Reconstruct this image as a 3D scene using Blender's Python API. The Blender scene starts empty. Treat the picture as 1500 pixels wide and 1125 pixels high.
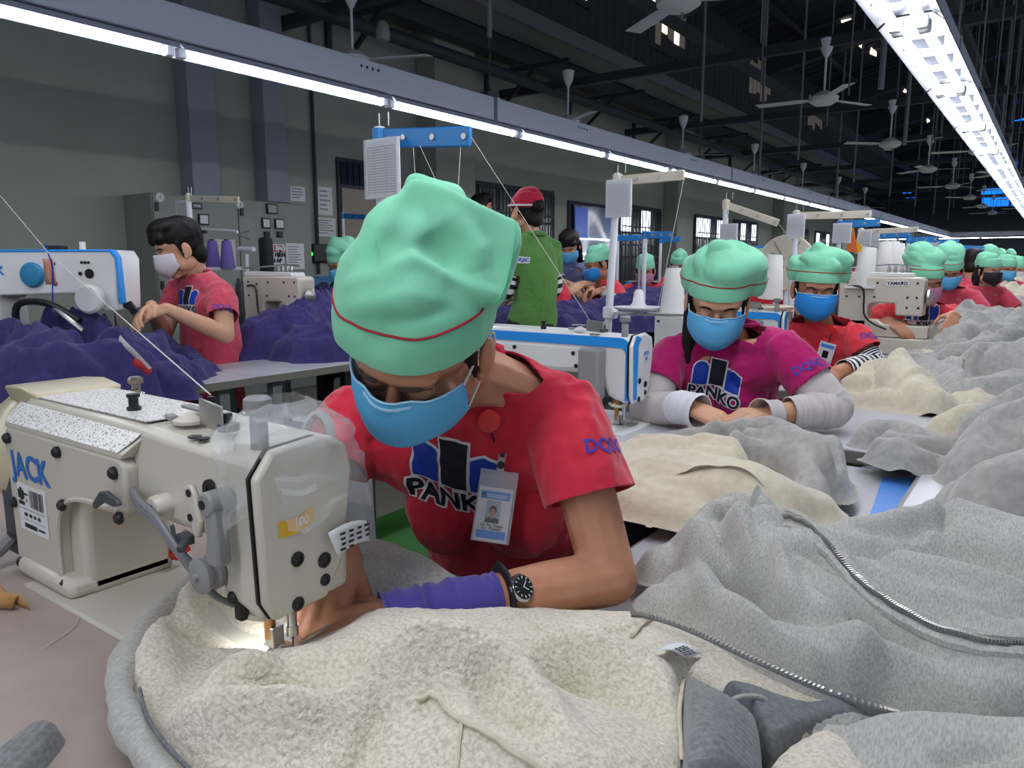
import bpy, bmesh, math, random
import numpy as np
from mathutils import Vector, Matrix
from mathutils.bvhtree import BVHTree
random.seed(7)
PI = math.pi
scene = bpy.context.scene
COL = scene.collection

# ---------------------------------------------------------------- camera, world, exposure
HEAD = math.radians(35.7); PITCH = math.radians(9.1); FPX = 1100.0
CAM = np.array([0.0, 0.0, 1.21])
cF = np.array([-math.sin(HEAD)*math.cos(PITCH), math.cos(HEAD)*math.cos(PITCH), -math.sin(PITCH)])
cR = np.array([math.cos(HEAD), math.sin(HEAD), 0.0])
cU = np.cross(cR, cF)
cam_d = bpy.data.cameras.new('camera'); cam = bpy.data.objects.new('camera', cam_d); COL.objects.link(cam)
cam_d.sensor_width = 36; cam_d.lens = 36*FPX/1500; cam_d.clip_start = .05; cam_d.clip_end = 200
cam.matrix_world = Matrix(((cR[0], cU[0], -cF[0], CAM[0]), (cR[1], cU[1], -cF[1], CAM[1]), (cR[2], cU[2], -cF[2], CAM[2]), (0, 0, 0, 1)))
scene.camera = cam
w = bpy.data.worlds.new('world'); scene.world = w; w.use_nodes = True
w.node_tree.nodes['Background'].inputs[0].default_value = (.7, .82, 1, 1)
w.node_tree.nodes['Background'].inputs[1].default_value = .27
scene.view_settings.view_transform = 'Standard'; scene.view_settings.look = 'None'
scene.view_settings.exposure = 0.45; scene.view_settings.gamma = 1; scene.view_settings.use_curve_mapping = False
scene.cycles.use_denoising = True
scene.cycles.max_bounces = 6; scene.cycles.diffuse_bounces = 3; scene.cycles.glossy_bounces = 3
scene.cycles.transparent_max_bounces = 12; scene.cycles.caustics_reflective = False; scene.cycles.caustics_refractive = False
scene.cycles.sample_clamp_indirect = 4
TUBE_POWER = 26.0          # emission of the fluorescent tubes

# ---------------------------------------------------------------- points of the place read through the lens
def ray(x, y): return cR*(x-750)/FPX + cU*(562.5-y)/FPX + cF
def P(x, y, t): return CAM + ray(x, y)*t
def on_z(x, y, z): d = ray(x, y); return CAM + d*(z-CAM[2])/d[2]
def on_X(x, y, X): d = ray(x, y); return CAM + d*(X-CAM[0])/d[0]
def on_Y(x, y, Y): d = ray(x, y); return CAM + d*(Y-CAM[1])/d[1]
TZ = 0.76                  # table height

# ---------------------------------------------------------------- materials
def srgb(c):
    if isinstance(c, str): c = [int(c[i:i+2], 16) for i in (0, 2, 4)]
    c = [v/255 for v in c]
    return tuple((v/12.92 if v <= .04045 else ((v+.055)/1.055)**2.4) for v in c) + (1,)
MATS = {}
def mat(name, col, rough=.6, metal=0, col2=None, nscale=30, bump=0, bscale=200, bdist=.002, stretch=None, sheen=0, sss=0, emit=0, alpha=1, coat=0, kind='noise', trans=0, cmin=.35, cmax=.65, spec=.5):
    m = bpy.data.materials.new(name); m.use_nodes = True
    nt = m.node_tree; b = nt.nodes['Principled BSDF']; L = nt.links.new
    c = srgb(col)
    b.inputs['Base Color'].default_value = c
    b.inputs['Roughness'].default_value = rough; b.inputs['Metallic'].default_value = metal
    b.inputs['Specular IOR Level'].default_value = spec
    if sheen: b.inputs['Sheen Weight'].default_value = sheen; b.inputs['Sheen Roughness'].default_value = .5
    if sss:
        b.inputs['Subsurface Weight'].default_value = sss; b.inputs['Subsurface Radius'].default_value = (1, .35, .2); b.inputs['Subsurface Scale'].default_value = .006
    if coat: b.inputs['Coat Weight'].default_value = coat; b.inputs['Coat Roughness'].default_value = .15
    if alpha < 1: b.inputs['Alpha'].default_value = alpha
    if trans: b.inputs['Transmission Weight'].default_value = trans
    if emit: b.inputs['Emission Color'].default_value = c; b.inputs['Emission Strength'].default_value = emit
    tc = nt.nodes.new('ShaderNodeTexCoord'); vec = tc.outputs['Object']
    if stretch:
        mp = nt.nodes.new('ShaderNodeMapping'); mp.inputs['Scale'].default_value = stretch[:3]
        if len(stretch) > 3: mp.inputs['Rotation'].default_value = (0, 0, stretch[3])
        L(vec, mp.inputs['Vector']); vec = mp.outputs['Vector']
    if col2:
        n = nt.nodes.new('ShaderNodeTexNoise'); n.inputs['Scale'].default_value = nscale; n.inputs['Detail'].default_value = 3
        L(vec, n.inputs['Vector'])
        r = nt.nodes.new('ShaderNodeValToRGB'); r.color_ramp.elements[0].position = cmin; r.color_ramp.elements[1].position = cmax
        r.color_ramp.elements[0].color = c; r.color_ramp.elements[1].color = srgb(col2)
        L(n.outputs['Fac'], r.inputs['Fac']); L(r.outputs['Color'], b.inputs['Base Color'])
    if bump:
        if kind == 'voronoi':
            n = nt.nodes.new('ShaderNodeTexVoronoi'); n.inputs['Scale'].default_value = bscale; o = n.outputs['Distance']
        elif kind == 'wave':
            n = nt.nodes.new('ShaderNodeTexWave'); n.inputs['Scale'].default_value = bscale; n.inputs['Distortion'].default_value = .4; o = n.outputs['Fac']
        else:
            n = nt.nodes.new('ShaderNodeTexNoise'); n.inputs['Scale'].default_value = bscale; n.inputs['Detail'].default_value = 4; o = n.outputs['Fac']
        L(vec, n.inputs['Vector'])
        bp = nt.nodes.new('ShaderNodeBump'); bp.inputs['Strength'].default_value = bump; bp.inputs['Distance'].default_value = bdist
        L(o, bp.inputs['Height']); L(bp.outputs['Normal'], b.inputs['Normal'])
    MATS[name] = m
    return m
M = MATS

# ---------------------------------------------------------------- mesh builder
def frame(zdir, xhint=(1, 0, 0)):
    z = Vector(zdir).normalized(); x = Vector(xhint); x = x - z*x.dot(z)
    if x.length < 1e-5: x = Vector((0, 1, 0)) - z*z.y
    x.normalize(); y = z.cross(x)
    return Matrix(((x.x, y.x, z.x), (x.y, y.y, z.y), (x.z, y.z, z.z)))
class MB:
    def __init__(s): s.v = []; s.f = []
    def add(s, vs, fs):
        o = len(s.v); s.v += [tuple(map(float, q)) for q in vs]; s.f += [tuple(i+o for i in f) for f in fs]; return s
    def box(s, c, size, R=None):
        hx, hy, hz = [q/2 for q in size]; c = Vector(c)
        vs = [Vector((x, y, z)) for x in (-hx, hx) for y in (-hy, hy) for z in (-hz, hz)]
        if R is not None:
            if not isinstance(R, Matrix): R = Matrix.Rotation(R, 3, 'Z')
            vs = [R @ v for v in vs]
        return s.add([v+c for v in vs], [(0, 1, 3, 2), (4, 6, 7, 5), (0, 4, 5, 1), (2, 3, 7, 6), (0, 2, 6, 4), (1, 5, 7, 3)])
    def span(s, a, b): return s.box([(p+q)/2 for p, q in zip(a, b)], [abs(p-q) for p, q in zip(a, b)])
    def bar(s, p0, p1, w, h, up=(0, 0, 1)):
        p0 = Vector(p0); p1 = Vector(p1); R = frame(p1-p0, up)
        return s.box((p0+p1)/2, (h, w, (p1-p0).length), R)
    def cyl(s, p0, p1, r0, r1=None, n=12, cap=True):
        return s.tube([p0, p1], [r0, r0 if r1 is None else r1], n, cap)
    def tube(s, pts, r, n=8, cap=True, closed=False, flat=1, up=(0, 0, 1)):
        pts = [Vector(p) for p in pts]; m = len(pts)
        rs = r if hasattr(r, '__len__') else [r]*m
        vs = []; fs = []; xh = Vector(up)
        for i in range(m):
            if closed: d = pts[(i+1) % m]-pts[i-1]
            else: d = pts[min(i+1, m-1)]-pts[max(i-1, 0)]
            if d.length < 1e-9: d = Vector((0, 0, 1))
            R = frame(d, xh); xh = R.col[0]
            for k in range(n):
                a = 2*PI*k/n; vs.append(pts[i] + R @ Vector((math.cos(a)*rs[i], math.sin(a)*rs[i]*flat, 0)))
        for i in range(m if closed else m-1):
            j = (i+1) % m
            for k in range(n): fs.append((i*n+k, i*n+(k+1) % n, j*n+(k+1) % n, j*n+k))
        if cap and not closed: fs += [tuple(range(n-1, -1, -1)), tuple((m-1)*n+k for k in range(n))]
        return s.add(vs, fs)
    def lathe(s, prof, c=(0, 0, 0), R=None, n=20):
        # prof: (radius, height) pairs along z
        c = Vector(c); vs = []; fs = []; m = len(prof)
        for r, z in prof:
            for k in range(n):
                v = Vector((r*math.cos(2*PI*k/n), r*math.sin(2*PI*k/n), z)); vs.append((R @ v if R is not None else v)+c)
        for i in range(m-1):
            for k in range(n): fs.append((i*n+k, i*n+(k+1) % n, (i+1)*n+(k+1) % n, (i+1)*n+k))
        fs += [tuple(range(n-1, -1, -1)), tuple((m-1)*n+k for k in range(n))]
        return s.add(vs, fs)
    def ell(s, c, r, R=None, n=14, m=9):
        c = Vector(c); vs = [Vector((0, 0, -r[2]))]; fs = []
        for i in range(1, m):
            t = -PI/2+PI*i/m
            for k in range(n): vs.append(Vector((r[0]*math.cos(t)*math.cos(2*PI*k/n), r[1]*math.cos(t)*math.sin(2*PI*k/n), r[2]*math.sin(t))))
        vs.append(Vector((0, 0, r[2])))
        for k in range(n): fs.append((0, 1+(k+1) % n, 1+k)); fs.append((len(vs)-1, 1+(m-2)*n+k, 1+(m-2)*n+(k+1) % n))
        for i in range(m-2):
            for k in range(n): fs.append((1+i*n+k, 1+i*n+(k+1) % n, 1+(i+1)*n+(k+1) % n, 1+(i+1)*n+k))
        if R is not None: vs = [R @ v for v in vs]
        return s.add([v+c for v in vs], fs)
    def prism(s, outline, origin, X, Y, depth):
        # outline in the X,Y plane, pushed along X x Y by depth
        o = Vector(origin); X = Vector(X); Y = Vector(Y); Z = X.cross(Y).normalized()*depth; n = len(outline)
        a = [o+X*p[0]+Y*p[1] for p in outline]
        return s.add(a+[q+Z for q in a], [tuple(range(n-1, -1, -1)), tuple(range(n, 2*n))]+[(i, (i+1) % n, n+(i+1) % n, n+i) for i in range(n)])
    def loft(s, rings, cap=True):
        n = len(rings[0]); vs = [q for r in rings for q in r]; fs = []
        for i in range(len(rings)-1):
            for k in range(n): fs.append((i*n+k, i*n+(k+1) % n, (i+1)*n+(k+1) % n, (i+1)*n+k))
        if cap: fs += [tuple(range(n-1, -1, -1)), tuple((len(rings)-1)*n+k for k in range(n))]
        return s.add(vs, fs)
    def grid(s, pts):
        # rows of points
        m = len(pts); n = len(pts[0])
        return s.add([q for r in pts for q in r], [(i*n+k, i*n+k+1, (i+1)*n+k+1, (i+1)*n+k) for i in range(m-1) for k in range(n-1)])
    def capsule(s, a, b, ra, rb=None, n=10):
        a = Vector(a); b = Vector(b); rb = ra if rb is None else rb; d = b-a
        if d.length < 1e-6: return s.ell(a, (ra, ra, ra), None, n, 7)
        u = d.normalized(); pts = []; rs = []
        for k in range(4): t = k*PI/8; pts.append(a-u*ra*math.cos(t)); rs.append(max(ra*math.sin(t), ra*.02))
        for k in range(5): t = PI/2-k*PI/8; pts.append(b+u*rb*math.cos(t)); rs.append(max(rb*math.sin(t), rb*.02))
        pts[4-0] = b
        pts = pts[:4]+[a]+pts[4:]; rs = rs[:4]+[ra]+rs[4:]
        return s.tube(pts, rs, n)
    def build(s, name, m, parent=None, smooth=True, bevel=0, seg=2, solid=0, sub=0, world=True):
        me = bpy.data.meshes.new(name)
        vs = s.v
        if parent is not None and world and parent.name in XF:
            Mi = XF[parent.name].inverted(); vs = [Mi @ Vector(v) for v in vs]
        me.from_pydata(vs, [], s.f); me.update()
        return link(name, me, m, parent, smooth, bevel, seg, solid, sub)
XF = {}
ORD = 'nearest second third fourth fifth sixth seventh eighth ninth tenth eleventh twelfth thirteenth fourteenth fifteenth sixteenth seventeenth eighteenth nineteenth twentieth twenty-first twenty-second twenty-third twenty-fourth twenty-fifth twenty-sixth twenty-seventh twenty-eighth'.split()
def link(name, me, m, parent=None, smooth=True, bevel=0, seg=2, solid=0, sub=0):
    o = bpy.data.objects.new(name, me); COL.objects.link(o)
    if isinstance(m, str): m = MATS[m]
    if len(me.materials) == 0: me.materials.append(m)
    if smooth:
        me.polygons.foreach_set('use_smooth', [True]*len(me.polygons))
        try: me.set_sharp_from_angle(angle=math.radians(40))
        except Exception: pass
    if parent is not None:
        o.parent = parent
        XF[o.name] = XF.get(parent.name, Matrix.Identity(4))
    if sub: md = o.modifiers.new('sub', 'SUBSURF'); md.levels = sub; md.render_levels = sub
    if solid: md = o.modifiers.new('solid', 'SOLIDIFY'); md.thickness = solid; md.offset = 0
    if bevel:
        md = o.modifiers.new('bevel', 'BEVEL'); md.width = bevel; md.segments = seg; md.limit_method = 'ANGLE'; md.angle_limit = math.radians(35)
        md.harden_normals = False
    return o
def tag(o, label, cat, group=None, kind=None):
    if label: o['label'] = label
    if cat: o['category'] = cat
    if group: o['group'] = group
    if kind: o['kind'] = kind
    return o
def struct(o): o['kind'] = 'structure'; return o
def thing(name, label, cat, loc=(0, 0, 0), rz=0, group=None):
    o = bpy.data.objects.new(name, None); COL.objects.link(o); o.empty_display_size = .05
    o.location = Vector(loc); o.rotation_euler = (0, 0, rz)
    XF[o.name] = Matrix.Translation(Vector(loc)) @ Matrix.Rotation(rz, 4, 'Z')
    return tag(o, label, cat, group)
KIDS = {}
def copy_tree(root, loc, rz=0, label=None, group=None, scale=None):
    def cp(o, par):
        c = o.copy(); COL.objects.link(c)
        if par is not None: c.parent = par
        for ch in list(o.children): cp(ch, c)
        return c
    r = cp(root, None); r.location = Vector(loc); r.rotation_euler = (0, 0, rz)
    if scale: r.scale = (scale,)*3
    XF[r.name] = Matrix.Translation(Vector(loc)) @ Matrix.Rotation(rz, 4, 'Z')
    if label: r['label'] = label
    if group: r['group'] = group
    elif 'group' in r.keys(): del r['group']
    return r

# ---------------------------------------------------------------- noise, remeshed blobs, folds
def _h(ix, iy, iz, seed):
    n = (ix.astype(np.int64)*374761393 + iy.astype(np.int64)*668265263 + iz.astype(np.int64)*2147483647 + seed*144665) & 0xffffffff
    n = ((n ^ (n >> 13))*1274126177) & 0xffffffff
    n = ((n ^ (n >> 16))*2246822519) & 0xffffffff
    return ((n ^ (n >> 15)) & 0xffff)/32768.0 - 1
def vnoise(p, scale=1., seed=0):
    q = np.asarray(p, float)*scale; i = np.floor(q); f = q-i; i = i.astype(np.int64); u = f*f*f*(f*(f*6-15)+10)
    r = 0
    for dx in (0, 1):
        wx = u[..., 0] if dx else 1-u[..., 0]
        for dy in (0, 1):
            wy = u[..., 1] if dy else 1-u[..., 1]
            for dz in (0, 1):
                wz = u[..., 2] if dz else 1-u[..., 2]
                r = r + wx*wy*wz*_h(i[..., 0]+dx, i[..., 1]+dy, i[..., 2]+dz, seed)
    return r
def fbm(p, scale, seed=0, octs=3): return sum(vnoise(p, scale*2**k, seed+k)/2**k for k in range(octs))
def remesh(mb, voxel, smooth=6, fac=.5, relax=False):
    me = bpy.data.meshes.new('tmp'); me.from_pydata(mb.v, [], mb.f)
    o = bpy.data.objects.new('tmp', me); COL.objects.link(o)
    r = o.modifiers.new('r', 'REMESH'); r.mode = 'VOXEL'; r.voxel_size = voxel
    if smooth: sm = o.modifiers.new('s', 'SMOOTH'); sm.iterations = smooth; sm.factor = fac
    dg = bpy.context.evaluated_depsgraph_get()
    out = bpy.data.meshes.new_from_object(o.evaluated_get(dg))
    bpy.data.objects.remove(o); bpy.data.meshes.remove(me)
    return out
def getv(me):
    a = np.empty(len(me.vertices)*3); me.vertices.foreach_get('co', a); return a.reshape(-1, 3)
def getn(me):
    a = np.empty(len(me.vertices)*3); me.vertex_normals.foreach_get('vector', a); return a.reshape(-1, 3)
def setv(me, v): me.vertices.foreach_set('co', np.ascontiguousarray(v).ravel()); me.update()
def polydist(V, line):
    L = np.array([tuple(q) for q in line], float); best = np.full(len(V), 1e9); tt = np.zeros(len(V))
    for i in range(len(L)-1):
        a, b = L[i], L[i+1]; ab = b-a; t = np.clip(((V-a)@ab)/max(ab@ab, 1e-12), 0, 1)
        d = np.linalg.norm(V-(a+t[:, None]*ab), axis=1); m = d < best; best[m] = d[m]; tt[m] = (i+t[m])/(len(L)-1)
    return best, tt
def creases(me, lines, reach=None):
    # lines: (points, width, amplitude): raised (or sunk) folds along lines near the surface
    V = getv(me); N = getn(me); D = np.zeros(len(V))
    for pts, wd, am in lines:
        d, t = polydist(V, pts); D += am*np.exp(-(d/wd)**2)*np.sin(np.clip(t, .03, .97)*PI)**.4
    setv(me, V+N*D[:, None])
def wrinkle(me, amp, scale, seed=0, stretch=(1, 1, 1), ridged=True):
    V = getv(me); N = getn(me); n = fbm(V*np.array(stretch), scale, seed, 2)
    if ridged: n = 1-2*np.abs(n)
    setv(me, V+N*(amp*n)[:, None])
def to_local(me, parent):
    me.transform(XF[parent.name].inverted())
def bvh_of(me): return BVHTree.FromPolygons([v.co.copy() for v in me.vertices], [tuple(p.vertices) for p in me.polygons])
def keep(me, mask):
    # keep only vertices where mask is true
    bm = bmesh.new(); bm.from_mesh(me); bm.verts.ensure_lookup_table()
    bmesh.ops.delete(bm, geom=[bm.verts[i] for i in np.nonzero(~mask)[0]], context='VERTS')
    bm.to_mesh(me); bm.free(); me.update()

# ---------------------------------------------------------------- lettering and flat print
def text_mesh(s, size=1., bold=0., shear=0., spacing=1., align='CENTER', res=3):
    cu = bpy.data.curves.new('t', 'FONT'); cu.body = s; cu.size = size; cu.offset = bold; cu.shear = shear; cu.space_character = spacing
    cu.align_x = align; cu.align_y = 'CENTER'; cu.resolution_u = res; cu.fill_mode = 'FRONT'
    o = bpy.data.objects.new('t', cu); COL.objects.link(o)
    me = bpy.data.meshes.new_from_object(o.evaluated_get(bpy.context.evaluated_depsgraph_get()))
    bpy.data.objects.remove(o); bpy.data.curves.remove(cu)
    v = [tuple(q.co) for q in me.vertices]; f = [tuple(p.vertices) for p in me.polygons]; bpy.data.meshes.remove(me)
    return v, f
def decal(vf, o, X, Y, name, m, parent, bvh=None, off=.0008, cut=0, world=True):
    # flat print laid on a surface: 2-D mesh at o with axes X, Y (world); drops onto bvh along -Z
    v, f = vf
    if cut:
        bm = bmesh.new(); vv = [bm.verts.new((q[0], q[1], 0)) for q in v]
        for p in f:
            try: bm.faces.new([vv[i] for i in p])
            except ValueError: pass
        bmesh.ops.triangulate(bm, faces=bm.faces[:])
        for _ in range(5):
            es = [e for e in bm.edges if e.calc_length() > cut]
            if not es: break
            bmesh.ops.subdivide_edges(bm, edges=es, cuts=1, use_grid_fill=False)
            bmesh.ops.triangulate(bm, faces=[q for q in bm.faces if len(q.verts) > 3])
        bm.verts.index_update(); v = [tuple(q.co) for q in bm.verts]; f = [tuple(x.index for x in q.verts) for q in bm.faces]; bm.free()
    o = Vector(o); X = Vector(X); Y = Vector(Y); Z = X.cross(Y).normalized(); out = []
    for q in v:
        p = o+X*q[0]+Y*q[1]
        if bvh is not None:
            h = bvh.ray_cast(p+Z*.15, -Z, .4)
            if h[0] is not None: p = h[0]+Z*off
            else:
                h = bvh.find_nearest(p)
                if h[0] is not None: p = h[0]+Z*off
        else: p = p+Z*off
        out.append(p)
    mb = MB(); mb.add(out, f)
    return mb.build(name, m, parent, smooth=bvh is not None, world=world)
def poly2(*pts): return [(p[0], p[1], 0) for p in pts], [tuple(range(len(pts)))]
def rects2(rs):
    v = []; f = []
    for x0, y0, x1, y1 in rs:
        o = len(v); v += [(x0, y0, 0), (x1, y0, 0), (x1, y1, 0), (x0, y1, 0)]; f.append((o, o+1, o+2, o+3))
    return v, f
def spline(pts, n=8):
    pts = [Vector(p) for p in pts]; out = []
    for i in range(len(pts)-1):
        p0 = pts[max(i-1, 0)]; p1 = pts[i]; p2 = pts[i+1]; p3 = pts[min(i+2, len(pts)-1)]
        for k in range(n):
            t = k/n; out.append(.5*((2*p1)+(p2-p0)*t+(2*p0-5*p1+4*p2-p3)*t*t+(3*p1-p0-3*p2+p3)*t**3))
    out.append(pts[-1]); return out

# ---------------------------------------------------------------- the palette
mat('wall_paint', 'a2a59a', .8, col2='9c9f94', nscale=2, bump=.1, bscale=60)
mat('floor_green', '2f6a22', .5, col2='3a7a2c', nscale=3); mat('floor_yellow', 'c9a02a', .6); mat('floor_concrete', '8a8578', .7, col2='7d786c', nscale=2)
mat('roof_dark', '2f3440', .8, col2='272b38', nscale=1.5); mat('corrugated', '3c3f49', .6, metal=.2)
mat('steel_dark', '3b3e46', .6, metal=.3); mat('steel_grey', '767a80', .5, metal=.3); mat('rail_grey', 'a9afc0', .45, metal=.2)
mat('soffit', '9a9c9a', .8, col2='7a7c7c', nscale=40); mat('pilaster', '8e93a0', .7)
mat('white_enamel', 'e4e6ea', .4); mat('reflector', '34373e', .45, metal=.1)
mat('tube_glow', 'f4f6ff', .4, emit=TUBE_POWER)
mat('sky_pane', 'e6eef8', .4, emit=2.2); mat('blue_pane', '1578ff', .4, emit=1.1); mat('warm_pane', 'f2dcc4', .4, emit=1.6); mat('dim_pane', '8b8078', .5, emit=.12)
mat('window_dark', '20242c', .25, coat=.4); mat('glass', 'cfd8e4', .08, alpha=.16)
mat('laminate', 'bcbcc0', .35, col2='b5b5ba', nscale=6); mat('laminate_pink', 'a99a90', .45, col2='9e8f85', nscale=9, bump=.05, bscale=80)
mat('edge_band', '77746c', .5); mat('cream_metal', 'cfc9b6', .5); mat('cabinet_grey', '8f938c', .55, col2='898d86', nscale=4)
mat('machine_cream', 'cdc8b9', .35, coat=.25); mat('machine_white', 'e3e3e0', .32, coat=.3); mat('machine_plate', 'c4bfb0', .5, bump=.06, bscale=500)
mat('foil', '8a877e', .3, metal=.25, col2='f4f2ee', nscale=330, bump=.7, bscale=300, bdist=.001, cmin=.36, cmax=.46)
mat('plastic_grey', '8c8c8c', .45); mat('plastic_dark', '3d4146', .5); mat('black', '101114', .45); mat('rubber', '1b1c1f', .6)
mat('chrome', 'd9dadd', .15, metal=1); mat('steel', 'b2b0aa', .32, metal=.9); mat('brass', 'a67d52', .35, metal=.9)
mat('blue_paint', '1f7fc6', .4); mat('blue_stripe', '1d93e6', .4); mat('logo_blue', '1e6cc4', .45); mat('teal', '2a7ea8', .5)
mat('print_black', '15151a', .6); mat('print_navy', '0d1226', .7); mat('print_royal', '0f3fae', .7); mat('print_white', 'e9e9ec', .7); mat('print_violet', '4a3aa8', .7)
mat('paper', 'dfe0e2', .7); mat('paper_cream', 'd4cdb8', .8); mat('yellow', 'e8b52a', .5); mat('orange', 'e0702c', .6); mat('red_plastic', 'd02a22', .35); mat('sign_red', 'a8242c', .5)
mat('skin', 'c28c6e', .5, col2='b88164', nscale=30, sss=.12, bump=.08, bscale=300, spec=.35); mat('skin_dark', 'a06e55', .5, sss=.1, spec=.35); mat('skin_light', 'd0a080', .5, sss=.1, spec=.35)
mat('brow', '33241c', .7); mat('nail', 'd79a92', .3); mat('lips', 'a05a50', .5)
mat('hair', '15120f', .6, bump=.4, bscale=150, stretch=(1, 1, .1), spec=.25)
CL = dict(bump=.12, bscale=900, sheen=.25)
mat('tee_red', 'd22f45', .85, col2='c82a40', nscale=15, spec=.2, **CL); mat('tee_coral', 'd93a45', .85, spec=.2, **CL); mat('tee_magenta', 'b81a6a', .85, col2='ae1862', nscale=15, spec=.2, **CL)
mat('tee_rose', 'cf4a5e', .85, spec=.2, **CL); mat('tee_green', '5f9048', .85, col2='588843', nscale=15, spec=.2, **CL); mat('shirt_blue', '8f98c4', .8, spec=.2, **CL); mat('scarf_red', 'b81c3c', .8, spec=.2, **CL)
mat('scarf_mint', '86d3ae', .8, col2='7ecda7', nscale=12, bump=.1, bscale=1100, sheen=.2, spec=.2); mat('piping_red', 'a01c28', .7)
mat('mask_blue', '5fb2e2', .75, bump=.06, bscale=700, spec=.2); mat('mask_deep', '2f8ede', .75, spec=.2); mat('mask_white', 'dcd8dc', .75, spec=.2); mat('mask_pink', 'c08098', .75, spec=.2); mat('mask_black', '14151c', .7)
mat('elastic', 'e4e2e0', .7); mat('mask_rim', 'a4d2ee', .7); mat('violet_cuff', '45398c', .85, **CL); mat('sleeve_white', 'cdc6c2', .85, **CL); mat('sleeve_grey', '8b8d90', .85, **CL); mat('trousers', '14161e', .85); mat('denim', '232a42', .85)
mat('fleece', 'cdc5b0', .95, col2='e8e1ce', nscale=230, bump=.9, bscale=170, bdist=.006, sheen=.4, spec=.08, cmin=.36, cmax=.6)
mat('fleece_far', 'd8cfb8', .95, col2='cec4ac', nscale=60, bump=.4, bscale=200, bdist=.003, sheen=.4, spec=.1)
mat('heather', '9b9b94', .92, col2='b8b7b0', nscale=520, stretch=(1, .22, .6, .6), bump=.05, bscale=700, bdist=.001, sheen=.3, spec=.1, cmin=.34, cmax=.64)
mat('heather_far', 'b0aea8', .92, col2='9f9d97', nscale=60, sheen=.25, spec=.1)
mat('heather_dark', '7f8184', .92, col2='6d6f72', nscale=200, bump=.3, bscale=500, spec=.1)
mat('rib', '8b8c8e', .92, col2='77787a', nscale=200, spec=.1, sheen=.2)
mat('purple_knit', '423c70', .9, col2='3a3466', nscale=40, bump=.06, bscale=500, sheen=.12, spec=.1); mat('thread_purple', '5a4a8c', .8, bump=.3, bscale=60, stretch=(.1, .1, 8)); mat('thread_white', 'dddcd8', .8, bump=.3, bscale=60, stretch=(.1, .1, 8))
mat('thread', 'd8d4cc', .6); mat('film', 'f2f4f6', .1, alpha=.24, coat=.8, bump=1, bscale=55, bdist=.006); mat('sleeve_film', 'e8edf2', .1, alpha=.3, coat=.4)
mat('card_tan', '9d9488', .7); mat('tape_tan', 'b58b52', .6); mat('cable_grey', '7a7b7e', .45); mat('sticker_pink', 'd99478', .8)
# ================================================================ the hall
WX = -6.4; FY = 32.0; RX = 6.0; BY = -5.0
struct(MB().span((WX-.2, BY, -.1), (RX, FY, 0)).build('floor', 'floor_concrete', smooth=False))
struct(MB().span((-2.55, BY, 0), (-1.25, FY, .003)).build('trim_10', 'floor_green', smooth=False))
struct(MB().span((WX-.2, BY, 0), (WX, FY, 6.2)).build('wall_left', 'wall_paint', smooth=False))
struct(MB().span((WX-.2, FY, 0), (RX, FY+.2, 6.0)).build('wall_far', 'roof_dark', smooth=False))
def roof_z(x): return 5.7+(x+5.4)*.22
mb = MB(); n = 48
for i in range(n):                      # corrugated sheet, ribs running down the slope
    pass
rows = []
ys = []
y = BY
while y < FY+.3: ys += [(y, 0), (y+.2, 0), (y+.26, .05), (y+.34, .05), (y+.4, 0)]; y += .4
for x in (WX-.2, RX+.2): rows.append([(x, yy, roof_z(x)-dz) for yy, dz in ys])
mb.grid(rows)
struct(mb.build('ceiling', 'roof_dark', smooth=False))
# painted yellow walkway line and blue wainscot band
struct(MB().span((-1.25, BY, 0), (-1.17, FY, .004)).build('trim_1', 'floor_yellow', smooth=False))
struct(MB().span((WX, 5.2, 0), (WX+.012, FY, 1.08)).build('trim_2', 'teal', smooth=False))
# ledge with perforated soffit, clerestory wall in corrugated sheet
led = struct(MB().span((-5.83, BY, 4.0), (-5.4, FY, 4.03)).build('trim_3', 'soffit', smooth=False))
struct(MB().span((-5.41, BY, 4.0), (-5.36, FY, 4.18)).build('trim_4', 'steel_grey', smooth=False))
rows = []
yy = []; y = BY
while y < FY: yy += [(y, 0), (y+.1, 0), (y+.14, .04), (y+.2, .04), (y+.24, 0)]; y += .24
for z in (4.1, 6.0): rows.append([(-5.42+dx, q, z) for q, dx in yy])
struct(MB().grid(rows).build('wall_clerestory', 'corrugated', smooth=False))
struct(MB().span((WX, BY, 4.03), (-5.42, FY, 4.1)).build('trim_5', 'steel_dark', smooth=False))
struct(MB().span((-6.05, BY, 3.78), (-5.86, FY, 4.0)).build('trim_6', 'steel_dark', smooth=False))
# columns standing proud of the wall, light cable trunking above the cabinet
for i, y0 in enumerate([6.95, 14.0, 21.0, 28.0]):
    struct(MB().span((WX, y0, 0), (WX+.3, y0+.75, 4.0)).build('wall_column', 'wall_paint', smooth=False, bevel=.01))
for y0, y1, z0 in ((3.86, 4.13, 1.80), (4.63, 4.88, 1.80)):
    tag(MB().span((WX+.001, y0, z0), (WX+.2, y1, 4.0)).build('cable_trunking', 'pilaster', bevel=.006), 'pale grey cable trunking rising from the electrical cabinet, %s of the two' % ('left' if y0 < 4 else 'right'), 'trunking')
tag(MB().cyl((WX+.03, 5.35, 1.1), (WX+.03, 5.35, 4), .018).build('conduit', 'steel_dark'), 'thin dark conduit running up the wall past the notices', 'pipe')
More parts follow.
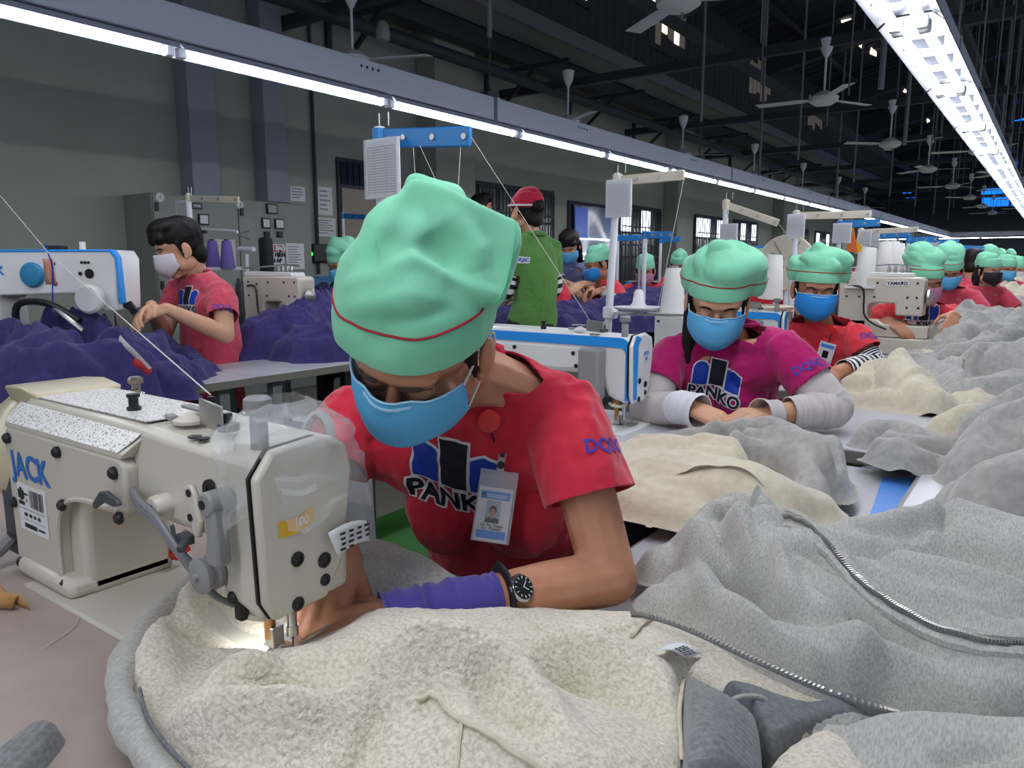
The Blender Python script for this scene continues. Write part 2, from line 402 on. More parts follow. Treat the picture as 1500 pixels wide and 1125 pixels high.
# longitudinal pipe with wall brackets
tag(MB().cyl((-5.62, BY, 3.46), (-5.62, FY, 3.46), .07).build('ceiling_pipe', 'steel_dark'), 'long dark pipe running under the ledge along the left wall', 'pipe')
for i, y in enumerate([3.0, 5.6, 8.3, 10.4, 12.6, 14.9, 17.5, 20.5]):
    t = thing('wall_bracket', 'dark triangular steel bracket under the long pipe, %s from the camera' % ORD[i], 'bracket', (WX, y, 3.4), 0, 'pipe brackets along the left wall')
    MB().span((WX, y-.03, 3.0), (WX+.05, y+.03, 3.72)).build('upright', 'steel_dark', t)
    MB().bar((WX, y, 3.68), (-5.1, y, 3.68), .05, .05).build('arm', 'steel_dark', t)
    MB().bar((WX+.03, y, 3.05), (-5.6, y, 3.66), .04, .04).build('brace', 'steel_dark', t)
# cross beams, rafters and purlins
for k in range(8):
    y = 4.95+3.7*k
    tag(MB().span((WX, y-.05, 3.44), (RX, y+.05, 3.54)).build('cross_beam', 'steel_dark', smooth=False), 'dark steel cross beam over the aisle, %s from the camera' % ORD[k], 'beam', 'cross beams under the roof')
for k in range(6):
    y = 7.1+4.6*k
    mb = MB(); mb.bar((-5.3, y, roof_z(-5.3)-.5), (RX-.1, y, roof_z(RX-.1)-.5), .25, .45); tag(mb.build('rafter', 'steel_dark', smooth=False), 'deep dark rafter under the sloping roof, %s from the camera' % ORD[k], 'rafter', 'rafters under the roof')
for k in range(7):
    x = -4.6+1.5*k
    tag(MB().span((x-.04, BY, roof_z(x)-.18), (x+.04, FY-.1, roof_z(x)-.08)).build('purlin', 'steel_dark', smooth=False), 'dark lengthways purlin under the roof, %s from the left wall' % ORD[k], 'purlin', 'purlins under the roof')
for k, (x, z, y0) in enumerate(((-4.2, 4.2, 6), (-1.4, 4.5, 8), (.4, 4.9, 8))):
    tag(MB().span((x-.05, y0, z-.06), (x+.05, FY, z+.06)).build('tie_beam', 'steel_dark', smooth=False), 'dark lengthways tie beam high under the roof, %s from the left' % ['first', 'second', 'third'][k], 'beam', 'tie beams under the roof')

# ---------------------------------------------------------------- lamps
def fixture(name, label, group, two):
    t = thing(name, label, 'light', (0, 0, 0), 0, group)
    xs = (-.042, .042) if two else (0,)
    if two:
        mb = MB(); prof = [(-.105, .012), (-.065, .045), (.065, .045), (.105, .012)]
        mb.grid([[(x, y, z) for x, z in prof] for y in (-.605, .605)]); mb.build('reflector', 'reflector', t, smooth=False, solid=.004)
        for y in (-.3, 0, .3): MB().span((-.07, y-.004, .0), (.07, y+.004, .035)).build('louvre', 'reflector', t, smooth=False)
    else:
        mb = MB(); prof = [(-.07, .0), (-.035, .035), (.035, .035), (.06, .01)]
        mb.grid([[(x, y, z) for x, z in prof] for y in (-.605, .605)]); mb.build('reflector', 'rail_grey', t, smooth=False, solid=.004)
    for x in xs:
        MB().cyl((x, -.565, 0), (x, .565, 0), .0165, n=10).build('tube', 'tube_glow', t)
        for s in (-1, 1): MB().box((x, s*.585, .004), (.04, .035, .045)).build('tube_holder', 'white_enamel', t, bevel=.006)
    return t
f1 = fixture('tube_light', 'bare fluorescent tube under the left-hand light rail', 'tubes of the left light row', False)
f1.location = (-3.05, 1.24, 2.07)
for k in range(-3, 24):
    lb_ = 'bare fluorescent tube of the left light row, '+(ORD[k]+' from the camera' if k >= 0 else 'behind the camera')
    if k: copy_tree(f1, (-3.05, 1.24+1.225*k, 2.07), label=lb_, group=f1['group'])
    else: f1['label'] = lb_
f2 = fixture('twin_tube_light', 'twin fluorescent tube trough in the right-hand light row', 'troughs of the right light row', True)
f2.location = (-.5, 1.24, 2.03)
for k in range(-4, 24):
    lb_ = 'twin fluorescent tube trough of the right light row, '+(ORD[k-1]+' from the camera' if k >= 1 else 'overhead or behind the camera')
    if k: copy_tree(f2, (-.5, 1.24+1.235*k, 2.03), label=lb_, group=f2['group'])
    else: f2['label'] = lb_
f3 = None
for k in range(5):
    o = copy_tree(f1, (-5.2+1.22*k, 29.2, 2.05), PI/2, 'fluorescent tube crossing the far end of the hall, %s from the left' % ['first', 'second', 'third', 'fourth', 'fifth'][k], 'tubes of the far light row')
tag(MB().span((-6, 29.13, 2.1), (.6, 29.27, 2.24)).build('light_rail', 'rail_grey', smooth=False), 'grey light rail crossing the far end of the hall', 'rail')
def rail(x, z0, z1, w, label, group, y0):
    for k in range(8):
        a = y0+4.3*k
        t = thing('light_rail', label+', %s length from the camera' % ORD[k], 'rail', (x, a, z0), 0, group)
        MB().span((x-w/2, a+.03, z0), (x+w/2, a+4.27, z1)).build('channel', 'rail_grey', t, bevel=.006)
        for q in (1.07, 3.2):
            mb = MB()
            for d in (-.06, -.02, .02, .06): mb.cyl((x+w/2, a+q+d, z1-.04), (x+w/2+.002, a+q+d, z1-.04), .008, n=8)
            o = mb.build('slot_holes', 'black', t); o['kind'] = 'stuff'
        MB().span((x-w/2-.004, a+.0, z0-.003), (x+w/2+.004, a+.03, z1+.003)).build('joint_plate', 'rail_grey', t, bevel=.003)
rail(-3.05, 2.11, 2.25, .12, 'long grey channel carrying the left light row', 'channels of the left light row', -4.6)
rail(-.5, 2.085, 2.2, .12, 'long grey channel carrying the right light row', 'channels of the right light row', -4.6)
for k in range(8):
    y = 4.0+3.5*k
    t = thing('hanger_rod', 'pale rod and chain holding the left light channel, %s from the camera' % ORD[k], 'hanger', (-3.05, y, 2.25), 0, 'hangers of the left light row')
    MB().cyl((-3.05, y, 2.62), (-3.05, y, roof_z(-3.05)-.1), .016, n=8).build('rod', 'steel_grey', t)
    mb = MB()
    for j in range(6): mb.cyl((-3.05+.006*(-1)**j, y, 2.3+.055*j), (-3.05-.006*(-1)**j, y, 2.355+.055*j), .006, n=6)
    mb.build('chain', 'steel_dark', t)
    MB().box((-3.05, y, 2.27), (.07, .12, .035)).build('clamp', 'steel_dark', t, bevel=.005)
for k in range(18):
    y = 3.2+1.235*k
    tag(MB().cyl((-.5, y, 2.2), (-.5, y, roof_z(-.5)), .006, n=6).build('hanger_wire', 'steel_grey'), 'thin wire holding the right light channel, %s from the camera' % ORD[k], 'wire', 'wires of the right light row')
rng = random.Random(3)
for k in range(26):
    x = rng.uniform(-2.6, -.9); y = 5+k*.95
    tag(MB().cyl((x, y, 2.55+rng.random()*.5), (x, y, roof_z(x)), .007, n=6).build('drop_wire', 'steel_grey'), 'thin wire dangling between the two light rows, %s from the camera' % ORD[k], 'wire', 'wires dangling from the roof')
for k, (x, y) in enumerate(((-1.5, 9.5), (-.9, 14), (-1.0, 18), (-1.2, 6.4), (-3.9, 12), (-3.9, 17))):
    tag(MB().cyl((x, y, 2.5), (x, y, roof_z(x)), .022, n=8).build('drop_rod', 'steel_grey'), 'thicker grey conduit dropping from the roof %s' % ['left of the third aisle fan', 'near the right light row at mid hall', 'far along the right light row', 'before the second aisle fan', 'right of the left light row', 'far along the left light row'][k], 'pipe', 'conduits dropping from the roof')

# ---------------------------------------------------------------- ceiling fans at rest
def fan():
    t = thing('ceiling_fan', 'white ceiling fan on a long rod, nearest of the fans over the aisle', 'fan', (0, 0, 0))
    MB().lathe([(.035, .62), (.075, .6), (.06, .5), (.02, .42)], n=16).build('canopy', 'white_enamel', t)
    MB().cyl((0, 0, .08), (0, 0, .5), .012).build('rod', 'white_enamel', t)
    MB().lathe([(.0, -.06), (.09, -.055), (.145, -.02), (.15, .02), (.1, .055), (.03, .09)], n=24).build('motor', 'white_enamel', t)
    for k in range(3):
        a = 2*PI*k/3+.4; d = Vector((math.cos(a), math.sin(a), 0)); s = Vector((-d.y, d.x, .12))
        MB().prism([(.15, -.03), (.25, -.06), (.68, -.065), (.7, .05), (.25, .045), (.15, .03)], (0, 0, 0), d, s, .006).build('blade', 'white_enamel', t, smooth=False)
    return t
fp = fan(); fp.location = (-2.2, 4.95, 2.92)
lab = ['second', 'third', 'fourth', 'fifth', 'sixth', 'seventh', 'eighth']
for k in range(1, 8): copy_tree(fp, (-2.2+.03*k, 4.95+3.7*k, 2.92), .7*k, 'white ceiling fan, %s of the fans over the aisle from the front' % lab[k-1])
for k in range(7): copy_tree(fp, (-5.05, 4.7+3.5*k, 2.92), 1.1*k, 'white ceiling fan, %s of the fans near the left wall from the front' % (['first']+lab)[k])
for k in range(1, 7): copy_tree(fp, (-1.2+.05*k, 10.2+3.7*k, 2.92), .9*k, 'white ceiling fan, %s of the fans beside the right light row' % (['first']+lab)[k-1])
t = thing('hanging_lamp', 'small dark caged lamp hanging under the ledge', 'lamp', P(561, 50, 6.0))
q = P(561, 50, 6.0); MB().lathe([(.02, .1), (.045, .07), (.06, 0), (.05, -.05), (.0, -.06)], q, n=14).build('shade', 'plastic_grey', t); MB().cyl(q+[0, 0, .1], q+[0, 0, .45], .006).build('cord', 'black', t)

# ---------------------------------------------------------------- windows in the left wall
def window(i, y0, y1, z0, z1, lit, kind):
    f = struct(MB().span((WX-.02, y0-.06, z0-.06), (WX+.04, y1+.06, z1+.06)).build('window_%d' % i, 'steel_dark', smooth=False))
    def part(name, mb, m, **k): return mb.build(name, m, f, **k)
    nx = 4 if y1-y0 > .9 else 2
    wy = (y1-y0)/nx; rows = 3 if kind != 'louvre' else 1; wz = (z1-z0)/rows
    for a in range(nx):
        for b in range(rows):
            l = (a, b) in lit
            part('pane', MB().span((WX+.04, y0+a*wy+.02, z0+b*wz+.02), (WX+.046, y0+(a+1)*wy-.02, z0+(b+1)*wz-.02)), 'sky_pane' if l else 'window_dark', smooth=False)
    for a in range(nx*3+1): part('bar', MB().cyl((WX+.075, y0+a*(y1-y0)/(nx*3), z0), (WX+.075, y0+a*(y1-y0)/(nx*3), z1), .009, n=6), 'steel_dark')
    for b in range(5): part('cross_bar', MB().span((WX+.066, y0, z0+b*(z1-z0)/4-.01), (WX+.086, y1, z0+b*(z1-z0)/4+.01)), 'steel_dark', smooth=False)
    return f
f = struct(MB().span((WX-.02, 5.66, 1.42), (WX+.03, 6.6, 2.34)).build('window_1', 'steel_dark', smooth=False))
for k in range(10): MB().span((WX+.03, 5.7+k*.088, 2.06), (WX+.05, 5.76+k*.088, 2.30)).build('louvre', 'denim', f, smooth=False)
MB().span((WX+.03, 5.7, 1.48), (WX+.045, 6.56, 2.02)).build('blind', 'card_tan', f, smooth=False)
for k in range(5): MB().cyl((WX+.06, 5.75+k*.19, 1.1), (WX+.06, 5.75+k*.19, 1.45), .012).build('bar', 'white_enamel', f)
window(2, 8.05, 9.9, .95, 2.24, [], 'grid')
f = struct(MB().span((WX-.02, 10.4, .95), (WX+.03, 12.0, 2.2)).build('window_3', 'steel_dark', smooth=False))
mb = MB(); mb.grid([[(WX+.06+.02*math.sin(9*u+3*v), 10.5+1.42*u, 1.0+1.14*v) for u in np.linspace(0, 1, 16)] for v in np.linspace(0, 1, 14)])
mb.build('plastic_sheet', mat('sheet_film', 'aab4c6', .15, coat=.6, col2='8d95a8', nscale=3), f)
MB().span((WX+.088, 10.5, 1.62), (WX+.094, 10.9, 2.1)).build('blue_film', mat('film_blue', '3b62c8', .3, emit=.15), f, smooth=False)
for z in (1.18, 1.27, 1.36, 1.6): MB().span((WX+.085, 10.5, z), (WX+.091, 11.92, z+.025)).build('light_slit', 'sky_pane', f, smooth=False)
window(4, 12.15, 13.75, .9, 2.2, [(2, 2), (0, 2)], 'grid')
window(5, 15.6, 17.2, .9, 2.2, [(0, 2), (1, 2), (3, 2)], 'grid')
window(6, 18.0, 19.6, .9, 2.2, [(1, 2), (3, 2)], 'grid')
window(7, 22.5, 24.5, .9, 2.2, [(0, 2), (1, 2), (1, 1)], 'grid')
window(8, 25.5, 27.2, .9, 2.2, [(0, 2), (3, 2)], 'grid')
# clerestory windows: broken slats with daylight behind
for i, (y0, y1, z0, z1) in enumerate(((5.4, 6.6, 4.75, 5.5), (8.6, 9.3, 4.55, 5.6), (11.0, 12.4, 4.5, 5.6), (15.6, 17, 4.5, 5.4), (20, 21.4, 4.5, 5.4))):
    f = struct(MB().span((-5.4, y0, z0), (-5.37, y1, z1)).build('window_%d' % (i+9), 'steel_dark', smooth=False))
    nn = 6; r2 = random.Random(i)
    for k in range(nn):
        a = y0+(y1-y0)*k/nn; zz = z0+.06+r2.random()*.25*(z1-z0)
        MB().span((-5.37, a+.02, zz), (-5.36, a+(y1-y0)/nn-.03, z1-.05-r2.random()*.2)).build('pane', 'dim_pane' if k % 2 or i > 2 else 'warm_pane', f, smooth=False)
# skylight slits in the roof and blue-lit panes at the far gable
def on_roof(x, y):
    d = ray(x, y); c = CAM; k = .22   # z = 5.7+(x+5.4)k
    t = (5.7+(c[0]+5.4)*k-.07-c[2])/(d[2]-d[0]*k); return c+d*t
for i, tri in enumerate((((1232, 32), (1246, 29), (1256, 42), (1240, 41)), ((1240, 44), (1252, 40), (1256, 46)), ((1250, 60), (1263, 58), (1262, 71)), ((1276, 71), (1284, 78), (1284, 83), (1274, 79)), ((1298, 118), (1314, 115), (1313, 131)), ((1323, 135), (1331, 137), (1325, 131)), ((1343, 170), (1349, 169), (1347, 176)), ((1357, 172), (1362, 178), (1358, 180)))):
    c = [Vector(on_roof(*q)) for q in tri]; n_ = len(c)
    mb = MB(); mb.add(c+[q+Vector((0, 0, .03)) for q in c], [tuple(range(n_)), tuple(range(2*n_-1, n_-1, -1))]+[(i_, (i_+1) % n_, n_+(i_+1) % n_, n_+i_) for i_ in range(n_)])
    struct(mb.build('window_%d' % (i+14), 'warm_pane', smooth=False))
for i, (a, b) in enumerate((((1440, 95), (1500, 120)), ((1440, 150), (1500, 168)), ((1437, 274), (1500, 284)), ((1438, 284), (1500, 299)), ((1322, 276), (1336, 285)), ((1326, 288), (1342, 296)))):
    p, q = on_Y(a[0], a[1], FY), on_Y(b[0]+120, b[1], FY) if b[0] == 1500 else on_Y(b[0], b[1], FY)
    f = struct(MB().span((p[0], FY-.05, q[2]), (q[0], FY, p[2])).build('window_%d' % (i+22), 'steel_dark', smooth=False))
    nx = max(2, int(abs(q[0]-p[0])/.8)); r2 = random.Random(i+5)
    for k in range(nx):
        a_ = p[0]+(q[0]-p[0])*k/nx
        MB().span((a_+.03, FY-.06, q[2]+.05), (a_+(q[0]-p[0])/nx-.03, FY-.05, p[2]-.05)).build('pane', 'blue_pane', f, smooth=False)

# ---------------------------------------------------------------- electrical cabinet and notices
CX = -5.95
def cab(x, y): q = on_X(x, y, CX); return q[1], q[2]
t = thing('electrical_cabinet', 'large grey electrical cabinet with doors and meters against the left wall', 'cabinet', (CX-.22, 4.1, 0))
MB().span((WX, 3.334, 0), (CX-.02, 4.93, 1.775)).build('body', 'cabinet_grey', t, bevel=.006)
for y0, y1 in ((3.34, 4.115), (4.125, 4.92)):
    d = MB().span((CX-.02, y0, .12), (CX, y1, 1.765)).build('door', 'cabinet_grey', t, bevel=.005)
    for z in (.4, 1.0, 1.63): MB().span((CX, y0+.01, z), (CX+.015, y0+.04, z+.07)).build('hinge', 'black', d, bevel=.003)
    MB().span((CX, y1-.05, .95), (CX+.02, y1-.03, 1.08)).build('handle', 'plastic_dark', d, bevel=.003)
def cabrect(name, x0, y0, x1, y1, m, th=.02, inner=None, x=CX):
    a, b = cab(x0, y0); c, e = cab(x1, y1)
    o = MB().span((x, a, e), (x+th, c, b)).build(name, m, t, bevel=.003)
    if inner: MB().span((x+th, a+.012, e+.012), (x+th+.003, c-.012, b-.012)).build('dial', inner, o, smooth=False)
    return o
for r in ((289, 313, 305, 330), (382, 319, 395, 335), (401, 320, 415, 336)): cabrect('meter', *r, 'black', .02, 'paper')
cabrect('display', 389, 298, 405, 314, 'black', .02, 'window_dark'); cabrect('display', 279, 297, 295, 307, 'black', .015, 'window_dark')
for r in ((386, 339, 393, 348), (405, 339, 412, 348), (296, 336, 301, 342)): cabrect('switch', *r, 'black', .03)
for x, y in ((234, 289), (351, 300)):
    a, b = cab(x, y); MB().cyl((CX, a, b), (CX+.006, a, b), .036, n=20).build('round_tag', 'paper', t)
    decal(text_mesh('1' if x < 300 else '2', .05), (CX+.006, a, b), (0, 1, 0), (0, 0, 1), 'tag_number', 'print_black', t)
def notice(label, x0, y0, x1, y1, m, X=CX, lines=6, hdr=None, txt=None, name='notice'):
    a = on_X(x0, y0, X); c = on_X(x1, y1, X)
    o = MB().span((X+.001, a[1], c[2]), (X+.005, c[1], a[2])).build(name, m, smooth=False); tag(o, label, 'notice')
    XF[o.name] = Matrix.Identity(4)
    W_ = c[1]-a[1]; H_ = a[2]-c[2]
    if hdr: MB().span((X+.005, a[1]+.02*W_, a[2]-.36*H_), (X+.006, c[1]-.02*W_, a[2]-.05*H_)).build('header', hdr, o, smooth=False)
    if txt:
        for s, fz, sz, m_ in txt: decal(text_mesh(s, sz, .004), (X+.0062, (a[1]+c[1])/2, a[2]-fz*H_), (0, 1, 0), (0, 0, 1), 'lettering', m_, o)
    elif lines:
        r2 = random.Random(x0)
        rs = [(a[1]+.1*W_, a[2]-(.12+.8*k/lines)*H_-.3*H_/lines, a[1]+W_*r2.uniform(.6, .9), a[2]-(.12+.8*k/lines)*H_) for k in range(lines)]
        decal(rects2(rs), (X+.005, 0, 0), (0, 1, 0), (0, 0, 1), 'print_lines', 'plastic_grey', o)
    return o
notice('red and white electrical danger sign on the cabinet door', 381, 357, 417, 388, 'paper', txt=[('CẢNH BÁO', .2, .055, 'print_white'), ('NGUY HIỂM', .52, .05, 'print_navy'), ('ĐIỆN ÁP', .8, .05, 'print_navy')], hdr='sign_red', name='warning_sign')
notice('white sheet taped on the cabinet right of the danger sign', 418, 356, 446, 394, 'paper', lines=8)
notice('white sheet on the cabinet behind the purple thread cones', 307, 350, 346, 390, 'paper_cream', lines=0)
notice('pale sheet low on the cabinet door left of the seated man', 234, 372, 252, 401, 'paper', lines=4)
notice('white sheet with green header on the wall right of the cabinet', 465, 273, 487, 316, 'paper', WX, 5)
notice('plain white list pinned below the green-headed sheet', 462, 318, 492, 347, 'paper', WX, 6)
notice('pale sheet on the wall above the cabinet top right corner', 424, 272, 447, 296, 'paper', WX, 4)
t2 = thing('switch_box', 'black wall switch box with a green light beside the cabinet', 'box', on_X(460, 370, WX))
a, b = on_X(450, 357, WX), on_X(484, 384, WX)
MB().span((WX, a[1], b[2]), (WX+.1, b[1], a[2])).build('case', 'black', t2, bevel=.01)
q = on_X(456, 372, WX+.1); MB().ell(q, (.01, .02, .02)).build('pilot_light', mat('led_green', '30ff50', .3, emit=2), t2)
# ================================================================ tables, stools
def table(name, label, x0, x1, y0, y1, z, m='laminate', group=None, legs=True, skirt=False):
    t = thing(name, label, 'table', ((x0+x1)/2, (y0+y1)/2, 0), 0, group)
    MB().span((x0, y0, z-.028), (x1, y1, z)).build('tabletop', m, t, smooth=False, bevel=.004)
    mb = MB(); e = .006
    mb.span((x0-e, y0-e, z-.034), (x1+e, y0+.001, z-.004)).span((x0-e, y1-.001, z-.034), (x1+e, y1+e, z-.004)).span((x0-e, y0, z-.034), (x0+.001, y1, z-.004)).span((x1-.001, y0, z-.034), (x1+e, y1, z-.004))
    mb.build('edge_strip', 'edge_band', t, smooth=False)
    if legs:
        for y in (y0+.12, y1-.12):
            for x in (x0+.06, x1-.06): MB().span((x-.022, y-.022, 0), (x+.022, y+.022, z-.03)).build('leg', 'steel_grey', t, bevel=.004)
            MB().span((x0+.06, y-.02, .12), (x1-.06, y+.02, .16)).build('stretcher', 'steel_grey', t, bevel=.004)
        MB().span(((x0+x1)/2-.02, y0+.12, z-.075), ((x0+x1)/2+.02, y1-.12, z-.03)).build('rail', 'cream_metal', t, bevel=.004)
    return t
# left line: long chute table with purple knitwear, and sewing stands behind it
for k in range(5):
    y0 = -.6+2.45*k
    table('chute_table', 'long white laminate table carrying purple garments, %s segment from the camera' % ['nearest', 'second', 'third', 'fourth', 'fifth'][k], -3.05, -2.6, y0, y0+2.44, TZ, group='white chute table segments of the left line')
for k in range(5):
    y0 = 1.15+1.55*k
    table('sewing_stand', 'white sewing stand of the left line, %s from the camera' % ['nearest', 'second', 'third', 'fourth', 'fifth'][k], -4.25, -3.07, y0, y0+.62, TZ, group='sewing stands of the left line')
# right line
table('sewing_stand', 'pale pinkish sewing stand under the nearest cream machine', -1.7, -.215, -.35, .80, TZ, 'laminate_pink')
table('wing_table', 'low white side shelf right of the woman sewing nearest, with a blue panel', -.55, -.215, .83, 1.90, TZ-.03)
q0 = on_z(1290, 790, TZ-.03); b = tag(MB().add([on_z(1262, 790, TZ-.0295), on_z(1330, 770, TZ-.0295), on_z(1339, 700, TZ-.0295), on_z(1293, 699, TZ-.0295), on_z(1262, 790, TZ-.028), on_z(1330, 770, TZ-.028), on_z(1339, 700, TZ-.028), on_z(1293, 699, TZ-.028)], [(4, 5, 6, 7), (0, 1, 5, 4), (1, 2, 6, 5), (2, 3, 7, 6), (3, 0, 4, 7)]).build('blue_panel', mat('panel_blue', '4f8fe0', .5), smooth=False), 'flat blue panel lying on the low white shelf', 'panel')
for k in range(9):
    y0 = -.35+1.25*k
    table('centre_table', 'white middle table under the grey fleece heaps, %s segment from the camera' % ['nearest', 'second', 'third', 'fourth', 'fifth', 'sixth', 'seventh', 'eighth', 'ninth'][k], -.2, .9, y0, y0+1.245, TZ, group='middle tables of the right line')
for k in range(7):
    y0 = 1.45+1.3*k
    table('sewing_stand', 'white sewing stand of the right line before worker %s' % ['in magenta shirt', 'in coral with striped cuffs', 'with the pink mask', 'with pale blue mask', 'with the black mask', 'far down the line', 'farthest down the line'][k], -1.75, -.57, y0, y0+.6, TZ, group='sewing stands of the right line')
    table('wing_table', 'white side table right of worker %s' % ['in magenta shirt', 'in coral shirt with striped cuffs', 'with the pink mask', 'with pale blue mask', 'with the black mask', 'far down the line', 'farthest down the line'][k], -.55 if k < 2 else -.4, -.215, 1.95+1.3*k, 3.2+1.3*k, TZ, group='side tables of the right line')
def stool(label, x, y, rz=0, proto=[]):
    if proto: return copy_tree(proto[0], (x, y, 0), rz, label, 'stools of the sewers')
    t = thing('stool', label, 'stool', (0, 0, 0), 0, 'stools of the sewers')
    MB().span((-.2, -.15, .42), (.2, .15, .45)).build('seat', 'cream_metal', t, bevel=.008)
    for a in (-.17, .17):
        for c in (-.12, .12): MB().span((a-.015, c-.015, 0), (a+.015, c+.015, .42)).build('leg', 'steel_grey', t, bevel=.003)
    for a in (-.17, .17): MB().span((a-.01, -.12, .15), (a+.01, .12, .18)).build('stretcher', 'steel_grey', t)
    t.location = (x, y, 0); proto.append(t); return t
# ================================================================ sewing machines
def arc(cx, cz, r, a0, a1, n=6): return [(cx+r*math.cos(math.radians(a0+(a1-a0)*k/n)), cz+r*math.sin(math.radians(a0+(a1-a0)*k/n))) for k in range(n+1)]
def lockstitch(loc, name, label, body='machine_cream', stripe=False, detail=True):
    # needle at the local origin, arm running to -x, rear side at -y, z = 0 on the bed
    t = thing(name, label, 'sewing machine', loc)
    O = Vector(loc); X = Vector((1, 0, 0)); Z = Vector((0, 0, 1)); Y = Vector((0, 1, 0))
    def L(*p): return O+Vector(p)
    def span(a, b): return MB().span(L(*a), L(*b))
    bed = span((-.455, -.11, -.045), (.055, .075, .004)).build('bed', 'machine_plate' if not stripe else body, t, bevel=.004)
    span((-.03, -.02, .004), (.03, .03, .006)).build('needle_plate', 'steel', bed, bevel=.002)
    # arm and pillar: side outline pushed through the depth
    out = [(-.50, .0), (-.335, .0), (-.335, .095)] + arc(-.285, .098, .05, 180, 90)[1:] + [(-.05, .15), (-.035, .135), (-.02, .09), (.048, .072), (.052, .24), (.046, .255), (-.10, .258), (-.20, .263), (-.47, .264), (-.50, .25)]
    ym, yp = (-.075, .05) if not stripe else (-.07, .05)
    arm = MB().prism(out, L(0, yp, 0), X, Z, yp-ym).build('arm', body, t, bevel=.012 if not stripe else .022, seg=3)
    # rear cover plate with the maker's name
    if not stripe:
        cov = [(-.512, .0), (-.39, .0), (-.375, .01), (-.372, .09)] + arc(-.32, .092, .052, 180, 95)[1:] + [(-.20, .148), (-.183, .155), (-.178, .212), (-.19, .222), (-.505, .222), (-.514, .21)]
        c = MB().prism(cov, L(0, -.072, 0), X, Z, .02).build('rear_cover', 'machine_plate', t, bevel=.005, seg=3)
        for x, z in ((-.498, .205), (-.345, .207), (-.2, .203), (-.195, .148), (-.345, .135), (-.5, .11), (-.36, .02), (-.495, .02)):
            s = MB().lathe([(.008, 0), (.008, .004), (.005, .007)], L(x, -.0925, z), frame((0, -1, 0)), 10).build('screw', 'black', c)
        decal(text_mesh('JACK', .05, .0013, shear=-.12, spacing=1.0), L(-.437, -.0925, .168), (1, 0, 0), (0, 0, 1), 'maker_name', 'logo_blue', c)
        lab = span((-.484, -.0935, .075), (-.397, -.0925, .143)).build('sticker', 'paper', c, smooth=False)
        rs = []; r2 = random.Random(4); x = -.445
        while x < -.402: wd = r2.choice((.001, .0015, .0025)); rs.append((x, .112, x+wd, .138)); x += wd+r2.choice((.001, .0018))
        rs += [(-.482, .107, -.399, .1078), (-.47, .092, -.399, .0926), (-.468, .080, -.43, .0865), (-.425, .082, -.405, .085), (-.466, .097, -.456, .102), (-.45, .097, -.442, .102), (-.436, .097, -.43, .102), (-.424, .097, -.416, .102), (-.46, .128, -.45, .131), (-.456, .118, -.453, .123),
               (-.481, .121, -.4755, .134), (-.4745, .119, -.4685, .138), (-.4675, .121, -.462, .134), (-.481, .1125, -.462, .118)]
        decal(rects2(rs), L(0, -.0935, 0), (1, 0, 0), (0, 0, 1), 'sticker_print', 'print_black', lab)
        rib = spline([L(-.372, -.0915, .0), L(-.371, -.0915, .09), L(-.345, -.0915, .135), L(-.29, -.0915, .152), L(-.2, -.0915, .155)], 6)
        MB().tube(rib, .0035, 6).build('cover_rim', 'machine_plate', c)
        # foil-like sparkling film on the upper faces
        f = MB(); f.span(L(-.455, -.068, .2645), L(-.165, .03, .266)); f.build('top_film', 'foil', t, smooth=False)
        f2 = MB(); f2.add([L(-.505, -.0925, .2285), L(-.19, -.0925, .2285), L(-.165, -.0745, .2515), L(-.49, -.0745, .2555)], [(0, 1, 2, 3)]); f2.build('rear_film', 'foil', t, smooth=False, solid=.0015)
        MB().loft([[L(x, -.092, .221), L(x, -.072, .221), L(x+s_, -.072, .25), L(x+s_*.2, -.092, .227)] for x, s_ in ((-.51, .02), (-.185, .025))]).build('rear_ledge', body, t, bevel=.001)
    else:
        cov = [(-.5, .02), (-.36, .02), (-.36, .1)] + arc(-.3, .1, .06, 180, 90)[1:] + [(-.15, .16), (-.1, .165), (-.09, .2), (-.1, .222), (-.5, .222)]
        c = MB().prism(cov, L(0, -.067, 0), X, Z, .012).build('rear_cover', body, t, bevel=.004)
        for x, z in ((-.32, .21), (-.12, .205), (-.11, .17), (-.48, .2), (-.3, .155)): MB().lathe([(.006, 0), (.006, .003)], L(x, -.0795, z), frame((0, -1, 0)), 10).build('screw', 'black', c)
        st = [(-.5, .228), (.0, .228)]+arc(.018, .208, .02, 90, 0)+[(.038, .085), (.052, .085)]+[(.052, .225)]+arc(.022, .225, .03, 0, 90)[1:]+[(-.5, .255)]
        MB().prism(st, L(0, -.071, 0), X, Z, .003).build('blue_stripe', 'blue_stripe', t, bevel=.001)
    # head: face plate at the needle end
    zb, zt = .076, .258
    fp = []
    for y, z in ((-.066, .078), (-.078, .1), (-.082, .235), (-.06, .262), (0, .266), (.038, .252), (.046, .22), (.03, .12), (.004, .08)): fp.append((y, z))
    hd = MB().prism(fp, L(.05, 0, 0), Y, Z, .012).build('face_plate', body, t, bevel=.005, seg=3)
    MB().prism([(y*1.01, z) for y, z in fp], L(.0465, 0, 0), Y, Z, .0035).build('face_gap', 'black', t)
    for y, z, r in ((-.036, .138, .0085), (.0, .125, .009), (.0, .102, .007), (-.038, .088, .008)):
        MB().lathe([(r, 0), (r, .0012), (r*.7, .0012), (r*.65, -.003)], L(.0622, y, z), frame((1, 0, 0)), 14).build('hole', 'black', hd)
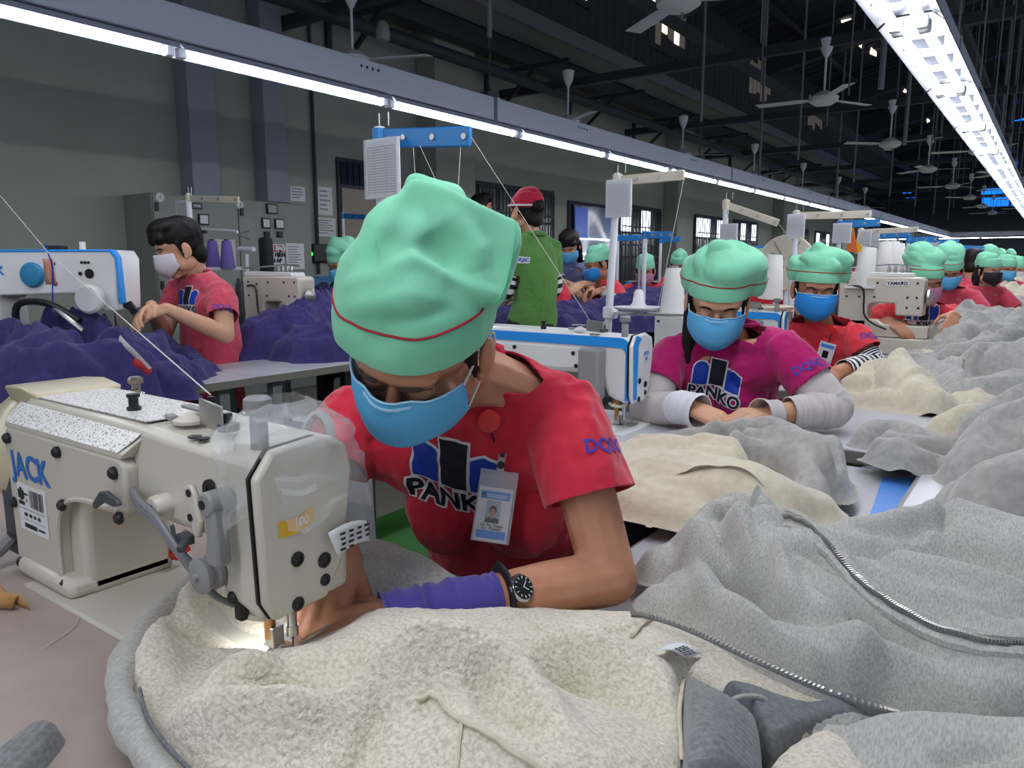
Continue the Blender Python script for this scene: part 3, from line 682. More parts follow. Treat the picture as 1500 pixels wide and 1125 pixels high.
    if stripe:
        st = [(-.07, .09), (-.052, .09), (-.048, .235), (-.03, .252), (-.06, .262), (-.078, .235)]
        MB().prism(st, L(.0625, 0, 0), Y, Z, .001).build('face_stripe', 'blue_stripe', hd)
        MB().prism([(-.02, .185), (.015, .185), (.02, .2), (.012, .225), (-.018, .225), (-.024, .205)], L(.0625, 0, 0), Y, Z, .0012).build('badge', 'paper', hd, bevel=.0005)
        decal(text_mesh('JACK', .013, .0006), L(.0642, -.002, .211), Y, Z, 'badge_name', 'logo_blue', hd)
        decal(text_mesh('A5', .012, .0006), L(.0642, -.002, .196), Y, Z, 'badge_model', 'logo_blue', hd)
        span((-.085, -.118, .085), (-.02, -.071, .225)).build('control_box', 'plastic_grey', t, bevel=.008, seg=3)
    # top fittings: pressure knob, thread guides, tension, studs
    MB().lathe([(.0095, 0), (.0095, .034), (.008, .036), (.008, .04), (.0135, .041), (.015, .046), (.0145, .054), (.011, .057), (.006, .055)], L(.02, -.045, .255), None, 18).build('pressure_knob', 'plastic_grey', t)
    mb = MB(); mb.bar(L(-.105, -.035, .28), L(-.045, -.045, .278), .003, .032); mb.build('guide_plate', 'steel', t, bevel=.002)
    mb = MB(); mb.bar(L(-.16, -.02, .278), L(-.105, -.028, .279), .012, .004); mb.bar(L(-.155, -.045, .27), L(-.135, -.05, .27), .01, .006); mb.build('thread_guide', 'plastic_grey', t, bevel=.001)
    MB().lathe([(.02, 0), (.021, .004), (.012, .008), (.004, .012)], L(-.125, -.035, .264), None, 18).build('tension_disc', body, t)
    MB().cyl(L(-.105, -.02, .265), L(-.105, -.02, .295), .004).build('guide_post', 'black', t)
    MB().lathe([(.008, .262), (.009, .27), (.006, .272), (.006, .282), (.008, .283), (.008, .287)], L(-.245, -.04, 0), None, 12).build('stud', 'black', t)
    for x in (-.068, -.052): MB().lathe([(.0075, 0), (.0075, .0015)], L(x, -.066, .2595), None, 12).build('oil_hole', 'black', t)
    mb = MB(); mb.lathe([(.012, .264), (.012, .272), (.005, .274), (.005, .284)], L(-.05, -.035, 0), None, 12); mb.build('thread_tension', 'plastic_dark', t)
    # needle bar, presser foot, lamp
    MB().cyl(L(0, 0, .03), L(0, 0, .1), .0062, n=12).build('needle_bar', 'chrome', t)
    MB().lathe([(.006, .03), (.0075, .03), (.0075, .018), (.003, .015), (.0011, .012), (.0008, -.002)], L(0, 0, 0), None, 10).build('needle', 'chrome', t)
    MB().lathe([(.0085, .095), (.0085, .055), (.0065, .048), (.0065, .02)], L(-.012, -.022, 0), None, 12).build('presser_bar', 'brass', t)
    pf = MB(); pf.box(L(-.01, -.018, .022), (.016, .016, .024)); pf.bar(L(-.006, -.014, .012), L(0, -.002, .004), .014, .004); pf.box(L(.002, .004, .004), (.014, .03, .003)); pf.build('presser_foot', 'steel', t, bevel=.001)
    MB().tube(spline([L(.03, .03, .026), L(.015, .01, .012), L(.006, .004, .006)], 4), .0018, 6).build('thread_wiper', 'steel', t)
    lm = MB().box(L(-.03, -.045, .075), (.022, .02, .026)).build('lamp_head', 'black', t, bevel=.004)
    MB().tube(spline([L(-.02, -.05, .07), L(.0, -.06, .066), (L(.02, -.052, .066)), L(.028, -.04, .07)], 5), .0042, 8).build('finger_guard', 'cream_metal', t)
    MB().lathe([(.004, 0), (.006, .004)], L(-.02, -.03, .058), None, 10).build('lamp_lens', mat('led_white', 'ffffff', .3, emit=6) if 'led_white' not in M else 'led_white', lm)
    if not detail: return t
    # rear of the head: levers, holes, knee roller, cable loom
    def disc(name, x, z, r, h, m, y=ym): return MB().lathe([(r, 0), (r, h*.8), (r*.85, h), (r*.3, h), (r*.25, h*.6)], L(x, y, z), frame((0, -1, 0)), 18).build(name, m, t)
    disc('plug', -.028, .208, .0125, .004, 'black'); disc('plug', -.03, .175, .0095, .003, 'plastic_grey'); disc('boss', -.118, .175, .014, .02, body); 
    bk = MB().prism([(-.075, .205), (-.06, .21), (-.052, .2), (-.05, .18), (-.044, .17), (-.05, .15), (-.06, .15), (-.066, .17), (-.072, .19)], L(0, ym, 0), X, Z, .006).build('thread_bracket', body, t, bevel=.002)
    for z in (.2, .172): MB().lathe([(.0045, 0), (.0045, .001)], L(-.062, ym-.0065, z), frame((0, -1, 0)), 10).build('screw', 'black', bk)
    lv = MB(); lv.cyl(L(.005, ym, .205), L(.005, ym-.03, .205), .0135, n=18); lv.prism([(-.001, .205), (.017, .205), (.02, .17), (.022, .145), (.018, .138), (.002, .138), (-.002, .145), (.001, .17)], L(0, ym-.012, 0), X, Z, .016); lv.build('lifting_lever', 'plastic_grey', t, bevel=.003)
    MB().lathe([(.005, 0), (.005, .001)], L(.002, ym-.0302, .205), frame((0, -1, 0)), 10).build('lever_pin', 'black', t)
    wh = MB().lathe([(.019, 0), (.02, .006), (.013, .009), (.013, .013), (.019, .016), (.02, .021), (.015, .024), (.005, .024), (.004, .028)], L(-.025, ym-.002, .118), frame((0, -1, 0)), 20).build('bobbin_wheel', 'plastic_grey', t)
    for d, r in ((0, .0036), (.006, .0036), (-.006, .003)):
        pts = spline([L(-.178, ym-.008, .178+d), L(-.14, ym-.022, .176+d), L(-.10, ym-.024, .165+d*.8), L(-.07, ym-.022, .14+d*.6), L(-.048, ym-.014, .115+d), L(-.036+d, ym-.004, .09), L(-.022+d, ym+.012, .075), L(-.012, ym+.03, .07)], 6)
        MB().tube(pts, r, 8).build('cable', 'cable_grey', t)
    mb = MB(); mb.prism([(-.225, .165), (-.205, .183), (-.19, .186), (-.165, .18), (-.16, .174), (-.175, .17), (-.195, .172), (-.222, .158)], L(0, ym-.03, 0), X, Z, .006); mb.build('cable_hook', 'plastic_dark', t, bevel=.002)
    mb = MB(); mb.cyl(L(-.062, ym-.012, .148), L(-.045, ym-.03, .146), .005); mb.box(L(-.066, ym-.012, .148), (.018, .014, .012)); mb.build('cable_clip', 'plastic_dark', t, bevel=.002)
    MB().prism([(-.045, .098), (-.028, .1), (-.012, .078), (-.03, .07)], L(0, ym+.02, 0), X, Z, .003).build('take_up_cover', 'steel', t)
    mb = MB(); mb.box(L(.0, ym+.01, .078), (.014, .012, .03)); mb.cyl(L(.0, ym+.004, .092), L(.0, ym-.004, .092), .0075); mb.build('lifter_knob', 'black', t, bevel=.003)
    # motor housing, hand wheel guard, pillar foot
    mb = MB(); mb.lathe([(.03, 0), (.085, .01), (.1, .04), (.1, .09), (.08, .12), (.03, .13)], L(-.5, -.0, .165), frame((-1, 0, 0)), 24); mb.build('motor_cover', mat('cream_glossy', 'c9bd9c', .35, coat=.4), t)
    MB().prism(arc(-.44, .0, .12, 25, 155), L(-.50, 0, .15), Y, Z, .05)
    mb = MB(); mb.loft([[L(x, y_*s, .263+.014*k_) for y_ in (-.072, .05)] + [L(x, y_*s*.9, .25) for y_ in (.05, -.072)] for x, s, k_ in ((-.60, .7, -.5), (-.56, .95, .6), (-.5, 1.0, .9), (-.45, 1, .4))]); mb.build('rear_hump', 'cream_glossy', t, bevel=.006)
    span((-.56, -.088, .02), (-.515, -.03, .2)).build('terminal_box', 'plastic_dark', t, bevel=.006)
    MB().tube(spline([L(-.53, -.09, .05), L(-.55, -.12, .02), L(-.62, -.16, .012), L(-.7, -.2, .012)], 6), .009, 8).build('power_cable', 'cable_grey', t)
    MB().span(L(-.5, -.1, .003), L(-.335, .05, .03)).build('pillar_foot', body, t, bevel=.01)
    # crumpled clear film bagged over the head
    bm = MB(); n1, n2 = 26, 18; rows = []
    r3 = random.Random(2)
    for i in range(n2):
        v = i/(n2-1); row = []
        for k in range(n1):
            a = 2*PI*k/n1; R_ = 1.0
            cy = -.02+.02*v; rad_y = .072+.012*math.sin(3*a)+.01*v; rad_x = .05+.01*math.cos(2*a)
            z = .305-.125*v; s = math.sin(min(1, v*2.2+.25)*PI/2)
            p = L(.025+math.cos(a)*rad_x*s, cy+math.sin(a)*rad_y*s*(1.12 if math.sin(a) > 0 else 1), z+.012*math.sin(5*a+1)*v)
            nv = vnoise(np.array([[p.x, p.y, p.z]]), 60, 3)[0]*.007+vnoise(np.array([[p.x, p.y, p.z]]), 140, 5)[0]*.004
            row.append(p+Vector((math.cos(a)*nv, math.sin(a)*nv, nv*.5)))
        row.append(row[0]); rows.append(row)
    bm.grid(rows); bm.build('film_bag', 'film', t, smooth=True)
    tg = MB(); c0 = L(.066, .03, .178)
    tg.grid([[c0+Y*(u*.052-.03+.008*v)+Z*(-.02-v*.028+.006*math.sin(3*u))+X*(.004+.006*math.sin(2*u+v)) for u in np.linspace(0, 1, 6)] for v in np.linspace(0, 1, 5)])
    tgo = tg.build('paper_tag', 'paper', t, solid=.0006)
    rs = [(.005+.012*(k % 4)+.001*(k % 3), -.006-.006*(k//4), .013+.012*(k % 4), -.003-.006*(k//4)) for k in range(14)]
    decal(rects2(rs), c0-Y*.026+Z*-.018+X*.0125, Y, Z, 'tag_print', 'print_black', tgo)
    yl = MB(); yl.grid([[L(.0628, -.058+.045*u, .186+.006*u-.018*v-.004*math.sin(PI*u)) for u in np.linspace(0, 1, 7)] for v in (0, 1)]); ylo = yl.build('yellow_sticker', 'yellow', t)
    decal(text_mesh('100', .013, .0004), L(.0634, -.03, .179), Y, Z+Y*.1, 'sticker_number', 'print_white', ylo)
    return t
NEEDLE = (-.694, .522, TZ)
jack = lockstitch(NEEDLE, 'sewing_machine', 'cream lockstitch machine with blue lettering and film-wrapped head, nearest the camera')
led = bpy.data.lights.new('needle_lamp', 'SPOT'); led.energy = .3; led.spot_size = 2.7; led.spot_blend = .9; led.shadow_soft_size = .012
lo = bpy.data.objects.new('needle_lamp', led); COL.objects.link(lo); lo.location = Vector(NEEDLE)+Vector((-.02, -.03, .055)); lo.rotation_euler = (math.radians(22), math.radians(4), 0)
tag(lo, 'small white needle lamp under the head of the nearest machine', 'lamp')
m2 = lockstitch((-.95, 1.86, TZ), 'sewing_machine', 'white lockstitch machine with bright blue stripe before the woman in magenta', 'machine_white', True, False)
m3 = copy_tree(m2, (-.93, 3.15, TZ), 0, 'white and blue machine before the coral worker in striped cuffs')
for i, (y, who) in enumerate(((5.72, 'worker in pale blue mask'), (7.0, 'black mask worker'), (8.3, 'far green-scarf workers'))): copy_tree(m2, (-.95, y, TZ), 0, 'white and blue machine by the ' + who)
for i, (x, y, who) in enumerate(((-3.45, 4.55, 'red worker with bright blue mask'), (-3.4, 6.12, 'worker with dark pink mask'), (-3.4, 7.68, 'hidden worker behind the magenta woman'))): copy_tree(m2, (x, y, TZ), 0, 'white and blue machine of the left line by the ' + who)

# ---- tall bartack machine at far left
def bartack(loc):
    t = thing('bartack_machine', 'big white and blue sewing machine with grey side panel, at the left edge', 'sewing machine', loc)
    O = Vector(loc); X = Vector((1, 0, 0)); Z = Vector((0, 0, 1)); Y = Vector((0, 1, 0))
    def L(*p): return O+Vector(p)
    out = [(-1.0, -.2), (-.48, -.2), (-.48, .02)]+arc(-.46, .05, .03, 180, 90)[1:]+[(-.12, .09), (-.1, .02), (.05, .02), (.06, .23), (.04, .265), (-1.0, .265)]
    MB().prism(out, L(0, .08, 0), X, Z, .16).build('arm', 'machine_white', t, bevel=.015, seg=3)
    MB().prism([(-1.0, .267), (.045, .267), (.067, .235), (.072, .05), (.062, .05), (.055, .228), (.035, .257), (-1.0, .257)], L(0, -.05, 0), X, Z, .034).build('blue_edge', 'blue_stripe', t, bevel=.003)
    MB().span(L(-1.0, -.1, -.18), L(-.48, -.081, .2)).build('side_panel', 'plastic_grey', t, bevel=.006)
    MB().span(L(-.76, -.103, -.14), L(-.54, -.1, .14)).build('access_plate', 'plastic_dark', t, bevel=.002)
    y = MB().span(L(-.74, -.106, -.12), L(-.57, -.103, -.05)).build('warning_label', 'yellow', t, smooth=False)
    decal(rects2([(-.72, -.075, -.59, -.07), (-.72, -.09, -.62, -.085), (-.72, -.105, -.6, -.1)]), L(0, -.106, 0), X, Z, 'label_print', 'print_black', y)
    MB().lathe([(.05, 0), (.052, .01), (.045, .022), (.02, .026)], L(-.31, -.08, .165), frame((0, -1, 0)), 24).build('thread_dial', 'teal', t)
    for x, z, r in ((-.215, .21, .008), (-.215, .13, .01), (-.06, .17, .02), (-.09, .215, .006), (-.075, .215, .006), (-.06, .215, .006), (-.1, .17, .008)): MB().lathe([(r, 0), (r, .003)], L(x, -.081, z), frame((0, -1, 0)), 12).build('hole', 'black', t)
    MB().lathe([(.02, 0), (.055, .02), (.06, .05), (.05, .06), (.01, .06)], L(-.04, -.08, .07), frame((0, -1, 0)), 24).build('hand_wheel', 'machine_white', t)
    MB().cyl(L(-.14, 0, .265), L(-.14, 0, .3), .012).build('spool_pin', 'machine_white', t); MB().span(L(-.3, -.02, .265), L(-.22, .02, .285)).build('thread_guide', 'black', t, bevel=.004)
    MB().span(L(-1.0, -.11, -.238), L(.08, .2, -.2)).build('base', 'teal', t, bevel=.01)
    MB().span(L(-.5, -.05, -.14), L(.06, .03, -.07)).build('bed_arm', 'machine_white', t, bevel=.015)
    mb = MB(); mb.cyl(L(.0, -.06, -.2), L(.0, -.06, -.12), .03); mb.build('bed_knob', 'machine_white', t)
    mb = MB(); mb.tube(spline([L(-.4, -.09, -.08), L(-.38, -.1, .04), L(-.25, -.1, .05), L(-.1, -.11, -.02)], 6), .014, 8); mb.build('work_clamp', 'black', t)
    MB().tube(spline([L(-.22, -.1, .04), L(-.16, -.115, .0), L(-.08, -.12, -.06)], 5), .012, 8).build('feed_arm', 'steel', t)
    MB().cyl(L(0, -.02, -.06), L(0, -.02, .04), .008).build('needle_bar', 'chrome', t)
    mb = MB(); mb.bar(L(.02, -.03, .06), L(.1, -.04, .02), .02, .02); mb.bar(L(.07, -.04, .05), L(.1, -.04, .01), .012, .03); mb.build('thread_lever', 'black', t)
    decal(text_mesh('JACK', .05, .002), L(-.5, -.081, .18), X, Z, 'maker_name', 'blue_paint', t)
    t.rotation_euler = (0, 0, .5); return t
bartack((-3.185, 1.605, 1.0))
c = P(75, 396, 2.92); t = thing('pink_note', 'salmon pink cloth note hanging from the left white machine by a blue band', 'note', c)
mb = MB(); mb.grid([[Vector(c)+Vector((-.045+.095*u+.01*v, -.008+.004*math.sin(4*u), .045-.1*v)) for u in np.linspace(0, 1, 5)] for v in np.linspace(0, 1, 5)]); mb.build('cloth', 'sticker_pink', t, solid=.002)
mb = MB(); mb.tube([Vector(c)+Vector((.0, -.012, .1)), Vector(c)+Vector((.045, -.014, .02)), Vector(c)+Vector((.02, -.014, -.12))], .006, 6, flat=.3); mb.build('band', 'print_royal', t)

# ---- overlock with white cylinder arm behind the man, and the cream flat-bed machine of the fourth station
def interlock(loc, rz, name, label, word=None):
    t = thing(name, label, 'sewing machine', loc, rz)
    Xf = XF[t.name]
    def L(*p): return Xf @ Vector(p)
    R3 = Xf.to_3x3(); X = R3 @ Vector((1, 0, 0)); Y = R3 @ Vector((0, 1, 0)); Z = Vector((0, 0, 1))
    out = [(-.34, .0), (-.2, .0), (-.2, .13)]+arc(-.17, .14, .03, 180, 90)[1:]+[(-.075, .17), (-.07, .11), (.05, .11), (.05, .285), (.035, .3), (-.34, .3)]
    b = MB().prism(out, L(0, .06, 0), X, Z, .12).build('arm', 'machine_cream', t, bevel=.008)
    for x, z in ((-.3, .27), (-.24, .26), (-.16, .27), (-.05, .27), (.02, .27), (.02, .2), (-.02, .2), (-.3, .2), (-.24, .2), (-.17, .2), (.03, .15), (-.02, .15)): MB().lathe([(.006, 0), (.006, .002)], L(x, -.0605, z), frame(-Y), 10).build('hole', 'black', t)
    MB().prism([(-.34, .3), (.0, .3), (-.01, .32), (-.34, .325)], L(0, .05, 0), X, Z, .1).build('top_cover', 'machine_white', t, bevel=.004)
    MB().prism([(-.34, -.0), (.08, -.0), (.08, .06), (-.12, .065), (-.15, .085), (-.34, .085)], L(0, .04, 0), X, Z, .1).build('bed', 'machine_cream', t, bevel=.006)
    MB().lathe([(.02, 0), (.022, .004), (.015, .006)], L(-.26, -.0605, .045), frame(-Y), 16).build('oil_window', 'black', t)
    MB().cyl(L(0, 0, .06), L(0, 0, .12), .006).build('needle_bar', 'chrome', t)
    MB().box(L(0, 0, .075), (.04, .03, .02)).build('presser_foot', 'steel', t, bevel=.003)
    MB().lathe([(.02, 0), (.04, .01), (.04, .02), (.02, .03)], L(.05, 0, .2), frame(X), 18).build('hand_wheel', 'steel', t)
    for k in range(4): MB().lathe([(.008, 0), (.01, .01), (.006, .03), (.009, .034)], L(-.12+.03*k, -.02, .32), None, 10).build('tension_knob', 'steel', t)
    MB().tube(spline([L(-.3, -.07, .25), L(-.22, -.09, .24), L(-.2, -.09, .1), L(-.1, -.08, .04)], 6), .005, 6).build('cable', 'black', t)
    MB().span(L(-.42, -.05, .02), L(-.33, .05, .27)).build('motor_guard', 'plastic_dark', t, bevel=.02)
    mb = MB(); mb.tube([L(-.4, 0, .34), L(-.1, 0, .36), L(.02, -.02, .35)], .004, 6); mb.build('thread_tube', 'chrome', t)
    MB().span(L(-.4, -.08, -.083), L(.1, .09, -.002)).build('base_plate', 'machine_cream', t, bevel=.006)
    if word: MB().span(L(-.12, -.062, .255), L(-.02, -.0605, .282)).build('name_plate', 'paper', t, smooth=False); decal(text_mesh(word, .022, .0008), L(-.07, -.0622, .268), X, Z, 'maker_name', 'print_black', t)
    return t
q = P(1336, 470, 3.75); i4 = interlock((q[0], q[1], TZ+.085), 0, 'sewing_machine', 'cream flat-bed machine with rows of holes in front of the pink mask worker', 'YAMATO')
q = P(440, 440, 3.9); interlock((q[0], q[1], TZ+.085), .15, 'sewing_machine', 'cream cylinder-arm machine behind the seated man', None)
copy_tree(i4, (-.95, 9.6, TZ+.085), 0, 'cream flat-bed machine far down the right line')
# ================================================================ people
def V3(p): return Vector([float(q) for q in p])
def camv(r, u, f): return V3(cR*r+cU*u+cF*f)
def head_frame(H, hf, up=(0, 0, 1)):
    f = V3(hf).normalized(); u = V3(up); u = (u-f*u.dot(f)).normalized(); x = u.cross(f)   # x: the person's own left...
    m = Matrix(((x.x, f.x, u.x, H[0]), (x.y, f.y, u.y, H[1]), (x.z, f.z, u.z, H[2]), (0, 0, 0, 1))); return m
def plane_cut(me, co, no, near, rad):
    bm = bmesh.new(); bm.from_mesh(me); co = V3(co); no = V3(no).normalized(); n_ = V3(near); fs = [f for f in bm.faces if (f.calc_center_median()-n_).length < rad]
    es = {e for f in fs for e in f.edges}; vs = {v for f in fs for v in f.verts}
    bmesh.ops.bisect_plane(bm, geom=list(vs)+list(es)+fs, dist=1e-5, plane_co=co, plane_no=no, clear_outer=True)
    loose = [v for v in bm.verts if not v.link_faces]
    if loose: bmesh.ops.delete(bm, geom=loose, context='VERTS')
    bm.to_mesh(me); bm.free(); me.update()
def rim(me, c, rad):
    # the open edge nearest a point, as an ordered, smoothed loop
    bm = bmesh.new(); bm.from_mesh(me); c = V3(c); es = [e for e in bm.edges if len(e.link_faces) == 1 and (e.verts[0].co-c).length < rad]; nb = {}
    for e in es:
        a, b = e.verts; nb.setdefault(a.index, []).append(b.index); nb.setdefault(b.index, []).append(a.index)
    bm.verts.ensure_lookup_table(); best = []; seen = set()
    for s in nb:
        if s in seen: continue
        L_ = [s]; seen.add(s)
        while True:
            n_ = [k for k in nb[L_[-1]] if k not in seen]
            if not n_: break
            L_.append(n_[0]); seen.add(n_[0])
        if len(L_) > len(best): best = L_
    pts = [bm.verts[i].co.copy() for i in best]; bm.free()
    if len(pts) < 12: return None
    for _ in range(6): pts = [(pts[i-1]+pts[i]*2+pts[(i+1) % len(pts)])/4 for i in range(len(pts))]
    return pts[::2]
def hand_mb(mb, wr, d, n, left, curl=.5, sc=1., spread=.1, nails=None, fcurl=None):
    d = V3(d).normalized(); n = V3(n); n = (n-d*n.dot(d)).normalized(); s = d.cross(n)
    if left: s = -s
    wr = V3(wr)
    base = [(.026, .082), (.009, .088), (-.009, .084), (-.025, .074)]; ln = [(.042, .025, .02), (.046, .028, .021), (.042, .026, .02), (.033, .02, .018)]
    for i, ((o, k), l) in enumerate(zip(base, ln)):
        kn = wr+(d*k+s*o)*sc
        mb.capsule(wr+(s*o*.7+d*.006)*sc, kn, .0135*sc, .0105*sc, 8)
        a = .12; p = kn; dd = (d+s*o*spread*30*.1).normalized(); c = (fcurl[i] if fcurl else curl)
        for j in range(3):
            a += c*(.75 if j else .6); q = p+(dd*math.cos(a)+n*math.sin(a))*l[j]*sc
            mb.capsule(p, q, (.0095-.0008*j)*sc, (.0088-.001*j)*sc, 8)
            if j == 2 and nails is not None:
                nd = (dd*math.cos(a)+n*math.sin(a)); nn = (n*math.cos(a)-dd*math.sin(a)); nails.append((q-nn*.0055*sc-nd*.002*sc, nd, -nn, sc))
            p = q
    mb.ell(wr+(d*.045)*sc, (.034*sc, .04*sc, .013*sc), Matrix((s, d, n)).transposed(), 12, 8)
    p = wr+(d*.022+s*.024+n*.004)*sc; td = (d*.62+s*.62+n*.42).normalized()
    q = p+td*.042*sc; mb.capsule(p, q, .0145*sc, .0115*sc, 8)
    td2 = (d*.9+s*.15+n*.45).normalized(); r = q+td2*.03*sc; mb.capsule(q, r, .011*sc, .0095*sc, 8)
    mb.capsule(r, r+(td2+n*.25).normalized()*.022*sc, .0095*sc, .008*sc, 8)
def ik(sh, wr, l1, l2, hint):
    sh = V3(sh); wr = V3(wr); d = wr-sh; L_ = min(d.length, l1+l2-.005); u = d.normalized(); a = (l1*l1-l2*l2+L_*L_)/(2*L_); h = math.sqrt(max(l1*l1-a*a, 0)); q = V3(hint); q = (q-u*q.dot(u)).normalized()
    return sh+u*a+q*h
HAIRMESH = {}
def head_skin(mb, T, R3, sc, ears=True):
    def E(c, r): mb.ell(T @ (Vector(c)*sc), [q*sc for q in r], R3, 16, 11)
    E((0, -.012, .034), (.076, .094, .084)); E((0, .022, -.04), (.06, .068, .072)); E((0, .058, -.092), (.026, .024, .022)); E((0, .068, .034), (.056, .026, .022)); E((0, .062, .052), (.055, .028, .03))
    for s in (-1, 1):
        E((s*.038, .058, -.03), (.03, .028, .028)); E((s*.031, .073, .004), (.018, .016, .0125)); E((s*.05, .01, -.06), (.024, .045, .03))
        if ears: E((s*.085, -.008, -.004), (.0085, .02, .033)); E((s*.081, .004, -.03), (.009, .011, .013))
    mb.capsule(T @ Vector((0, .084, .008))*1 if sc == 1 else T @ (Vector((0, .084, .008))*sc), T @ (Vector((0, .101, -.026))*sc), .008*sc, .0125*sc, 10)
    E((0, .082, -.062), (.022, .012, .012))
def mask_part(t, T, sc, m, loops=True, pleats=True, wide=1., zb=.87, zt=.004):
    rows = []
    for v in np.linspace(0, 1, 15):
        row = []
        for u in np.linspace(-1, 1, 25):
            ph = u*1.2*wide; bulge = math.sin(min(1, v*1.25)*PI*.9)
            z = (.008+zt-.012*abs(u)**1.5)*(1-v)+(-.118+.052*abs(u)**1.6)*v*zb
            ry = .098+.03*math.sin(PI*(v*.75+.12))*(1-abs(u)**2.2)-.03*max(0, v-.72)*2
            rx = .0815+.004*bulge
            x = rx*math.sin(ph); y = .012+(ry-.012)*max(math.cos(ph), 0)**.85*(1 if abs(u) < .98 else 1)
            if v < .12: y += .004*(1-abs(u))-.006*(math.exp(-((abs(u)-.33)/.14)**2))
            if pleats: 
                for pv in (.3, .48, .66): y += .0022*(1 if v < pv+.02 else 0)*(1-abs(u)**4)*math.exp(-((v-pv)/.1)**2)
            row.append(T @ (Vector((x, y, z))*sc))
        rows.append(row)
    mb = MB(); mb.grid(rows); o = mb.build('face_mask', m, t, solid=.0014)
    if pleats:
        mb = MB()
        mb.tube([r+(T.to_3x3() @ Vector((0, .0015, 0)))*sc for r in rows[0]], .0016*sc, 5); mb.tube([r+(T.to_3x3() @ Vector((0, .0012, 0)))*sc for r in rows[1][8:17]], .0022*sc, 5, flat=.6)
        mb.build('mask_edge', 'mask_rim', o)
    if loops:
        for s, k in ((1, -1), (-1, 0)):
            a = rows[1][k]; b = rows[-2][k]
            mb = MB(); mb.tube(spline([a, T @ (Vector((s*.081, -.004, .016))*sc), T @ (Vector((s*.086, -.028, .02))*sc), T @ (Vector((s*.084, -.032, -.02))*sc), T @ (Vector((s*.079, -.006, -.042))*sc), b], 5), .0017*sc, 5); mb.build('ear_loop', 'elastic', o)
    return o
def cap_part(t, T, sc, m, style=0, seed=1, voxel=.006, piping=True, back=False):
    mb = MB(); R3 = T.to_3x3(); r = random.Random(seed)
    def E(c, q, rot=None): mb.ell(T @ (Vector(c)*sc), [k*sc for k in q], R3 @ rot if rot is not None else R3, 16, 11)
    E((0, -.008, .045), (.0875, .106, .088))
    if style == 0:       # puffed top leaning to the wearer's left with a corner out
        E((.01, -.02, .1), (.088, .1, .066)); E((.04, -.035, .115), (.075, .085, .05)); E((.085, -.03, .1), (.04, .06, .045)); mb.capsule(T @ (Vector((.02, -.03, .12))*sc), T @ (Vector((-.01, -.025, .155))*sc), .055*sc, .032*sc); E((-.07, -.05, .065), (.042, .075, .055)); E((.1, -.045, .06), (.035, .06, .055))
        mb.prism([(.02, .16), (.115, .125), (.125, .08), (.1, .05), (.02, .06)], T @ (Vector((0, -.075, 0))*sc), R3 @ Vector((1, 0, 0))*sc, R3 @ Vector((0, 0, 1))*sc, .05*sc)
    elif style == 1:     # low scarf knotted behind, smooth
        E((0, -.03, .075), (.084, .1, .07)); E((0, -.085, .05), (.06, .06, .06)); mb.prism([(-.05, .1), (.05, .1), (.03, -.02), (-.03, -.02)], T @ (Vector((0, -.115, 0))*sc), R3 @ Vector((1, 0, 0))*sc, R3 @ Vector((0, 0, 1))*sc, .03*sc)
    elif style == 2:     # big blousy bag falling back
        E((0, -.06, .1), (.09, .12, .075)); E((.02, -.12, .075), (.07, .09, .07)); E((-.03, -.05, .13), (.06, .07, .05))
    elif style == 3:     # pointed cone scarf
        E((0, -.02, .08), (.083, .095, .08)); mb.capsule(T @ (Vector((0, -.02, .1))*sc), T @ (Vector((0, -.02, .165))*sc), .06*sc, .025*sc)
    me = remesh(mb, voxel, 14); V = getv(me)
    Ti = np.array(T.inverted()); lv = (V@Ti[:3, :3].T+Ti[:3, 3])/sc
    cn_ = R3 @ Vector((0, .22, -1)); plane_cut(me, T @ (Vector((0, 0, .032))*sc), cn_, T @ Vector((0, 0, 0)), 1.0); V = getv(me); lv = (V@Ti[:3, :3].T+Ti[:3, 3])/sc
    N = getn(me); up = np.clip((lv[:, 2]-.085)/.03, 0, 1)
    nz = 2*np.abs(fbm(lv*np.array((.8, .8, 1.5)), 15, seed, 1))-.4; setv(me, V+N*(up*nz*.0095*sc)[:, None])
    b = bvh_of(me)
    to_local(me, t); o = link('headscarf', me, m, t, solid=.002); o.modifiers['solid'].offset = -1
    if piping:
        pts = []
        for k in range(40):
            a = 2*PI*k/40; d = Vector((math.sin(a), math.cos(a), 0)); z = .073+.2*math.cos(a)*.09
            h = b.ray_cast(T @ ((d*.3+Vector((0, 0, z)))*sc), R3 @ -d)
            if h[0] is not None: pts.append(h[0])
        if len(pts) > 20: MB().tube(pts, .0022*sc, 5, closed=True).build('piping', 'piping_red', o)
    return o
def arm_sleeve(t, name, pts, rs, m, wr=.004, seed=1, m2=None, n=20):
    P_ = spline(pts, 14); R_ = np.interp(np.linspace(0, len(rs)-1, len(P_)), range(len(rs)), rs)
    rg = np.array([vnoise(np.array([[0, 0, k*.45+seed*9.]]), 1, seed)[0] for k in range(len(P_))])
    R_ = R_+wr*rg
    mb = MB(); mb.tube(P_, list(R_), n, cap=False)
    o = mb.build(name, m, t, solid=.002)
    if m2:
        o.data.materials.append(MATS[m2])
        for p in o.data.polygons: p.material_index = (p.index//n)//2 % 2
    return o
LOGO = dict()
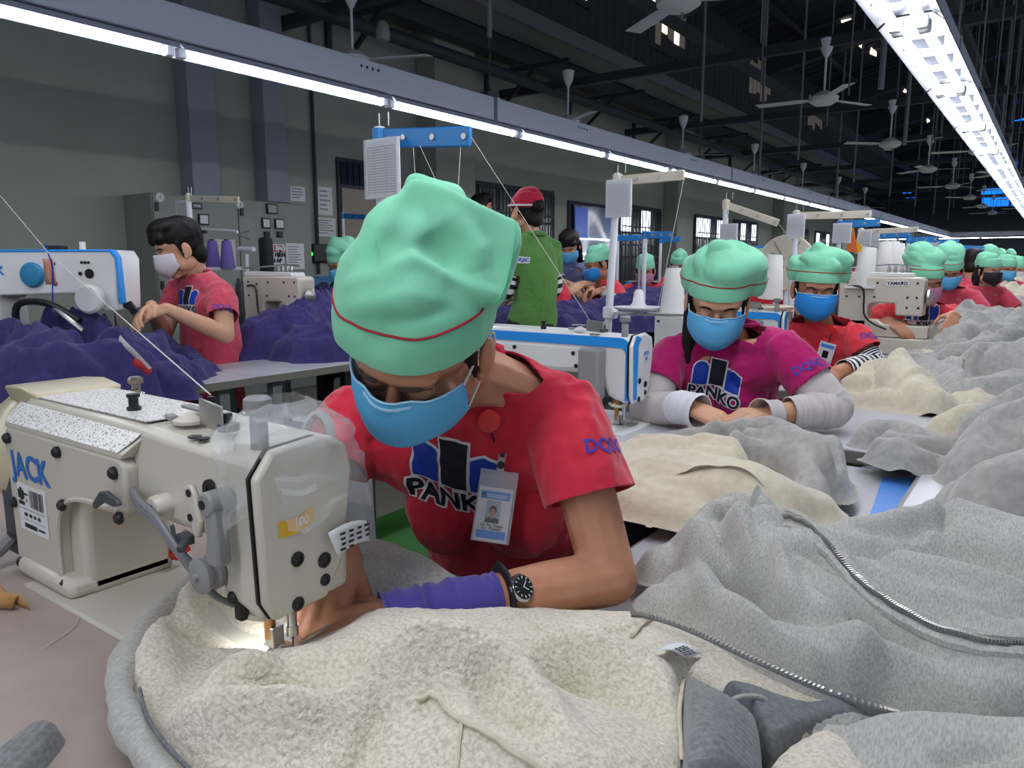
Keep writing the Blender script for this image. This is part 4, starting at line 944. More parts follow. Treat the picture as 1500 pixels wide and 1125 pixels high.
def panko(t, shirt, bvh, o, X, Y, s, m_white='print_white', cut=.007):
    # three-window emblem with the letters below, white outline under dark print
    def arch(x0, x1, y0, y1, kind, g=0):
        x0 -= g; x1 += g; y0 -= g; y1 += g
        if kind == 'round':
            r = (x1-x0)/2; return [(x0, y0), (x1, y0)]+[((x0+x1)/2+r*math.cos(PI*k/10), y1-r*.8+r*.8*math.sin(PI*k/10)) for k in range(11)]
        if kind == 'gable': return [(x0, y0), (x1, y0), (x1, y1-.07), ((x0+x1)/2, y1), (x0, y1-.07)]
        return [(x0+.0, y0), (x1-.0, y0), (x1+.01, y1), (x0-.01, y1)]
    sh = [(-.48, -.18, -.02, .42, 'round', 'print_royal'), (-.14, .15, -.02, .52, 'flat', 'print_navy'), (.19, .48, -.02, .42, 'gable', 'print_royal')]
    for x0, x1, y0, y1, k, m in sh:
        for g, mm, of in ((.026, m_white, .0012), (0, m, .0026)):
            q = arch(x0, x1, y0, y1, k, g); decal(poly2(*[(a*s, b*s) for a, b in q]), o, X, Y, 'emblem', mm, shirt, bvh, of, cut*1.0)
    for off, mm, of in ((.034, m_white, .0032), (.010, 'print_navy', .0044)):
        decal(text_mesh('PANKO', .32*s, off*s, spacing=.98), V3(o)-Vector(Y)*.19*s, X, Y, 'lettering', mm, shirt, bvh, of, cut*.7)
def person(label, J, shirt='tee_red', skin='skin', lod=1, sleeve=.62, bust=.5, seed=1, mask=None, cap=None, capstyle=0, hair=True, group=None, trousers='trousers', creas=None, wide=1., sc=1., seated=True, logo=None, shoes=True, wr=.003, collar=False, cat='person', eyes=True, handopt={}, capmat='scarf_mint', legs=True, piping=True, loops=True):
    vox = (.003, .0045, .007)[lod]
    pel = V3(J['pelvis']); nk = V3(J['neck']); H = V3(J['head'])
    t = thing('person', label, cat, (pel.x, pel.y, 0), 0, group)
    T = head_frame(H, J['hf'], J.get('hu', (0, 0, 1))); R3 = T.to_3x3()
    body = MB(); nails = []
    head_skin(body, T, R3, sc)
    body.capsule(nk-(H-nk)*.15, T @ (Vector((0, -.02, -.05))*sc), .054*sc*wide, .05*sc)
    for s in 'LR':
        sh, el, wri = V3(J['sh'+s]), V3(J['el'+s]), V3(J['wr'+s])
        body.capsule(sh, el, .044*sc, .038*sc, 12); body.capsule(el, el+(wri-el)*.35, .0385*sc, .037*sc, 12); body.capsule(el+(wri-el)*.35, wri, .037*sc, .0245*sc, 12)
        ho = dict(curl=.5); ho.update(handopt.get(s, {}))
        hand_mb(body, wri, J.get('hd'+s, wri-el), J.get('hn'+s, (0, 0, -1)), s == 'L', sc=sc*.98, nails=nails if lod == 0 else None, **ho)
        body.capsule(nk-Vector((0, 0, .06)), sh, .045, .04, 8)
    chest = pel.lerp(nk, .68)
    for s in 'LR' if lod == 0 else '': body.capsule(nk+(H-nk)*.12, nk.lerp(V3(J['sh'+s]), .6), .052*sc, .045*sc, 10)
    body.capsule(pel, chest, .09, .09); body.capsule(chest, nk, .08, .05)
    me = remesh(body, vox, 4 if lod < 2 else 3)
    to_local(me, t); bo = link('body', me, skin, t)
    if lod == 0:
        for q, nd, nn, s_ in nails:
            s3 = nd.cross(nn); m3 = Matrix((s3, nd, nn)).transposed(); MB().ell(q, (.0052*s_, .0068*s_, .0022), m3, 10, 6).build('fingernail', 'nail', bo)
    # shirt
    r = (V3(J['shL'])-V3(J['shR'])).normalized(); up = (nk-pel).normalized(); mb = MB(); rings = []
    sw = (V3(J['shL'])-V3(J['shR'])).length/2
    prof = [(0, .165, .125), (.12, .163, .128), (.3, .152*wide, .124), (.5, .153*wide, .124), (.68, .155*wide, .12), (.82, sw*.98, .105), (.92, sw*.85, .082), (1.0, .075, .07)]
    fwd0 = r.cross(up).normalized()
    pr = V3(J.get('pr', r)); bow = J.get('bow', .03)
    for f, a, b in prof:
        rr = pr.lerp(r, f).normalized(); fw = rr.cross(up).normalized(); c = pel.lerp(nk, f)-fw*bow*math.sin(PI*f)*1.0
        rings.append([c+rr*a*sc*math.cos(k*PI/12)+fw*b*sc*math.sin(k*PI/12)*(1 if math.sin(k*PI/12) > 0 else 1.0) for k in range(24)])
    fw = fwd0 if fwd0.dot(T.to_3x3().col[1]) > 0 or 'flip' in J else -fwd0
    mb.loft(rings)
    ch = pel.lerp(nk, .66)
    if bust:
        for s in (-1, 1): mb.ell(ch+r*s*.066+fw*(.03+.07*bust), (.078, .065, .085), None, 12, 8)
    ends = []
    for s in 'LR':
        sh, el = V3(J['sh'+s]), V3(J['el'+s]); d = el-sh; e = sh+d*sleeve
        mb.capsule(nk+up*.012, sh, .052*sc, .05*sc, 12); mb.capsule(ch+(sh-ch)*.55, sh-up*.03, .08*sc, .06*sc, 12)
        mb.tube([sh-d.normalized()*.03, sh+d*.25*sleeve, e], [.05*sc, .062*sc, .066*sc], 14); ends.append((sh, e, d.normalized()))
    sm = remesh(mb, vox*1.3 if lod else .0045, 7 if lod < 2 else 4)
    if creas: creases(sm, creas)
    wrinkle(sm, wr, 13, seed, (1, 1, .7)); wrinkle(sm, wr*.5, 30, seed+4)
    for sh, e, d in ends: plane_cut(sm, e-d*.007, d, e+d*.02, .082*sc)
    nd = (H-nk).normalized()*.5+up*.5; nd.normalize(); plane_cut(sm, nk+nd*.034, nd, nk+nd*.06, .125)
    bv = bvh_of(sm); loop = rim(sm, nk+nd*.034, .1)
    to_local(sm, t); so = link('shirt', sm, shirt, t, solid=.003); so.modifiers['solid'].offset = -1
    if loop: MB().tube(loop, .0055 if lod < 2 else .007, 6, closed=(loop[0]-loop[-1]).length < .03, flat=1.5, up=nd).build('collar', shirt, t)
    # legs, shoes
    if legs:
        mb = MB()
        for s in (-1, 1):
            hp = pel+r*s*.085
            if seated:
                kn = hp+fw*.36+r*s*.05; kn.z = .5; an = kn+fw*.03; an.z = .09
            else:
                kn = V3((pel.x, pel.y, 0))+r*s*.09; kn.z = pel.z*.54; an = kn.copy(); an.z = .09
            hp.z = min(hp.z, .56) if seated else hp.z
            mb.capsule(hp, kn, .092*sc, .066*sc, 12); mb.capsule(kn, an, .064*sc, .045*sc, 12)
            mb.ell(pel-Vector((0, 0, .03)), (.16, .125, .1))
            sb = MB(); fx = Vector((fw.x, fw.y, 0)).normalized(); Rz = Matrix((Vector((-fx.y, fx.x, 0)), fx, Vector((0, 0, 1)))).transposed()
            sb.ell(an+fx*.05-Vector((0, 0, .048)), (.042, .125, .04), Rz); sb.ell(an-Vector((0, 0, .03)), (.04, .045, .05)); sb.build('shoe', 'rubber', t)
        lm = remesh(mb, .012, 4); to_local(lm, t); link('trousers', lm, trousers, t)
    # hair, cap, mask, brows
    if hair:
        hb = MB(); kind = hair if isinstance(hair, str) else 'nape'
        def E(c, q): hb.ell(T @ (Vector(c)*sc), [k*sc for k in q], R3, 16, 11)
        E(*(((0, -.024, .026), (.0745, .086, .076)) if cap else ((0, -.024, .036), (.0785, .092, .088))))
        for s in (-1, 1): hb.capsule(T @ (Vector((s*.076, .018, .035))*sc), T @ (Vector((s*.075, .012, -.03))*sc), .009*sc, .004*sc)
        E((0, -.06, -.03), (.062, .045, .06))
        if kind == 'bun': E((0, -.115, .02), (.045, .04, .045)); E((0, -.09, -.05), (.05, .03, .05))
        if kind == 'long':
            hb.capsule(T @ (Vector((-.06, .0, -.03))*sc), T @ (Vector((-.075, .06, -.2))*sc), .03*sc, .015*sc); hb.capsule(T @ (Vector((-.04, -.06, -.03))*sc), T @ (Vector((-.06, .02, -.22))*sc), .035*sc, .02*sc)
        if kind == 'short' or (kind == 'shoulder' and not cap):
            E((0, -.02, .06), (.086, .1, .085)); (None if cap else (E((0, .06, .085), (.07, .045, .035)), E((-.03, .075, .07), (.05, .03, .028)), E((.035, .07, .072), (.045, .03, .028)), E((.0, .03, .11), (.075, .07, .04))))
        if kind == 'shoulder':
            for s in (-1, 1): hb.capsule(T @ (Vector((s*.07, -.02, .02))*sc), T @ (Vector((s*.085, -.0, -.12))*sc), .03*sc, .02*sc)
            E((0, -.08, -.06), (.07, .04, .09))
        hm = remesh(hb, .004 if lod < 2 else .007, 3)
        V = getv(hm); Ti = np.array(T.inverted()); lv = (V@Ti[:3, :3].T+Ti[:3, 3])/sc
        N = getn(hm); nz = vnoise(lv*np.array((1, .3, .3)), 90, seed); setv(hm, V+N*(nz*.0022*sc)[:, None])
        to_local(hm, t); link('hair', hm, 'hair', t)
    if cap: cap_part(t, T, sc, capmat, capstyle, seed, .0045 if lod < 2 else .007, piping)
    if mask: mask_part(t, T, sc, mask, lod < 2 and loops, mask in ('mask_blue', 'mask_deep'))
    if eyes:
        for s in (-1, 1):
            mb = MB(); mb.tube(spline([T @ (Vector((s*.014, .0915, .026))*sc), T @ (Vector((s*.032, .0915, .033))*sc), T @ (Vector((s*.052, .078, .027))*sc)], 4), [.0015*sc]*2+[.0032*sc]*5+[.0012*sc]*2, 6, flat=.5); mb.build('eyebrow', 'hair', t)
            mb = MB(); mb.tube(spline([T @ (Vector((s*.016, .0855, -.001))*sc), T @ (Vector((s*.032, .0895, -.0045))*sc), T @ (Vector((s*.047, .0815, -.001))*sc)], 4), .0014*sc, 5); mb.build('eyelashes', 'hair', t)
    if logo: panko(t, so, bv, *logo)
    return dict(t=t, body=bo, shirt=so, bv=bv, T=T, fw=fw, r=r, up=up, chest=ch, H=H)
def pose(H, yaw=0, pitch=.6, lean=.2, hands=None, seated=True, sw=.165, roll=0, hz=.86, reach=.28, spread=.1, pz=None):
    # yaw 0 faces the camera end of the hall (-Y); positive turns towards +X
    H = V3(H); f = Vector((math.sin(yaw), -math.cos(yaw), 0)); r = Vector((math.cos(yaw), math.sin(yaw), 0)); z = Vector((0, 0, 1))   # r: the person's own left
    nk = H-f*(.03+.06*pitch)-z*.14; pel = nk-f*lean; pel.z = pz if pz else (.5 if seated else .88)
    J = dict(head=H, hf=f*math.cos(pitch)-z*math.sin(pitch)+r*roll, neck=nk, pelvis=pel, shL=nk+r*sw-z*.035, shR=nk-r*sw-z*.035)
    for s, k in (('L', 1), ('R', -1)):
        w_ = V3(hands[s]) if hands and s in hands else V3(nk+f*reach+r*k*spread) 
        if not (hands and s in hands): w_.z = hz
        J['wr'+s] = w_; J['el'+s] = ik(J['sh'+s], w_, .27, .245, r*k*.8-z*.8-f*.1)
        d = f*.8-r*k*.4-z*.3; J['hd'+s] = d; J['hn'+s] = -z*.8-r*k*.5
    return J
# ---- the woman sewing nearest to the camera
hf = camv(-.36, -.79, -.50).normalized(); hu = camv(-.02, .56, -.83)
nb = V3(P(577, 577, .925)); Hm = nb-hf*.088
Jm = dict(head=Hm, hf=hf, hu=hu, neck=P(705, 562, 1.12), pelvis=(-.83, 1.15, .5), shL=P(828, 602, 1.09), shR=P(522, 612, 1.235),
          elL=P(893, 846, 1.03), wrL=P(604, 900, .93), elR=P(452, 738, 1.16), wrR=P(500, 808, .985))
Jm['hdL'] = V3(P(478, 934, .895))-V3(Jm['wrL']); Jm['hnL'] = camv(-.1, -.75, .5)
Jm['hdR'] = V3(P(452, 965, .885))-V3(Jm['wrR']); Jm['hnR'] = camv(-.25, -.35, .9)
def PL(*q): return [V3(P(*k)) for k in q]
cr = [(PL((785, 640, 1.0), (760, 720, 1.0), (720, 790, 1.02)), .012, .007), (PL((800, 690, 1.0), (760, 760, 1.03), (690, 820, 1.06)), .014, .009), (PL((745, 545, 1.0), (780, 565, 1.0), (830, 570, .99)), .007, .004),
      (PL((560, 600, 1.1), (570, 680, 1.08), (590, 760, 1.08)), .012, .006), (PL((700, 790, 1.04), (640, 810, 1.07), (600, 790, 1.1)), .012, .008), (PL((830, 650, .98), (870, 640, .99), (900, 620, 1.0)), .01, .004), (PL((720, 620, 1.0), (780, 600, 1.0), (840, 640, .99)), .012, .005)]
W1 = person('woman in red shirt and pointed mint headscarf sewing at the nearest machine, blue mask', Jm, 'tee_red', 'skin', 0, .56, .3, 3, None, None, hair='bun', creas=cr, wr=.0035, shoes=True,
            handopt=dict(L=dict(curl=.28), R=dict(curl=.3, fcurl=(.1, .16, .3, .5))), eyes=False)
t1 = W1['t']; T1 = W1['T']
# headscarf with point and big corner flap
mb = MB(); R3 = T1.to_3x3()
mb.ell(T1 @ Vector((0, -.012, .042)), (.09, .108, .09), R3, 24, 16)
for a, b, ra, rb in (((592, 440, .915), (600, 360, .93), .082, .062), ((600, 360, .93), (612, 276, .945), .060, .016), ((600, 350, .93), (650, 345, .94), .055, .045), ((575, 420, .92), (572, 470, .92), .07, .07), ((640, 400, .94), (645, 450, .96), .06, .06), ((612, 272, .945), (650, 300, .94), .016, .03), ((640, 330, .93), (720, 370, .96), .035, .024), ((590, 470, .98), (600, 400, 1.0), .085, .08)):
    mb.capsule(P(*a), P(*b), ra, rb, 14)
fl = [(604, 258), (640, 268), (700, 296), (761, 322), (762, 352), (752, 405), (738, 438), (722, 447), (700, 436), (664, 418), (610, 410), (560, 400), (545, 350), (580, 290)]
fr = [V3(P(x, y, .842+.00026*(x-560)-.0001*(y-400))) for x, y in fl]; bk = [q+V3(cF)*.06 for q in fr]; n_ = len(fl)
mb.add(fr+bk, [tuple(range(n_)), tuple(range(2*n_-1, n_-1, -1))]+[((i+1) % n_, i, n_+i, n_+(i+1) % n_) for i in range(n_)])
cm = remesh(mb, .0042, 10)
creases(cm, [(PL((738, 436, .89), (700, 428, .88), (650, 402, .86), (604, 386, .85), (575, 396, .85)), .010, .009), (PL((700, 456, .92), (650, 428, .9), (610, 408, .86)), .011, -.008), (PL((650, 300, .86), (690, 340, .87), (708, 400, .88)), .018, .009), (PL((636, 335, .85), (660, 370, .86), (668, 400, .87)), .020, -.012),
             (PL((700, 320, .88), (724, 360, .89), (725, 410, .89)), .014, -.007), (PL((520, 455, .85), (600, 432, .84), (690, 470, .9)), .012, .006), (PL((515, 430, .86), (570, 415, .85), (600, 422, .85)), .009, -.006), (PL((560, 330, .88), (600, 340, .86), (630, 325, .86)), .02, .008),
             (PL((530, 400, .86), (560, 365, .86), (590, 345, .86)), .014, -.008), (PL((594, 295, .9), (606, 340, .87), (600, 385, .85)), .012, .006), (PL((560, 478, .84), (640, 455, .85), (690, 455, .9)), .008, -.005), (PL((520, 380, .87), (545, 340, .88), (575, 300, .9)), .014, .007)])
Ti = np.array(T1.inverted()); V = getv(cm); lv = V@Ti[:3, :3].T+Ti[:3, 3]
plane_cut(cm, T1 @ Vector((0, 0, .042)), R3 @ Vector((0, .16, -1)), T1 @ Vector((0, 0, 0)), 1.0)
wrinkle(cm, .0022, 11, 5)
bv = bvh_of(cm); to_local(cm, t1); cap1 = link('headscarf', cm, 'scarf_mint', t1, solid=.0022); cap1.modifiers['solid'].offset = -1
pts = []
for k in range(56):
    a = -1.75+3.5*k/55; d = Vector((math.sin(a), math.cos(a), 0)); z = .084+.16*math.cos(a)*.1
    h = bv.ray_cast(T1 @ (d*.4+Vector((0, 0, z))), R3 @ -d)
    if h[0] is not None: pts.append(h[0]+(R3 @ d)*.0004)
MB().tube(pts, .0017, 6).build('piping', 'piping_red', cap1)
pts = []
for x, y in ((762, 324), (761, 352), (751, 405), (738, 437), (722, 446)):
    h = bv.ray_cast(V3(CAM), V3(P(x-7, y, 1))-V3(CAM)); 
    if h[0] is not None: pts.append(h[0])
if len(pts) > 2: MB().tube(spline(pts, 5), .0013, 5).build('hem_stitch', mat('hem_mint', '5fc593', .8), cap1)
mask_part(t1, T1, 1.0, 'mask_blue', zb=.9, zt=.012)
for s in (-1, 1):
    mb = MB(); mb.tube(spline([T1 @ Vector((s*.012, .0935, .026)), T1 @ Vector((s*.03, .0945, .033)), T1 @ Vector((s*.053, .08, .028))], 5), [.0008]*2+[.0028]*6+[.0008]*3, 6, flat=.35); mb.build('eyebrow', 'brow', t1)
    mb = MB(); mb.tube(spline([T1 @ Vector((s*.015, .0872, .0)), T1 @ Vector((s*.032, .0905, -.0035)), T1 @ Vector((s*.049, .083, .0005))], 5), .001, 6); mb.build('eyelashes', 'brow', t1)
# emblem on the chest, lettering on the sleeve
bvs = W1['bv']
oc = V3(P(668, 708, 1.0)); Xc = camv(.93, -.11, .18).normalized(); Yc = camv(.06, .93, -.2); Yc = (Yc-Xc*Yc.dot(Xc)).normalized()
def drop(x, y):
    h = bvs.ray_cast(V3(CAM), V3(P(x, y, 1))-V3(CAM)); return h
h = drop(660, 705)
if h[0] is not None:
    n_ = h[1]; n_ = n_ if n_.dot(V3(cF)) < 0 else -n_
    Xc = (V3(P(760, 722, 1.0))-V3(P(600, 702, 1.03))).normalized(); Xc = (Xc-n_*Xc.dot(n_)).normalized(); Yc = n_.cross(Xc)
    panko(t1, W1['shirt'], bvs, h[0]-Yc*.008+Xc*.004, Xc, Yc, .152, cut=.006)
h = drop(884, 652)
if h[0] is not None:
    n_ = h[1]; n_ = n_ if n_.dot(V3(cF)) < 0 else -n_
    Xs = (V3(P(905, 648, 1.0))-V3(P(860, 656, 1.0))).normalized(); Xs = (Xs-n_*Xs.dot(n_)).normalized()
    decal(text_mesh('DQSC', .027, .0006), h[0]+Xs*.008, Xs, n_.cross(Xs), 'sleeve_lettering', 'print_violet', W1['shirt'], bvs, .0012, .006)
# collar rib and sleeve hem
nkp = V3(Jm['neck']); upn = W1['up']
# purple cuff and watch on her left forearm
el, wr_ = V3(Jm['elL']), V3(Jm['wrL']); dl = wr_-el
arm_sleeve(t1, 'forearm_cuff', [el+dl*.60, el+dl*.75, el+dl*.9, el+dl*1.0, wr_+V3(Jm['hdL']).normalized()*.035], [.034, .0345, .0325, .032, .036], 'violet_cuff', .0035, 3)
wc = el+dl*.565; Rw = frame(dl)
w1 = MB(); w1.tube([wc+Rw @ Vector((.0375*math.cos(a), .0375*math.sin(a), 0)) for a in np.linspace(0, 2*PI, 24, endpoint=False)], .004, 8, closed=True, flat=2.2, up=dl); wo = w1.build('wristwatch', 'black', t1)
cn = (V3(CAM)-wc).normalized(); cn = (cn-dl.normalized()*cn.dot(dl.normalized())).normalized(); cn = (cn*.8+Vector((0, 0, 1))*.2-dl.normalized()*.35).normalized()
MB().lathe([(.016, 0), (.0185, .003), (.0185, .006), (.016, .009)], wc+cn*.034, frame(cn), 24).build('watch_case', 'chrome', wo)
MB().lathe([(.0155, .0085), (.0155, .0098)], wc+cn*.034, frame(cn), 24).build('watch_face', 'black', wo)
mb = MB(); Rf = frame(cn)
for a in range(12): mb.box(wc+cn*.0442+Rf @ Vector((.0125*math.cos(a*PI/6), .0125*math.sin(a*PI/6), 0)), (.003, .001, .0006), Rf @ Matrix.Rotation(a*PI/6, 3, 'Z'))
mb.box(wc+cn*.0442+Rf @ Vector((.003, .002, 0)), (.009, .001, .0006), Rf @ Matrix.Rotation(.6, 3, 'Z')); mb.box(wc+cn*.0442+Rf @ Vector((-.002, .004, 0)), (.01, .0008, .0006), Rf @ Matrix.Rotation(2.0, 3, 'Z'))
mb.build('watch_marks', 'print_white', wo)
# ---- badge hanging from a red reel
def surf(x, y, off=.004):
    h = drop(x, y); 
    q = h[0] if h[0] is not None else V3(P(x, y, 1.0)); d = (V3(CAM)-q).normalized(); return q+d*off
rq = surf(716, 617, .006)
bt = thing('id_badge', 'clear badge holder with a photo card hanging from a red reel on the red shirt', 'badge', rq)
rn = (V3(CAM)-rq).normalized()
MB().lathe([(.0, 0), (.0165, 0), (.0175, .003), (.0165, .006), (.012, .0072), (0, .0074)], rq, frame(rn), 28).build('reel', 'red_plastic', bt)
top = surf(727, 662, .008); tl = surf(724, 684, .008)
MB().tube([rq+rn*.003, V3(P(724, 648, (V3(top)-V3(CAM)).dot(V3(cF))))], .0012, 6).build('cord', 'black', bt)
Yb = (V3(P(725, 684, 1))-V3(P(722, 795, 1))).normalized(); bn = rn; 
c0 = surf(723, 740, .013); tdep = (c0-V3(CAM)).dot(V3(cF))-.036
Xb = (V3(P(752, 690, tdep))-V3(P(697, 682, tdep))).normalized(); Xb.normalize(); bn = Xb.cross(Yb).normalized(); Yb = bn.cross(Xb)
ct = V3(P(725, 741, tdep))
def B(x, y, z=0): return ct+Xb*x+Yb*y+bn*z
Rb = Matrix((Xb, Yb, bn)).transposed()
MB().box(B(0, .053+.012), (.011, .03, .001), Rb).build('strap', 'sleeve_film', bt); MB().lathe([(.0055, 0), (.0055, .003), (.004, .004)], B(0, .06, 0), frame(bn), 16).build('snap', 'black', bt)
MB().box(B(0, .0785, 0), (.007, .014, .003), Rb).build('clip', 'black', bt, bevel=.001)
MB().box(B(0, -.001, 0), (.056, .106, .0008), Rb).build('holder_back', 'sleeve_film', bt, bevel=.0003)
MB().box(B(0, .043, .0012), (.054, .004, .0012), Rb).build('holder_seal', 'sleeve_film', bt)
cd = MB().box(B(-.0008, -.013, .0015), (.049, .079, .0008), Rb).build('card', 'paper', bt)
def pr(name, rs, m, z=.0021): 
    v, f = rs; return decal((v, f), B(-.0008, -.013, z), Xb, Yb, name, m, cd, off=0)
pr('card_header', rects2([(-.0215, .0225, .0215, .034)]), 'panel_blue'); pr('card_footer', rects2([(-.0215, -.035, .0215, -.0235)]), 'panel_blue')
pr('card_print', rects2([(-.0135, .0285, .018, .0297), (-.0115, .0255, .0165, .0267)]), 'print_white', .0024); pr('card_emblem', rects2([(-.0195, .026, -.0175, .0315), (-.0173, .0265, -.0155, .0318), (-.0153, .026, -.0142, .0312), (-.0195, .0243, -.0142, .0255)]), 'print_navy', .0024)
pr('portrait', rects2([(-.0115, -.012, .0095, .0205)]), mat('portrait_back', '9fb4ba', .6), .0023)
def oval(cx, cy, rx, ry, a0=0, a1=2*PI): return poly2(*[(cx+rx*math.cos(a0+(a1-a0)*k/20), cy+ry*math.sin(a0+(a1-a0)*k/20)) for k in range(21 if a1-a0 < 6 else 20)])
pr('portrait_hair', oval(-.001, .0065, .0055, .0068), 'hair', .0025); pr('portrait_face', oval(-.001, .0035, .0042, .0058), 'skin', .0027); pr('portrait_neck', rects2([(-.003, -.006, .001, -.0005)]), 'skin', .0026)
pr('portrait_shirt', poly2((-.0112, -.0118), (.0092, -.0118), (.0088, -.006), (.003, -.0035), (-.001, -.0052), (-.005, -.0035), (-.0108, -.006)), mat('portrait_shirt', '33312f', .8), .0025)
decal(text_mesh('Lê Thị Trang', .0062, .00012), B(-.0008, -.0288, .0022), Xb, Yb, 'card_name', 'print_black', cd); decal(text_mesh('ID:   71506684', .0046, .0001), B(-.0008, -.0338, .0022), Xb, Yb, 'card_number', 'print_black', cd)
MB().box(B(0, -.006, .004), (.054, .095, .0005), Rb).build('holder_front', mat('clear_front', 'eef2f6', .08, alpha=.08), bt)
stool('cream stool under the woman sewing nearest', -.82, 1.17)
# ---- the other workers
_p = person
def person(label, J, *a, **k):
    r_ = _p(label, J, *a, **k)
    if k.get('seated', True) and k.get('legs', True): SEATS.append((label, float(J['pelvis'][0]), float(J['pelvis'][1])))
    return r_
SEATS = []
def HP(x, y, t): return V3(P(x, y, t))
# woman in magenta, second of the right line
H = HP(1050, 445, 2.17)
J = pose(H, .25, .45, .2, dict(R=HP(1012, 597, 2.0), L=HP(1128, 607, 1.98)))
J['shR'] = HP(985, 520, 2.28); J['shL'] = HP(1148, 512, 2.1); J['neck'] = HP(1068, 492, 2.24)
J['elL'] = HP(1222, 598, 2.02); J['elR'] = HP(948, 598, 2.2)
J['hf'] = camv(-.22, -.55, -.8); J['hu'] = camv(0, .9, -.4)
J['hdR'] = HP(1040, 612, 1.95)-HP(1005, 597, 2.0); J['hdL'] = HP(1085, 607, 1.93)-HP(1128, 607, 1.98); J['hnL'] = camv(0, -.8, .3); J['hnR'] = camv(.1, -.7, .4)
W2 = person('woman in magenta shirt with white sleeves and blue mask, second of the right line', J, 'tee_magenta', 'skin_light', 1, .6, .6, 11, 'mask_blue', True, 0, hair='long', wr=.004,
            handopt=dict(L=dict(curl=.7), R=dict(curl=.8)))
def on_front(W, x, y):
    h = W['bv'].ray_cast(V3(CAM), V3(P(x, y, 1))-V3(CAM))
    if h[0] is None: return None
    n_ = h[1]; n_ = n_ if n_.dot(V3(cF)) < 0 else -n_
    return h[0], n_
def front_logo(W, x, y, s, ax=(1, 0), cut=.008):
    q = on_front(W, x, y)
    if q is None: return
    o, n_ = q; X_ = camv(ax[0], ax[1], 0); X_ = (X_-n_*X_.dot(n_)).normalized(); panko(W['t'], W['shirt'], W['bv'], o, X_, n_.cross(X_), s, cut=cut)
def sleeve_word(W, x, y, s, ax, word='DQSC', m='print_violet'):
    q = on_front(W, x, y)
    if q is None: return
    o, n_ = q; X_ = camv(ax[0], ax[1], 0); X_ = (X_-n_*X_.dot(n_)).normalized(); decal(text_mesh(word, s, s*.025), o, X_, n_.cross(X_), 'sleeve_lettering', m, W['shirt'], W['bv'], .0015, s*.4)
front_logo(W2, 1048, 562, .142, (1, -.02)); sleeve_word(W2, 1184, 535, .032, (1, .3))
el, wr_, sh = V3(J['elL']), V3(J['wrL']), V3(J['shL'])
arm_sleeve(W2['t'], 'arm_sleeve', [sh.lerp(el, .5), sh.lerp(el, .8), el, el.lerp(wr_, .25), el.lerp(wr_, .55), el.lerp(wr_, .72)], [.055, .053, .05, .05, .044, .04], 'sleeve_white', .0025, 2)
arm_sleeve(W2['t'], 'wrist_cuff', [el.lerp(wr_, .86), wr_, wr_+V3(J['hdL']).normalized()*.04], [.036, .037, .042], 'sleeve_white', .0012, 5)
el, wr_, sh = V3(J['elR']), V3(J['wrR']), V3(J['shR'])
arm_sleeve(W2['t'], 'arm_sleeve', [sh.lerp(el, .5), sh.lerp(el, .8), el, el.lerp(wr_, .3), el.lerp(wr_, .7)], [.055, .053, .05, .049, .042], 'sleeve_white', .003, 7)
arm_sleeve(W2['t'], 'wrist_cuff', [el.lerp(wr_, .7), el.lerp(wr_, .9), wr_+V3(J['hdR']).normalized()*.03], [.043, .044, .046], 'print_white', .003, 5)
# woman in coral with striped cuffs, third
H = HP(1194, 424, 3.0)
J = pose(H, .2, .4, .2, dict(R=HP(1180, 535, 2.85), L=HP(1225, 545, 2.75)))
J['shL'] = HP(1252, 492, 2.95); J['shR'] = HP(1140, 490, 3.12); J['elL'] = HP(1278, 532, 2.9); J['neck'] = HP(1202, 476, 3.06); J['hf'] = camv(-.18, -.4, -.88); J['hu'] = camv(0, .9, -.4)
W3 = person('woman in coral shirt, badge on chest and striped cuffs, third of the right line', J, 'tee_coral', 'skin', 1, .62, .5, 12, 'mask_deep', True, 0, hair='bun', wr=.004)
el, wr_, sh = V3(J['elL']), V3(J['wrL']), V3(J['shL'])
arm_sleeve(W3['t'], 'striped_sleeve', [sh.lerp(el, .62), sh.lerp(el, .85), el, el.lerp(wr_, .4), el.lerp(wr_, .8)], [.05, .047, .044, .042, .038], 'black', .002, 3, 'print_white', 16)
sleeve_word(W3, 1278, 492, .035, (1, .1))
q = on_front(W3, 1211, 515)
if q:
    o, n_ = q; o = o+n_*.02; t = thing('id_badge', 'small photo badge hanging on the coral shirt', 'badge', o); X_ = camv(1, -.1, 0); X_ = (X_-n_*X_.dot(n_)).normalized(); Y_ = n_.cross(X_); Rb_ = Matrix((X_, Y_, n_)).transposed()
    MB().box(o, (.06, .09, .002), Rb_).build('card', 'paper', t); MB().box(o+n_*.0015+Y_*.03, (.05, .015, .001), Rb_).build('card_header', 'panel_blue', t); MB().box(o+n_*.0015-Y_*.005, (.022, .03, .001), Rb_).build('portrait', 'hair', t); MB().box(o+n_*.0015-Y_*.038, (.05, .01, .001), Rb_).build('card_footer', 'panel_blue', t)
    MB().cyl(o+Y_*.045, o+Y_*.09, .002).build('strap', 'black', t); MB().lathe([(0, 0), (.016, 0), (.016, .006), (0, .008)], o+Y_*.1, frame(n_), 18).build('reel', 'red_plastic', t)
